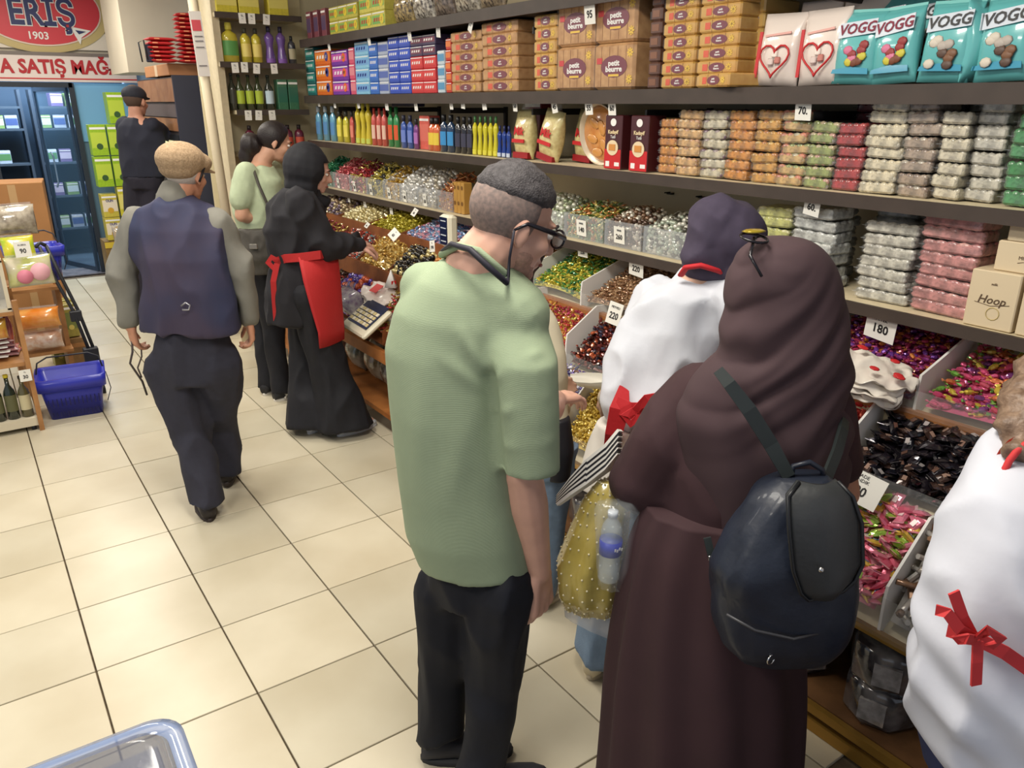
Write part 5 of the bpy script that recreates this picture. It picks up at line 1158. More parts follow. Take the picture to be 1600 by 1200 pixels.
# ---- old man in the waistcoat ----
J=dict(pel=(0.75,3.649,0.742),waist=(0.762,3.641,0.925),chest=(0.777,3.65,1.241),neck=(0.786,3.717,1.45),
 shL=(0.649,3.813,1.358),shR=(0.919,3.588,1.349),elL=(0.544,3.825,1.139),wrL=(0.543,3.826,0.887),elR=(0.992,3.536,1.15),wrR=(1.004,3.553,0.901),
 hipL=(0.662,3.711,0.711),hipR=(0.844,3.583,0.711),knL=(0.705,3.661,0.379),knR=(0.868,3.778,0.35),anL=(0.689,3.493,0.09),anR=(0.862,3.782,0.11),toeL=(0.72,3.693,0.02),toeR=(1.098,4.233,0.02))
J['toeL']=tuple(V(J['anL'])+V((.02,.18,-.06))); J['toeR']=tuple(V(J['anR'])+V((.05,.17,-.06)))
g,A,P=body('person','old man in a tweed flat cap and dark waistcoat walking away, holding a cord',J,(196,140,112),((0.857,3.752,1.554),math.radians(42),.12,.05),vox=.0075,hs=.95,
 hands=dict(L=(V((.1,.15,-1)),V((.8,.1,.1)),-1,.9,1.05),R=(V((.05,.1,-1)),V((-.9,.2,.1)),1,.9,1.05)))
VEST=M((42,50,80),.8,noise_amt=.12,nscale=3,c2=(62,54,74)); GRY=M((122,120,112),.85,noise_amt=.08,nscale=9)
lt=V(J['shR'])-V(J['shL'])
b=Blob(); b.loft([((0.766,3.637,0.883),.225,.15),((0.771,3.635,0.961),.222,.15),((0.776,3.631,1.087),.212,.145),((0.776,3.651,1.213),.225,.145),((0.784,3.684,1.334),.222,.135),((0.789,3.703,1.402),.185,.11),((0.789,3.703,1.44),.12,.09),((0.791,3.724,1.46),.07,.07)],lt,28)
vs=b.build('waistcoat',g,VEST,.011,3,folds(.020,8,4,seed=8))
b=Blob()
for S,cu in (('L',(0.538,3.83,0.917)),('R',(1.002,3.554,0.931))):
    b.chain([J['sh'+S],V(J['sh'+S]).lerp(V(J['el'+S]),.5),J['el'+S],V(cu)],[.066,.064,.062,.05]); 
b.cap((0.784,3.717,1.434),(0.8,3.733,1.467),.074,.070)
b.build('shirt',g,GRY,.011,3,folds(.018,9,6,seed=1))
mb=MB(); mb.tube([V(p) for p in ((0.703,3.481,1.032),(0.719,3.463,1.047),(0.733,3.453,1.036),(0.727,3.458,1.016),(0.704,3.473,1.016))],.004,M((180,180,184),.3,.8),6); mb.build('back_buckle',vs)
cloth_legs(g,J,M((44,44,56),.85,noise_amt=.08),(.112,.092,.08),hem=.075,amp=.018,q=1.02,top=V(J['waist'])-V((0,0,.03)),seed=12)
SB=M((40,34,34),.45); add_shoe(g,J['anL'],J['toeL'],SB,M((50,40,36),.6)); add_shoe(g,J['anR'],J['toeR'],SB,M((50,40,36),.6),lift=.02)
TW=M((176,150,120),.95,c2=(150,126,98),nscale=120,bump=.5,bscale=200)
def capf(x,y,z): return 1.0 if z>.012 else 0.0
cap_hair(g,A,P,M((190,180,172),.8,bump=.5,bscale=200),lambda x,y,z: max(0,min(1,(.02-y)*40)) if z>-.075 else 0,s=.95,r=(.082,.102,.096),name='white_hair')
b=Blob(); b.ell(P(0,-.035,.062),(.100,.118,.080),A); b.ell(P(0,.03,.056),(.098,.095,.056),A); b.ell(P(0,-.055,.02),(.083,.08,.05),A); b.build('flat_cap',g,TW,.007,3)
mb=MB(); rs=[]
for i in range(9):
    a=-1.1+2.2*i/8; rs.append([P(.078*math.sin(a),.055+.055*math.cos(a)*.6,.034),P(.098*math.sin(a),.06+.095*math.cos(a),.020),P(.098*math.sin(a),.06+.093*math.cos(a),.012),P(.078*math.sin(a),.055+.05*math.cos(a)*.6,.02)])
mb.rings([[tuple(p) for p in r] for r in rs],TW); mb.build('cap_peak',g)
mb=MB(); mb.tube([P(.05,.05,.075),P(.088,.02,.045),P(.09,-.01,.0),P(.085,-.02,-.03)],.005,M((24,22,26),.4),6); mb.tube([P(.088,.02,.045),P(.095,.0,.055),P(.07,-.03,.09)],.004,M((24,22,26),.4),6); mb.build('glasses',g)

face_bits(g,A,P,.95,(60,50,50),(170,160,150))
wl=V(J['wrL'])
o=MB().tube([wl+V(p) for p in ((.0,.02,-.06),(-.01,.0,-.12),(-.03,-.01,-.17),(-.01,0,-.22),(.01,0,-.27),(.02,0,-.34))],.005,M((70,62,60),.5),8).tube([wl+V(p) for p in ((.0,.02,-.06),(.03,0,-.10),(.025,0,-.15),(.0,0,-.20),(.01,0,-.25))],.004,M((90,80,76),.5),8).build('cord_loop'); tag(o,'brown grey cord loop held in the old man\'s left hand','cord')
# ---- girl in a black veil with a red apron ----
J=dict(pel=(1.499,4.215,0.906),waist=(1.504,4.211,1.051),chest=(1.514,4.204,1.261),neck=(1.552,4.185,1.438),
 shL=(1.579,4.4,1.335),shR=(1.492,4.085,1.35),elL=(1.695,4.33,1.094),wrL=(1.859,4.243,1.098),elR=(1.586,4.049,1.116),wrR=(1.799,4.076,1.098),
 hipL=(1.559,4.317,0.805),hipR=(1.486,4.097,0.85),knL=(1.538,4.306,0.461),knR=(1.563,4.089,0.475),anL=(1.491,4.193,0.08),anR=(1.628,4.038,0.08),toeL=(1.66,4.317,0.02),toeR=(1.802,4.067,0.02))
g,A,P=body('person','young woman in a black veil and jacket with a red apron, reaching into the bins',J,(206,158,140),((1.61,4.179,1.509),math.radians(-24),.30,0),vox=.008,hs=.9,
 hands=dict(R=(V((.9,.1,-.35)),V((-.2,0,-1)),-1,.7),L=(V((.9,-.1,-.35)),V((-.2,0,-1)),1,.7)))
BK=M((34,33,38),.85,noise_amt=.1,nscale=8); BK2=M((24,24,30),.8,noise_amt=.1)
lt=V((.25,-1,0))
b=Blob(); b.loft([((1.46,4.228,0.687),.17,.17),((1.475,4.218,0.872),.165,.165),((1.497,4.216,1.033),.15,.145),((1.499,4.215,1.209),.18,.165),((1.508,4.209,1.33),.165,.14),((1.539,4.194,1.414),.09,.09)],lt,26)
b.chain([J['shR'],J['elR'],V((1.783,4.073,1.107))],[.085,.078,.055]); b.chain([J['shL'],J['elL'],V(J['wrL']).lerp(V(J['elL']),.1)],[.08,.072,.055])
jk=b.build('jacket',g,BK,.011,3,folds(.022,9,5,seed=3))
b=Blob(); b.ell((1.576,4.189,1.523),(.115,.125,.135),frame_axes(0,.2)); b.ell((1.554,4.19,1.431),(.10,.10,.10)); b.cap((1.563,4.184,1.397),(1.635,4.175,1.352),.08,.06)
def faceopen(co,no):
    out=folds(.006,9,7,seed=7)(co,no); f=A@V((0,1,0)); hc=P(0,0,-.02)
    for i in range(len(out)):
        q=V(out[i])-hc; loc=A.transposed()@q
        if loc.y>.02 and abs(loc.x)<.062 and -.10<loc.z<.075: out[i]=tuple(hc+A@V((loc.x,.03+0*loc.y,loc.z)))
    return out
b.build('veil',g,BK2,.008,2,faceopen)
face_bits(g,A,P,.9,(40,28,24),(40,30,28))
RA=M((184,40,42),.7,bump=.2,bscale=70)
mb=MB(); rows=[]
for (yy,l,r) in ((398,(1.431,4.027,1.08),(1.661,4.051,1.08)),(440,(1.429,3.98,0.957),(1.667,4.049,0.93)),(480,(1.449,3.956,0.806),(1.667,4.051,0.776)),(520,(1.471,3.941,0.677),(1.669,4.052,0.637)),(545,(1.471,3.942,0.586),(1.665,4.054,0.58))):
    l,r=V(l),V(r); rows.append([tuple(l.lerp(r,u/8)+V((-.35,-.5,0))*.05*math.sin(PI*u/8)+V((0,0,0))) for u in range(9)]+[tuple(l.lerp(r,u/8)+V((-.35,-.5,0))*(.05*math.sin(PI*u/8)-.012)) for u in range(8,-1,-1)])
mb.rings(rows,RA); ap=mb.build('apron',g)
mb=MB(); ribbon([V(p) for p in ((1.36,4.176,1.04),(1.382,4.099,1.067),(1.443,4.022,1.079),(1.539,3.992,1.087),(1.67,4.082,1.074))],.045,.006,RA,V((-.5,-.8,0)),mb)
for pts in (((1.356,4.142,1.049),(1.327,4.15,1.072),(1.31,4.162,1.044),(1.333,4.146,1.01),(1.355,4.143,1.035)),((1.349,4.135,1.037),(1.321,4.142,0.942),(1.321,4.155,0.833),(1.322,4.166,0.703))): ribbon([V(p) for p in pts],.03,.005,RA,V((-.5,-.8,0)),mb)
mb.build('apron_tie',ap)
cloth_legs(g,J,BK2,(.105,.11,.13),hem=.045,flare=1.15,amp=.014,q=.9,top=V(J['pel']),seed=2)
WSN=M((206,208,214),.6); add_shoe(g,J['anL'],J['toeL'],WSN,WSN); add_shoe(g,J['anR'],J['toeR'],WSN,WSN)
# ---- woman in a pale green T-shirt behind her ----
J=dict(pel=(1.53,4.964,0.934),waist=(1.536,4.96,1.075),chest=(1.546,4.953,1.332),neck=(1.577,4.938,1.515),
 shL=(1.687,5.085,1.439),shR=(1.456,4.861,1.45),elL=(1.733,5.113,1.184),wrL=(1.794,5.126,1.094),elR=(1.399,4.852,1.213),wrR=(1.629,4.929,1.123),
 hipL=(1.591,5.046,0.852),hipR=(1.505,4.878,0.889),knL=(1.526,5.079,0.466),knR=(1.526,4.897,0.477),anL=(1.479,4.985,0.08),anR=(1.514,4.809,0.08),toeL=(1.614,5.111,0.02),toeR=(1.672,4.837,0.02))
g,A,P=body('person','woman in a pale green T-shirt with dark tied hair looking down at the sweets',J,(200,152,126),((1.669,4.916,1.626),math.radians(-12),.30,0),vox=.008,hs=.93)
lt=V((.3,-1,0))
PG=M((178,190,158),.85,noise_amt=.05)
b=Blob(); b.loft([((1.542,4.963,0.965),.16,.15),((1.543,4.962,1.135),.16,.15),((1.543,4.955,1.293),.17,.16),((1.547,4.952,1.409),.165,.14),((1.569,4.944,1.492),.09,.08)],lt,24)
b.chain([J['shR'],V((1.411,4.856,1.303))],[.068,.074]); b.chain([J['shL'],V(J['shL']).lerp(V(J['elL']),.6)],[.075,.075])
b.build('t_shirt',g,PG,.010,3,folds(.012,8,5,seed=4))
HB=M((34,26,26),.5,bump=.5,bscale=150)
cap_hair(g,A,P,HB,lambda x,y,z: max(0,min(1,(.045+max(0,z)*.45-y)*40)) if z>-.05 or y<-.04 else 0,s=.95,r=(.086,.106,.100))
b=Blob(); b.ell((1.535,4.968,1.612),(.07,.08,.07)); b.ell((1.503,4.976,1.553),(.045,.05,.07)); b.build('ponytail',g,HB,.009,2,folds(.008,20,8))
face_bits(g,A,P,.93)
mb=MB(); 
for dx in (-.02,.02): mb.tube([P(dx+.03*math.cos(a),.02+.0*a,.098+.018*math.sin(a)) for a in [2*PI*i/12 for i in range(12)]],.003,M((60,56,60),.2),6,loop=True)
mb.build('sunglasses',g)
cloth_legs(g,J,BK2,(.095,.075,.06),hem=.05,amp=.01,q=.92,top=V(J['waist']),seed=5)
SK2=M((34,34,38),.6); SWH=M((214,208,196),.6)
for S in 'LR':
    s_=add_shoe(g,J['an'+S],J['toe'+S],SK2,SWH); a=V(J['an'+S]); t=V(J['toe'+S]); d=V((t.x-a.x,t.y-a.y,0)).normalized()
    mb=MB(); ribbon([a*1+d*.02+V((-.03,-.045,-.005)),a+d*.05+V((-.03,-.048,-.03)),a+d*.03+V((-.03,-.05,-.05))],.012,.004,SWH,V((-.4,-.9,0)),mb); ribbon([a*1+d*.05+V((-.03,-.045,-.012)),a+d*.08+V((-.03,-.048,-.035)),a+d*.06+V((-.03,-.05,-.05))],.012,.004,SWH,V((-.4,-.9,0)),mb); mb.build('white_chevron',s_)
OB=M((70,66,60),.6,noise_amt=.12)
t=thing('crossbody_bag','dark olive crossbody bag on the woman in the pale green T-shirt','bag',(1.398,4.791,0.855)); of=-V(t.location)
b=Blob(); b.loft([(V((1.411,4.794,0.861))+of,.12,.04),(V((1.415,4.779,0.974))+of,.15,.055),(V((1.419,4.788,1.089))+of,.13,.045),(V((1.42,4.788,1.135))+of,.11,.03)],(.8,-.57,0)); b.build('bag_body',t,OB,.009,3,folds(.006,14,10))
mb=MB(); mb.tube([V(p)+of for p in ((1.49,4.84,1.501),(1.488,4.752,1.397),(1.521,4.726,1.278),(1.539,4.75,1.114))],.009,OB,6,sy=.5); mb.build('strap',t)
mb=MB(); mb.cbox(V((1.404,4.707,1.043))+of,(.05,.01,.03),M((150,146,140),.3,.8),.003,R=frame_axes(math.radians(55))); mb.build('clasp',t)
# ---- man in black with a cap, far back ----
J=dict(pel=(1.356,7.43,1.263),waist=(1.36,7.428,1.395),chest=(1.375,7.417,1.576),neck=(1.362,7.426,1.744),
 shL=(1.288,7.539,1.677),shR=(1.452,7.327,1.674),elL=(1.273,7.61,1.467),wrL=(1.438,7.809,1.426),elR=(1.564,7.467,1.618),wrR=(1.628,7.454,1.575),
 hipL=(1.287,7.479,1.183),hipR=(1.395,7.403,1.183),knL=(1.227,7.521,0.662),knR=(1.347,7.437,0.662),anL=(1.251,7.504,0.2),anR=(1.371,7.42,0.183),toeL=(1.344,7.622,0.195),toeR=(1.473,7.532,0.177))
g,A,P=body('person','man in a black sweater and black cap working at the tall cabinet',J,(190,140,118),((1.383,7.437,1.865),math.radians(45),.1,0),vox=.009,hs=1.0,build=1.05)
b=Blob(); b.loft([((1.36,7.428,1.258),.19,.13),((1.365,7.425,1.395),.185,.13),((1.373,7.419,1.561),.20,.13),((1.375,7.418,1.673),.17,.11),((1.365,7.424,1.734),.08,.07)],(.82,-.57,0)); b.chain([J['shR'],J['elR'],J['wrR']],[.07,.06,.045]); b.chain([J['shL'],J['elL'],J['wrL']],[.07,.06,.045])
b.build('sweater',g,M((34,36,50),.85),.012,3,folds(.01,8,5))
cloth_legs(g,J,M((36,34,46),.85),(.10,.085,.08),hem=.04,amp=.01,q=1.0,top=V(J['pel']))
add_shoe(g,J['anL'],J['toeL'],SB,SB); add_shoe(g,J['anR'],J['toeR'],SB,SB)
cap_hair(g,A,P,M((80,62,52),.8),lambda x,y,z: max(0,min(1,(.0-y)*40)) if z>-.06 else 0,s=1.0,r=(.082,.102,.096))
b=Blob(); b.ell(P(0,-.015,.05),(.092,.112,.072),A); b.ell(P(0,.09,.03),(.07,.06,.012),A); b.build('cap',g,M((38,40,50),.8),.008,2)
# ---- seller at the right edge, white T-shirt and red apron ties ----
c=(1.45,.45)
J=dict(pel=(1.436,0.409,0.758),waist=(1.404,0.431,0.959),chest=(1.483,0.448,1.133),neck=(1.536,0.508,1.24),
 shL=(1.62,0.578,1.156),shR=(1.503,0.366,1.251),elL=(1.745,0.563,0.877),wrL=(2.007,0.6,0.848),elR=(1.689,0.321,0.961),wrR=(1.932,0.432,0.91),
 hipL=(1.423,0.442,0.692),hipR=(1.476,0.357,0.716),knL=(1.507,0.408,0.253),knR=(1.567,0.342,0.242),anL=(1.492,0.37,-0.116),anR=(1.591,0.301,-0.205),toeL=(1.705,0.404,-0.249),toeR=(1.815,0.327,-0.346))
g,A,P=body('person','seller at the right edge in a white T-shirt with a red apron bow behind',J,(204,160,140),((1.717,0.53,1.286),math.radians(60),.5,0),vox=.009,hs=.95)
WT=M((198,200,210),.85,bump=.12,bscale=40)
b=Blob(); b.loft([((V(l)+V(r))/2,(V(r)-V(l)).length/2,d,V(r)-V(l)) for l,r,d in (((1.351,0.468,0.641),(1.603,0.292,0.617),.15),((1.297,0.506,0.735),(1.586,0.304,0.712),.16),((1.263,0.53,0.846),(1.564,0.32,0.817),.16),((1.26,0.532,0.986),(1.531,0.343,0.959),.14),((1.273,0.53,1.088),(1.529,0.351,1.063),.14),((1.296,0.531,1.175),(1.558,0.347,1.131),.14),((1.328,0.532,1.238),(1.576,0.359,1.195),.13),((1.392,0.536,1.28),(1.579,0.406,1.231),.10),((1.457,0.539,1.293),(1.56,0.467,1.268),.07))],(1,0,0),30)
b.chain([J['shL'],V((1.69,0.577,0.97))],[.06,.06]); b.chain([J['shR'],J['elR']],[.07,.065])
def wf(co,no):
    out=folds(.018,7,5,seed=11)(co,no)
    for i in range(len(out)):
        p=out[i]; out[i]=p+no[i]*.006*math.sin((p[2]*1.0+(p[0]-p[1])*.55)*60)*max(0,min(1,(1.15-p[2])*4))
    return out
b.build('white_t_shirt',g,WT,.010,3,wf)
RR=M((196,50,52),.7); RO=M((206,62,40),.7)
mb=MB(); cc=V((1.417,0.463,1.245)); 
mb.tube([cc+V((.82,-.57,0))*.062*math.cos(a)+V((.05,.1,1))*.075*math.sin(a) for a in [2*PI*i/24 for i in range(24)]],.006,RR,8,loop=True); mb.build('red_collar',g)
mb=MB(); mb.rings([[tuple(cc+V((.02,.03,0))+V((.82,-.57,0))*r*math.cos(a)+V((.05,.1,1))*r*1.2*math.sin(a)) for a in [2*PI*i/20 for i in range(20)]] for r in (.06,.001)],RO,cap=False); mb.build('apron_bib',g)
mb=MB(); n1=V((-.5,-.85,.1))
ribbon([V(p) for p in ((1.228,0.518,1.002),(1.16,0.45,1.062),(1.175,0.408,1.063),(1.203,0.379,1.045),(1.252,0.345,1.002),(1.355,0.307,0.933)) ][1:],.022,.004,RR,n1,mb); at_=mb.build('apron_tie',g)
mb=MB()
for pts in (((1.159,0.407,1.073),(1.114,0.415,1.104),(1.099,0.431,1.131),(1.094,0.446,1.13)),((1.157,0.409,1.073),(1.125,0.419,1.119),(1.112,0.434,1.161)),((1.154,0.405,1.074),(1.113,0.403,1.096),(1.11,0.417,1.086)),((1.157,0.403,1.072),(1.15,0.395,1.041),(1.156,0.391,0.998)),((1.148,0.403,1.081),(1.126,0.382,1.119),(1.156,0.373,1.094),(1.154,0.386,1.074))):
    ribbon([V(p) for p in pts],.017,.004,RR,n1,mb)
mb.build('bow',at_)
cloth_legs(g,J,M((40,46,78),.85),(.10,.08,.075),hem=.04,amp=.01,q=.95,top=V(J['pel']))
add_shoe(g,J['anL'],J['toeL'],SK2,SWH); add_shoe(g,J['anR'],J['toeR'],SK2,SWH)
HN=M((104,82,66),.5,c2=(140,116,96),nscale=60,bump=.5,bscale=120)
b=Blob(); b.ell((1.655,0.524,1.326),(.10,.11,.11)); b.cap((1.537,0.513,1.333),(1.442,0.504,1.285),.06,.035); b.cap((1.532,0.541,1.338),(1.453,0.533,1.327),.05,.03); b.cap((1.402,0.5,1.297),(1.388,0.509,1.283),.022,.008)
b.build('hair',g,HN,.008,2,folds(.016,16,16,seed=6))

# ---------- left display rack and its goods ----------
DK=M((36,38,44),.5)
t=thing('display_rack','oak and white display rack with drinks and snacks at the left edge','rack',(-.12,5.35,0))
def rp(n,cs,m):
    mb=MB()
    for c,d in cs: mb.box((c[0]+.12,c[1]-5.35,c[2]),d,m)
    return mb.build(n,t)
OAKL=wood((176,128,80),(150,104,60)); IVO=M((206,196,172),.6)
rp('post',[((.158,5.14,.40),(.026,.035,.80))],OAKL); rp('post',[((-.42,5.14,.40),(.026,.035,.80))],OAKL); rp('post',[((.158,5.58,.40),(.026,.035,.80))],OAKL)
rp('bottom_board',[((-.13,5.36,.065),(.56,.44,.05))],IVO); rp('shelf_board',[((-.13,5.36,.425),(.56,.44,.022))],OAKL); rp('shelf_board',[((-.13,5.36,.725),(.56,.44,.02))],OAKL)
for x,y in ((.12,5.18),(-.38,5.18),(.12,5.54)):
    mb=MB(); mb.tube([(x+.12-.012,y-5.35,.02),(x+.12+.012,y-5.35,.02)],.02,DK,10); mb.box((x+.12,y-5.35,.035),(.02,.03,.012),M((180,180,180),.4)); mb.build('caster',t)
pr1=Proto(bottle('drink_bottle',.065,.27,(34,44,34),(214,196,50),(90,90,60),'wine')); pr2=Proto(bottle('drink_bottle',.065,.25,(90,84,50),(50,46,36),(196,186,150),'wine'))
pr1.put((.035,5.2,.092),(0,0,.1),'dark green bottle with yellow cap on the rack floor','rack bottles'); pr2.put((.105,5.2,.092),(0,0,.1),'olive brown bottle beside the rack post','rack bottles')
pr1.put((-.035,5.2,.092),(0,0,.3),'dark green bottle at the left photo edge','rack bottles')
for i in range(5):
    tt=thing('snack_pack',('red snack pack lying lowest on the middle rack shelf','red snack pack lying second on the middle rack shelf','red snack pack lying third on the middle rack shelf','red snack pack lying fourth on the middle rack shelf','red snack pack lying topmost on the middle rack shelf')[i],'snack',(.02+.01*(i%2),5.24,.437+i*.026),.1*(i-2),'red snack packs')
    pillowbag(.2,.16,.03,M((170,50,66),.25,coat=.8,c2=(200,170,170),nscale=14)).build('bag_body',tt,(0,.06,.012),(-PI/2,0,0))
    mb=MB(); mb.box((0,-.01,.030),(.12,.06,.001),WHT); mb.build('print_band',tt)
tt=thing('yellow_snack_pack','yellow snack bag standing on the red packs','snack',(.03,5.22,.57),0); pillowbag(.14,.12,.05,M((216,176,70),.25,coat=.8,c2=(190,120,60),nscale=18),rough=1).build('bag_body',tt); mb=MB(); mb.box((0,-.026,.06),(.06,.002,.03),REDP); mb.build('print_band',tt)
for i in range(5):
    tt=thing('plum_snack_bag','plum striped snack bag, '+('nearest the post','second from the post','third from the post','fourth from the post','leftmost')[i]+' on the middle rack shelf back','snack',(.10-.07*i,5.42,.437),PI/2+.1,'plum snack bags'); pillowbag(.2,.26,.05,M((120,50,80),.25,coat=.8,c2=(190,90,60),nscale=12),rough=1).build('bag_body',tt); mb=MB(); mb.box((0,-.026,.13),(.1,.002,.05),YEL); mb.build('print_band',tt)
tt=thing('white_display_case','white framed display case with a clear side on top of the rack','display case',(-.06,5.3,.736))
mb=MB()
for c,d in (((0,0,.01),(.40,.30,.02)),((0,0,.29),(.40,.30,.02)),((.19,-.14,.15),(.02,.02,.28)),((-.19,-.14,.15),(.02,.02,.28)),((.19,.14,.15),(.02,.02,.28)),((0,.145,.15),(.38,.01,.27))): mb.box(c,d,IVO)
mb.build('frame',tt); mb=MB(); mb.box((0,-.145,.15),(.36,.004,.26),CLEARS); mb.box((.195,0,.15),(.004,.26,.26),CLEARS); mb.build('clear_side',tt)
mb=MB(); 
for i in range(6): mb.ell((-.14+.05*i,0,.06+.02*(i%3)),(.035,.06,.04),M(((120,80,60),(190,170,150),(90,60,50))[i%3],.3,coat=.8,noise_amt=.2),8,6)
mb.build('goods',tt)
def bagthing(name,label,loc,w,h,d,m,rz=0,tilt=(0,0),cat='snack bag',card_=None,extra=None):
    tt=thing(name,label,cat,loc,rz); tt.rotation_euler=(tilt[0],tilt[1],rz); pillowbag(w,h,d,m,rough=1.6).build('bag_body',tt)
    mb=MB(); mb.box((0,0,h+.004),(w*.9,.003,.016),CLEARS); mb.build('top_seal',tt)
    if extra: extra(tt)
    return tt
bagthing('green_snack_bag','lime green and yellow snack bag with a card reading 90',(0.241,5.25,0.982),.17,.155,.06,M((170,200,50),.25,coat=.7,c2=(226,206,60),nscale=16),.15,(-.1,0))
card('KUBRA',(0.252,5.16,1.111),'price card reading 90 on the lime green snack bag',.08,.085,(-.1,0,.1),big='90')
def discs(tt):
    mb=MB(); mb.lathe([(.001,-.012),(.05,-.012),(.05,.012),(.001,.012)],M((226,170,180),.5),16); mb.build('pink_disc',tt,(.045,-.035,.075),(PI/2,0,0)); mb=MB(); mb.lathe([(.001,-.01),(.04,-.01),(.04,.01),(.001,.01)],M((206,120,140),.5),16); mb.build('pink_disc',tt,(-.035,-.04,.055),(PI/2,0,0))
bagthing('wafer_disc_bag','clear bag of round pink wafers below the lime green bag',(0.269,5.2,0.86),.24,.17,.07,M((196,200,120),.15,alpha=.9,coat=1,c2=(220,210,190),nscale=10),.1,(-.15,0),extra=discs)
bagthing('crinkled_clear_bag','crinkled clear bag lying on top of the lime green bag',(0.235,5.35,1.13),.26,.17,.16,M((186,176,160),.12,coat=1,c2=(140,130,116),nscale=30,bump=.8,bscale=30),.2)
card('TL',(0.132,5.115,0.389),'small price card reading 30 on the rack post above the bottles',.06,.07,(0,0,0),big='30')
# box, baskets
tt=thing('cardboard_box','tall brown cardboard box standing behind the rack','box',(.37,7.05,0),-.12)
mb=MB(); mb.cbox((0,0,.65),(.40,.40,1.30),M((166,118,72),.8,noise_amt=.06,nscale=5),.004); mb.build('box_body',tt); mb=MB(); mb.box((0,-.2015,.65),(.05,.001,1.28),M((186,150,104),.5)); mb.build('tape',tt)
mb=MB(); mb.tube([(.06*math.cos(a)-.06,-.202,1.12+.03*math.sin(a)) for a in [2*PI*i/14 for i in range(14)]],.003,M((110,70,40),.7),6,loop=True); mb.build('printed_mark',tt)
BLUE=M((40,48,170),.4,coat=.2)
def basket(name,label,loc,rz,s=1):
    t=thing(name,label,'basket',loc,rz); w0,d0,w1,d1,h=.25*s,.19*s,.33*s,.27*s,.235*s
    mb=MB()
    def rr(w,d,z,r=.03,n=5):
        out=[]
        for cx,cy,a0 in ((w/2-r,d/2-r,0),(-w/2+r,d/2-r,PI/2),(-w/2+r,-d/2+r,PI),(w/2-r,-d/2+r,1.5*PI)):
            for i in range(n): a=a0+PI/2*i/(n-1); out.append((cx+r*math.cos(a),cy+r*math.sin(a),z))
        return out
    mb.rings([rr(w0,d0,.004),rr(w0,d0,0),rr(w1-.02,d1-.02,h*.98),rr(w1-.026,d1-.026,h*.98),rr(w0-.01,d0-.01,.012),rr(w0*.3,d0*.3,.012)],BLUE); mb.build('basket_body',t)
    mb=MB(); mb.rings([rr(w1-.02,d1-.02,h*.72),rr(w1,d1,h*.72),rr(w1+.012,d1+.012,h),rr(w1-.03,d1-.03,h),rr(w1-.03,d1-.03,h*.72)],BLUE,loop=True); mb.build('rim',t)
    mb=MB()
    for z0,z1,n in ((.02,.05,13),(.09,.14,13)):
        for k in (-1,1):
            for i in range(n):
                x=(-.42+.84*i/(n-1)); z=(z0+z1)/2; f=z/h; ww=w0+(w1-w0)*f; dd=d0+(d1-d0)*f; mb.box((x*ww,k*(dd/2+.0005),z),(.005,.003,z1-z0),M((18,20,80),.6))
    mb.build('slots',t)
    mb=MB(); mb.tube([(-w1/2,0,h*.9),(-w1/2+.02,.05,h+.06),(-w1*.3,.07,h+.085),(w1*.3,.07,h+.085),(w1/2-.02,.05,h+.06),(w1/2,0,h*.9)],.005,DK,8); mb.build('handle',t)
    mb=MB(); mb.tube([(w1/2+.006,-.02,h*.9),(w1/2+.02,-.03,h*.5),(w1/2-.01,-.05,.06)],.003,DK,6); mb.build('handle',t)
    return t
basket('shopping_basket','bright blue plastic shopping basket standing on the floor tiles',(.375,5.36,.004),-.12,1.15)
tt=thing('crate_stand','pale wooden crate stand behind the rack holding the second basket','stand',(.28,6.1,0))
for x in (-.14,.16): 
    mb=MB(); mb.box((x,0,.36),(.03,.3,.72),OAKL); mb.build('side_panel',tt)
for z in (.27,.70): mb=MB(); mb.box((.01,-.03,z),(.34,.42,.02),OAKL); mb.build('shelf_board',tt)
basket('shopping_basket','blue basket raised behind the lime green snack bag',(.36,6.15,.712),.1,1.0)
bagthing('orange_snack_bag','orange snack bag leaning on the crate stand, upper one',(0.287,5.82,0.462),.26,.13,.10,M((226,130,40),.25,coat=.8,c2=(240,170,90),nscale=12),-.1,(-.3,0))
bagthing('pasta_snack_bag','clear bag of pale pink puffs below the orange bag',(0.293,5.86,0.306),.24,.12,.10,M((206,160,130),.15,coat=1,c2=(226,206,190),nscale=26,bump=.8,bscale=40),-.1,(-.2,0))
p=Proto(carton('olive_tin',.09,.10,.24,(150,140,60),(110,120,60),'',emb=(206,190,100)))
for i,(x,y) in enumerate(((.50,6.3),(.50,6.45),(.41,6.5))): p.put((x,y,.26 if i<2 else .004),(0,0,.1),('olive green tin beside the stand, front one','olive green tin beside the stand, back one','olive green tin on the floor')[i],'olive tins')
# low plinth under tins
tt=thing('low_crate','low wooden crate under the olive green tins','crate',(.505,6.38,.003)); mb=MB(); mb.box((0,0,.125),(.13,.32,.25),wood((140,110,70),(120,90,56))); mb.build('crate_body',tt); mb=MB(); mb.box((0,-.162,.2),(.13,.004,.03),OAKL); mb.build('slat',tt)
tt=thing('folded_trolley','black folded trolley frame leaning beside the rack','trolley',(.44,5.75,0))
mb=MB(); mb.tube([(-.06,.1,.98),(-.02,.03,.80),(.05,-.02,.56),(.10,-.1,.25)],.011,DK,8); mb.tube([(-.02,.12,.98),(.02,.05,.80),(.08,0,.56),(.13,-.08,.25)],.011,DK,8); mb.tube([(-.08,.1,.98),(-.05,.13,1.0),(-.02,.12,.98)],.012,DK,8); mb.build('frame',tt)
mb=MB(); mb.cbox((.06,-.02,.53),(.07,.04,.07),DK,.005); mb.cbox((.10,-.08,.27),(.09,.06,.10),DK,.005); mb.build('bracket',tt)
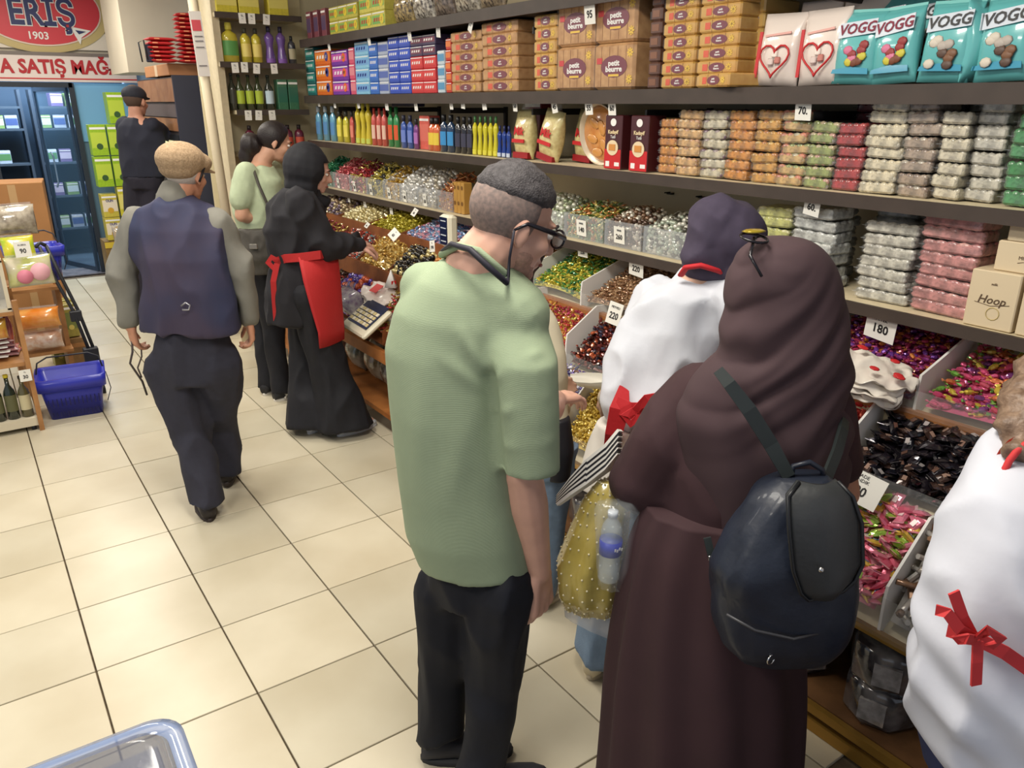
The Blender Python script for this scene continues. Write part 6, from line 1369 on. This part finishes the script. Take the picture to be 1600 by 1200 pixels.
mb=MB(); mb.tube([(.12,-.12,.03),(.14,-.12,.03)],.03,DK,12); mb.box((.13,-.11,.14),(.015,.015,.2),DK); mb.build('wheel',tt)
# ---------- clear plastic box near the camera, on a low stand ----------
tt=thing('display_stand','low grey stand below the clear plastic box','stand',(-.14,1.16,0)); mb=MB(); mb.cbox((0,0,.31),(.50,.50,.62),M((120,120,126),.6),.006); mb.build('stand_body',tt); mb=MB(); mb.cbox((0,0,.625),(.52,.52,.012),M((140,140,146),.5),.003); mb.build('stand_top',tt)
tt=thing('clear_plastic_box','clear plastic box with a rounded bluish lid in the lower left corner','plastic box',(-.125,1.175,.633),-.02)
def rr2(w,d,z,r,n=7):
    out=[]
    for cx,cy,a0 in ((w/2-r,d/2-r,0),(-w/2+r,d/2-r,PI/2),(-w/2+r,-d/2+r,PI),(w/2-r,-d/2+r,1.5*PI)):
        for i in range(n): a=a0+PI/2*i/(n-1); out.append((cx+r*math.cos(a),cy+r*math.sin(a),z))
    return out
PL=M((120,124,140),.12,alpha=.35,coat=1); PLR=M((130,150,190),.1,alpha=.75,coat=1)
mb=MB(); mb.rings([rr2(.50,.32,0,.04),rr2(.52,.34,.03,.05),rr2(.53,.35,.10,.05)],PL); mb.build('box_body',tt)
mb=MB(); mb.rings([rr2(.55,.37,.100,.055),rr2(.56,.38,.104,.06),rr2(.56,.38,.112,.06),rr2(.52,.34,.118,.05),rr2(.50,.32,.108,.045)],PLR,cap=False); mb.build('lid_rim',tt)
mb=MB(); mb.rings([rr2(.50,.32,.108,.045),rr2(.48,.30,.125,.045),rr2(.44,.26,.128,.04)],PL); mb.build('lid',tt)
mb=MB(); Rr=random.Random(5)
for i in range(26): mb.cbox((Rr.uniform(-.2,.2),Rr.uniform(-.11,.11),.03+Rr.uniform(0,.04)),(.07,.05,.02),M(((90,70,70),(120,96,84),(190,110,60),(70,60,66))[i%4],.5),.004,R=Matrix.Rotation(Rr.uniform(0,3),3,'Z'))
mb.build('cookies',tt); mb=MB(); mb.box((.08,-.02,.1285),(.10,.06,.001),M((214,110,50),.5)); mb.build('sticker',tt)
# ---------- back facade: signs, doorway, goods ----------
sg=thing('shop_sign','large sign board with a red and gold oval reading ERİŞ 1903','sign',(1.0,10.02,2.38))
mb=MB(); mb.box((.02,0,.40),(1.55,.04,.80),M((226,216,200),.5)); mb.build('sign_board',sg)
def oval(rx,rz,y,m,c=(.07,.37)):
    mb=MB(); mb.prism([(c[0]+rx*math.cos(2*PI*i/48),c[1]+rz*math.sin(2*PI*i/48)) for i in range(48)],y,y-.008,m); return mb
oval(.66,.41,-.022,M((196,176,120),.5)).build('gold_oval',sg); oval(.575,.345,-.031,M((226,206,190),.5)).build('pale_oval',sg); oval(.56,.33,-.036,M((206,58,70),.45)).build('red_oval',sg)
NV=M((44,52,100),.5)
text('ERİŞ',.35,WHT,sg,(.09,-.050,.33),bold=.05,sx=.80,name='lettering_outline'); text('ERİŞ',.35,NV,sg,(.09,-.056,.33),bold=.022,sx=.80); text('1903',.10,WHT,sg,(.02,-.048,.12),bold=.02)
mb=MB(); mb.prism([(.34,.22),(.52,.19),(.42,.12),(.40,.05),(.36,.14)],-.046,-.050,WHT); mb.prism([(.37,.19),(.47,.178),(.40,.15)],-.052,-.055,NV); mb.build('comma_shape',sg)
s2=thing('sale_banner','white banner with red letters SATIŞ MAĞAZASI under the oval sign','sign',(1.15,9.98,2.06))
mb=MB(); mb.box((0,0,.14),(1.50,.03,.28),M((226,212,206),.5)); mb.box((0,-.017,.03),(1.5,.004,.012),REDP); mb.box((0,-.018,.272),(1.5,.02,.03),M((120,110,104),.5)); mb.build('banner_board',s2)
text('A SATIŞ MAĞAZ',.185,M((176,30,40),.5),s2,(.09,-.02,.14),bold=.035,sx=.9)
# interior beyond the doorway
mb=MB(); mb.box((.7,12.0,1.2),(3.2,.1,2.6),M((52,74,96),.6)); mb.box((-.6,11.0,1.2),(.1,2.0,2.6),M((60,76,92),.6)); mb.box((2.3,11.1,1.2),(.1,1.8,2.6),M((70,90,110),.6)); struct(mb,'wall_far')
mb=MB(); mb.box((.8,11.0,2.6),(3.1,2.0,.1),M((150,160,170),.7)); struct(mb,'trim_4')
mb=MB(); mb.box((.7,11.2,.003),(3.0,2.2,.02),M((74,90,104),.35,c2=(58,70,84),nscale=3)); struct(mb,'trim_5')
mb=MB(); mb.box((.8,10.17,.012),(1.9,.44,.012),M((84,84,92),.4,c2=(120,118,124),nscale=18)); struct(mb,'trim_6')
mb=MB(); mb.box((1.24,10.0,1.03),(.05,.06,2.04),M((38,46,58),.5)); mb.box((.42,10.0,1.03),(.05,.06,2.04),M((38,46,58),.5)); mb.box((.83,10.0,2.03),(.84,.06,.05),M((38,46,58),.5)); struct(mb,'door_1')
t=thing('glass_door_leaf','glass door leaf standing open inside the far doorway','door',(1.20,10.05,.02),1.9)
mb=MB(); 
for c,d in (((.02,0,1.0),(.04,.03,2.0)),((.76,0,1.0),(.04,.03,2.0)),((.39,0,.02),(.74,.03,.06)),((.39,0,1.98),(.74,.03,.06))): mb.box(c,d,M((50,66,84),.4))
mb.build('door_frame',t); mb=MB(); mb.box((.39,0,1.0),(.70,.006,1.92),M((120,160,190),.05,alpha=.14,coat=1)); mb.build('door_glass',t)
mb=MB(); mb.tube([(.70,-.03,.9),(.70,-.05,.95),(.70,-.05,1.25),(.70,-.03,1.3)],.01,M((180,186,190),.3,.8),8); mb.build('handle',t)
def rack(x0,x1,y,zs,label):
    t=thing('stock_rack',label,'rack',((x0+x1)/2,y,0)); w=x1-x0
    for k in (-1,1): mb=MB(); mb.box((k*(w/2-.015),0,1.0),(.03,.34,2.0),M((58,70,84),.5)); mb.build('upright',t)
    for z in zs: mb=MB(); mb.box((0,0,z),(w-.06,.34,.025),M((66,80,94),.5)); mb.build('shelf_board',t)
    return t
rack(.30,.86,11.55,(.35,.75,1.15,1.55,1.80),'dark stock rack left in the shop beyond the doorway'); rack(.95,1.5,11.55,(.35,.75,1.15,1.55,1.80),'dark stock rack right in the shop beyond the doorway')
Rr=random.Random(11); pcs=[Proto(carton('stock_box',.13,.2,.15,c,c2,'')) for c,c2 in (((120,150,90),(190,200,200)),((150,160,176),(70,90,140)),((176,190,206),(90,140,90)),((110,96,140),(190,180,200)))]
k=0
for rx,nm in ((.30,'left'),(.95,'right')):
    for zi,z in enumerate((.363,.763,1.163,1.563,1.813)):
        for c in range(3):
            if Rr.random()<.15: continue
            pcs[k%4].put((rx+.12+c*.155,11.5,z),(0,0,Rr.uniform(-.1,.1)),f"bluish lit box on the {nm} far stock rack, {('lowest','second','third','fourth','top')[zi]} shelf, {('left','middle','right')[c]}",'boxes in the far shop'); k+=1
# sky-blue panel and oil tins right of the far door
mb=MB(); mb.box((1.55,10.03,1.75),(.62,.02,.60),M((120,176,216),.4)); struct(mb,'trim_7')
mb=MB(); mb.box((1.52,10.05,.9),(.50,.03,1.8),M((90,120,140),.6)); struct(mb,'trim_8')
tp=Proto(carton('oil_tin',.155,.16,.31,(150,186,40),(186,206,70),'',emb=(60,90,50))); tq=Proto(carton('oil_tin',.155,.16,.31,(206,196,60),(226,214,120),'',None,(90,140,60))); tw=Proto(carton('oil_tin',.15,.16,.24,(196,180,70),(226,214,190),'OLIN',M((40,50,120),.5),(206,160,50)))


st=thing('tin_stand','low wooden stand under the stacked oil tins by the far door','stand',(1.43,9.5,0))
mb=MB(); mb.box((0,.05,.22),(.42,.3,.44),wood((150,120,70),(120,96,56))); mb.build('stand_body',st); mb=MB(); mb.box((0,-.105,.40),(.42,.01,.06),M((206,180,60),.5)); mb.build('yellow_strip',st)
st.location.z=.004
for i,(pt,x,z,lab) in enumerate(((tw,1.34,.45,'cream and yellow oil tin, bottom left of the tin stack'),(tw,1.51,.45,'cream and yellow oil tin, bottom right of the tin stack'),(tw,1.34,.695,'oil tin with dark blue letters, second row left'),(tq,1.51,.695,'golden oil tin, second row right'),(tp,1.34,1.012,'lime green oil tin, third row left'),(tp,1.51,1.012,'lime green oil tin, third row right'),(tp,1.34,1.33,'lime green oil tin, top row left'),(tp,1.51,1.33,'lime green oil tin, top row right'))):
    pt.put((x,9.5,z),(0,0,0),lab,'oil tins')
tp.put((1.55,9.5,1.645),(0,0,.05),'oil tin with an avocado picture, uppermost','oil tins')
bagthing('clear_sack','bluish clear sack of goods in front of the oil tins',(1.44,9.26,.30),.3,.32,.16,M((150,170,190),.12,coat=1,c2=(176,150,110),nscale=14,bump=.8,bscale=20),cat='sack')
st=thing('shipping_carton','small carton under the clear sack','box',(1.44,9.24,.004)); mb=MB(); mb.cbox((0,0,.145),(.28,.2,.29),M((186,160,70),.7,noise_amt=.1),.004); mb.build('box_body',st); mb=MB(); mb.box((0,-.101,.145),(.28,.001,.04),M((206,196,150),.5)); mb.build('tape',st)
# ---------- tall cabinet with black side, folded red bags on top ----------
t=thing('tall_cabinet','tall cabinet with a black side panel and a lit glass window','cabinet',(1.78,7.75,0))
mb=MB(); mb.box((.03,-.72,1.03),(.42,.03,2.06),M((48,50,64),.5,noise_amt=.06,nscale=4)); mb.build('side_panel',t)
mb=MB(); mb.box((.0,0,1.03),(.32,1.40,2.04),M((60,54,54),.6)); mb.build('cabinet_body',t)
mb=MB(); mb.box((-.165,0,1.95),(.01,1.38,.18),wood((150,110,80),(130,90,64))); mb.box((-.165,0,1.79),(.012,1.38,.10),M((90,80,80),.6)); mb.box((-.165,0,1.68),(.01,1.38,.10),wood((160,116,80),(140,96,66))); mb.build('wood_front',t)
mb=MB(); mb.box((-.17,-.36,1.42),(.012,.56,.36),DK); mb.build('window_frame',t); mb=MB(); mb.box((-.178,-.36,1.42),(.006,.44,.26),M((236,226,170),.3,emit=.9,c2=(150,190,190),nscale=9)); mb.build('lit_window',t)
mb=MB(); mb.box((-.02,-.737,1.42),(.05,.003,.04),M((206,120,96),.5)); mb.build('sticker',t)
t=thing('long_carton','flat wooden coloured carton on top of the tall cabinet','box',(1.74,7.6,2.062)); mb=MB(); mb.cbox((0,0,.045),(.26,.9,.09),M((176,124,84),.7),.004); mb.build('box_body',t); mb=MB(); mb.box((-.131,0,.045),(.001,.1,.09),M((206,180,150),.5)); mb.build('tape',t)
redm=M((190,44,48),.5,bump=.5,bscale=20)
for c,(x,n) in enumerate(((1.57,6),(1.78,12))):
    for k in range(n):
        Rr=random.Random(k+c*31); tt=thing('folded_red_bag',f"folded red bag in the {('left short','right tall')[c]} stack on the cabinet, {ORD[k]}",'bag',(x+Rr.uniform(-.01,.01)+c*.02,7.12+Rr.uniform(-.01,.01),2.155+k*.031),Rr.uniform(-.15,.15),'folded red bags')
        pillowbag(.2+Rr.uniform(0,.02),.16,.030,redm,k=5,rough=.4).build('folded_cloth',tt,(0,.08,.014),(PI/2,0,0)); mb=MB(); mb.box((-.05,-.086,.015),(.04,.002,.008),M((226,150,110),.5)); mb.build('edge_print',tt)

t=thing('black_handle_basket','black wire handled case leaning on the red bags','case',(1.46,7.08,2.153)); mb=MB(); mb.tube([(-.05,0,.0),(-.06,0,.14),(-.02,0,.16),(-.01,0,.02)],.006,DK,6); mb.build('handle',t); mb=MB(); mb.cbox((.01,.02,.065),(.05,.03,.13),M((40,40,60),.5),.006); mb.build('case_body',t)
t=thing('paper_roll_post','pale wrapped pole with red printed notices beside the cabinet','pole',(1.70,6.17,0)); t.rotation_euler=(0,-.035,0); mb=MB(); mb.lathe([(.001,.005),(.035,.005),(.035,3.05),(.001,3.05)],M((206,192,164),.7),12); mb.build('pole_body',t)
mb=MB(); mb.box((-.01,-.04,2.24),(.08,.006,.42),M((222,216,210),.6)); mb.build('notice_sheet',t); mb=MB(); mb.box((-.012,-.044,2.36),(.06,.002,.07),M((206,80,90),.6)); mb.build('red_notice',t)
mb=MB()
for z in (2.29,2.26,2.22,2.10): mb.box((-.01,-.0445,z),(.055,.002,.008),M((130,126,126),.6))
mb.build('print_lines',t)
# ---------- scale, trays and bags on the left counter ----------
SCL=M((214,208,186),.45)
t=thing('price_scale','cream electronic price scale with a slanted keypad on the wooden counter','scale',(1.93,4.05,.60),WR-.05)
mb=MB(); mb.cbox((0,.09,.055),(.34,.24,.07),SCL,.01); mb.build('scale_body',t)
R_=Matrix.Rotation(.62,3,'X'); mb=MB(); mb.cbox((0,-.12,.075),(.34,.22,.03),SCL,.01,R=R_); mb.build('keypad_housing',t)
mb=MB(); mb.box((.0,-.13,.093),(.28,.13,.003),M((40,48,80),.4),R=R_); mb.box((0,-.055,.143),(.28,.05,.003),M((30,40,70),.3),R=R_); mb.build('panel',t)
mb=MB()
for i in range(7):
    for j in range(4):
        p_=Vector((-.115+i*.038,-.13,.096))+R_@Vector((0,-.042+j*.028,0.001)); mb.box(p_,(.03,.021,.003),M(((206,190,140),(226,216,190))[(i+j)%2],.5),R=R_)
kp=mb.build('keys',t)
mb=MB(); mb.box((.0,.09,.1),(.36,.27,.012),M((190,190,186),.3,.7)); mb.build('weighing_plate',t)
t=thing('scale_display','cream scale display head on a post beside the bearded man','scale display',(1.95,3.66,.60),WR)
t.location=(1.99,3.40,.88)
mb=MB(); mb.tube([(0,.02,-.26),(0,.02,.30)],.014,M((190,186,170),.4),8); mb.build('post',t)
mb=MB(); mb.cbox((0,0,.37),(.11,.05,.16),SCL,.012); mb.build('display_head',t); mb=MB(); mb.box((-.005,-.026,.37),(.07,.003,.135),M((24,32,60),.2)); mb.build('screen',t)
mb=MB()
for z in (.42,.385,.35,.32): mb.box((-.005,-.028,z),(.05,.001,.005),M((190,196,200),.4))
mb.build('screen_lines',t)
def sack(name,label,loc,w,h,d,m,rz=WR): 
    tt=thing(name,label,'bag',loc,rz); pillowbag(w,h,d,m,rough=2).build('bag_body',tt); mb=MB(); mb.tube([(0,0,h-.01),(.01,0,h+.03)],[.02,.035],CLEARS,8); mb.build('gathered_top',tt); return tt
sack('silver_sack','silver clear sack of sweets standing beside the red apron',(1.86,4.38,.62),.20,.17,.15,M((190,186,190),.15,coat=1,c2=(140,120,150),nscale=30,bump=.7,bscale=30))
t=thing('white_carrier_bags','bundle of white and red carrier bags lying behind the scale','bag bundle',(1.98,4.211,0.73))
crumple(t,M((226,214,206),.3,coat=.4,bump=.6,bscale=30),4,9,.085,.24,.018,(.2,-.35,.3))
mb=MB(); mb.box((0,.02,.085),(.08,.05,.002),M((216,90,90),.5)); mb.build('red_print',t,None,(.2,-.35,.4))
t=thing('paper_cone','folded white paper cone standing on the carrier bags','paper',(2.02,4.135,0.825)); mb=MB(); mb.lathe([(.05,0),(.002,.10)],M((236,234,230),.6),4); mb.build('cone',t); mb=MB(); mb.box((0,-.03,.03),(.03,.002,.02),REDP); mb.build('print_mark',t)
for i,(y,c) in enumerate(((3.8,(60,50,44)),(4.0,(90,80,74)),(4.22,(44,40,40)),(4.45,(110,90,60)),(4.75,(60,70,60)),(5.1,(150,60,60)),(5.4,(90,80,70)))):
    sack('stock_sack','dark stock bag on the open shelf under the wooden counter, '+('nearest','second nearest','third nearest','fourth nearest','fifth nearest','sixth nearest','farthest')[i],(2.05,y,.147),.2,.26-.02*(i%3),.16,M(c,.2,coat=1,c2=(190,180,160),nscale=10,bump=.6,bscale=30))
t=thing('white_crate','white slotted crate standing under the scale end of the counter','crate',(1.80,3.57,.01)); mb=MB(); mb.box((.12,-.16,.2),(.24,.02,.40),M((214,210,200),.5)); mb.box((.01,-.02,.2),(.02,.28,.40),M((214,210,200),.5)); mb.build('crate_body',t); mb=MB(); 
for z in (.08,.16,.24,.32): mb.box((-.002,-.02,z),(.004,.2,.02),M((120,110,100),.6))
mb.build('slots',t)
# ---------- goods under the right counter ----------
BW=M((44,42,46),.15,coat=1,c2=(130,126,124),nscale=9,bump=.6,bscale=20)
def drum(): 
    tt=thing('wrapped_drum','x','wrapped pack'); mb=MB(); mb.lathe([(.001,0),(.10,0),(.108,.015),(.108,.115),(.10,.13),(.001,.13)],BW,8); mb.build('drum_body',tt)
    mb=MB(); 
    for a in (3.4,): mb.box((.107*math.cos(a),.107*math.sin(a),.065),(.012,.075,.07),M((150,146,144),.25,coat=1,noise_amt=.3,nscale=30),rz=a)
    mb.build('label_panel',tt); return tt
p=Proto(drum())
for i,(x,y,n) in enumerate(((2.02,.92,2),(2.25,1.02,2),(2.03,1.22,2),(2.25,1.35,1),(2.05,1.6,2),(2.05,1.95,2),(2.05,2.3,1))):
    for k in range(n): p.put((x,y,.101+k*.132),(0,0,.4*i+.2*k),f"black wrapped drum pack under the counter, {('lower','upper')[k]} in the {('front right','back right','second','back second','third','fourth','fifth')[i]} stack",'wrapped drums')
Rr=random.Random(3)
for i,(x,y) in enumerate(((2.1,.55),(2.3,.7),(2.1,.3),(2.3,2.2),(2.1,2.65),(2.15,3.0))): sack('dark_sack','dark wrapped sack under the sweets counter, '+('beside the black drums','behind the black drums','at the right photo edge','behind the shoppers','farther along','at the far end')[i],(x,y,.101),.22,.24,.16,M((70,30,44),.2,coat=1,c2=(40,34,40),nscale=12,bump=.6,bscale=30))
# ---------- carried bags of the brown veiled woman ----------
GD=(1.36,1.28)
t=thing('polka_dot_bag','translucent golden carrier bag with white polka dots held low by the brown veiled woman','bag',(1.191,1.326,0.572)); of=-V(t.location)
GB=M((190,170,84),.25,coat=.7,alpha=.8,noise_amt=.15,nscale=12,bump=.4,bscale=18)
def gbring(l,r,d,off,n=40,ph=0):
    l,r=V(l)+of,V(r)+of; cc=(l+r)/2; la=(r-l); R0=la.length/2; la.normalize(); dp=V((0,0,1)).cross(la).normalized()
    return [tuple(cc+la*R0*math.cos(a)*(1+.06*math.sin(a*5+ph))+dp*d*math.sin(a)*(1+.12*math.sin(a*7+ph))) for a in [2*PI*j/n for j in range(n)]]
GR=[((1.193,1.324,0.951),(1.259,1.278,0.951),.02),((1.161,1.346,0.891),(1.262,1.276,0.891),.045),((1.136,1.364,0.807),(1.258,1.278,0.807),.06),((1.108,1.384,0.711),(1.256,1.28,0.711),.065),((1.115,1.379,0.622),(1.255,1.281,0.622),.06),((1.134,1.365,0.571),(1.248,1.286,0.555),.035)]
mb=MB(); mb.rings([gbring(l,r,d,0,ph=i*.6) for i,(l,r,d) in enumerate(GR)],GB); mb.build('bag_body',t)
mb=MB(); DM=M((226,216,180),.4)
for q in range(14):
    x=q/13*(len(GR)-1); i=min(int(x),len(GR)-2); f=x-i; ra=gbring(*GR[i],0,ph=i*.6); rb=gbring(*GR[i+1],0,ph=(i+1)*.6)
    for j in range(q%2,40,2):
        p_=V(ra[j]).lerp(V(rb[j]),f); c_=sum((V(v) for v in ra),V())/40; n_=(p_-V((c_.x,c_.y,p_.z))).normalized(); mb.ell(p_+n_*.0005,(.0032,.0032,.0032),DM,5,3)
mb.build('polka_dots',t)
mb=MB(); mb.rings([gbring((1.13,1.368,0.582),(1.247,1.286,0.561),.03,0),gbring((1.133,1.366,0.541),(1.244,1.288,0.468),.012,0)],M((214,216,220),.2,alpha=.5,coat=1),cap=False); mb.build('clear_hem',t)
t=thing('bottle_bag','thin clear plastic bag around the water bottle','bag',(1.16,1.212,0.717)); of=-V(t.location)
mb=MB(); mb.rings([gbring((1.12,1.241,0.951),(1.189,1.192,0.951),.02,0),gbring((1.112,1.246,0.925),(1.201,1.184,0.925),.036,0,ph=1),gbring((1.119,1.241,0.782),(1.197,1.187,0.782),.036,0,ph=2),gbring((1.128,1.235,0.717),(1.174,1.203,0.708),.02,0)],M((214,222,226),.08,alpha=.14,coat=1)); mb.build('bag_body',t)
t=thing('water_bottle','clear water bottle with a blue label inside the thin bag','bottle',(1.147,1.222,0.736)); t.rotation_euler=(0,.03,0); t.scale=(.88,.88,.88)
WB=M((206,220,228),.06,alpha=.3,coat=1)
mb=MB(); mb.lathe([(.001,.004),(.026,0),(.031,.01),(.029,.03),(.031,.05),(.029,.062),(.031,.075),(.031,.13),(.029,.14),(.031,.15),(.026,.175),(.013,.195),(.012,.205)],WB,16); mb.build('bottle_body',t)
mb=MB(); mb.lathe([(.0318,.086),(.0318,.13)],M((30,44,160),.4),16); mb.build('bottle_label',t)
mb=MB(); [mb.box((-.012+.008*i,-.0325,.112-.004*(i%2)),(.005,.001,.008),WHT) for i in range(4)]; mb.build('label_print',t)
mb=MB(); mb.lathe([(.001,.2),(.0145,.2),(.0145,.217),(.001,.217)],M((200,206,214),.4),12); mb.build('bottle_cap',t)
t=thing('striped_pouch','crumpled pouch with black and white zebra stripes above the golden bag','pouch',(1.187,1.352,0.908)); of=-V(t.location)
PTS=[(1.123,1.397,0.886),(1.153,1.376,0.927),(1.185,1.354,0.967),(1.224,1.327,1.008),(1.246,1.311,1.052)]
for k in range(9):
    f=(k-4)*.0072; mb=MB(); ribbon([V(p)+of+V((.30,.3,.9))*f*(.35+.65*min(1,i/2)) for i,p in enumerate(PTS)],[.02,.04,.05,.05,.02],.0078,M((222,218,210),.4) if k%2==0 else M((34,32,36),.4),V((.3,.3,.9)),mb); mb.build('stripe',t)
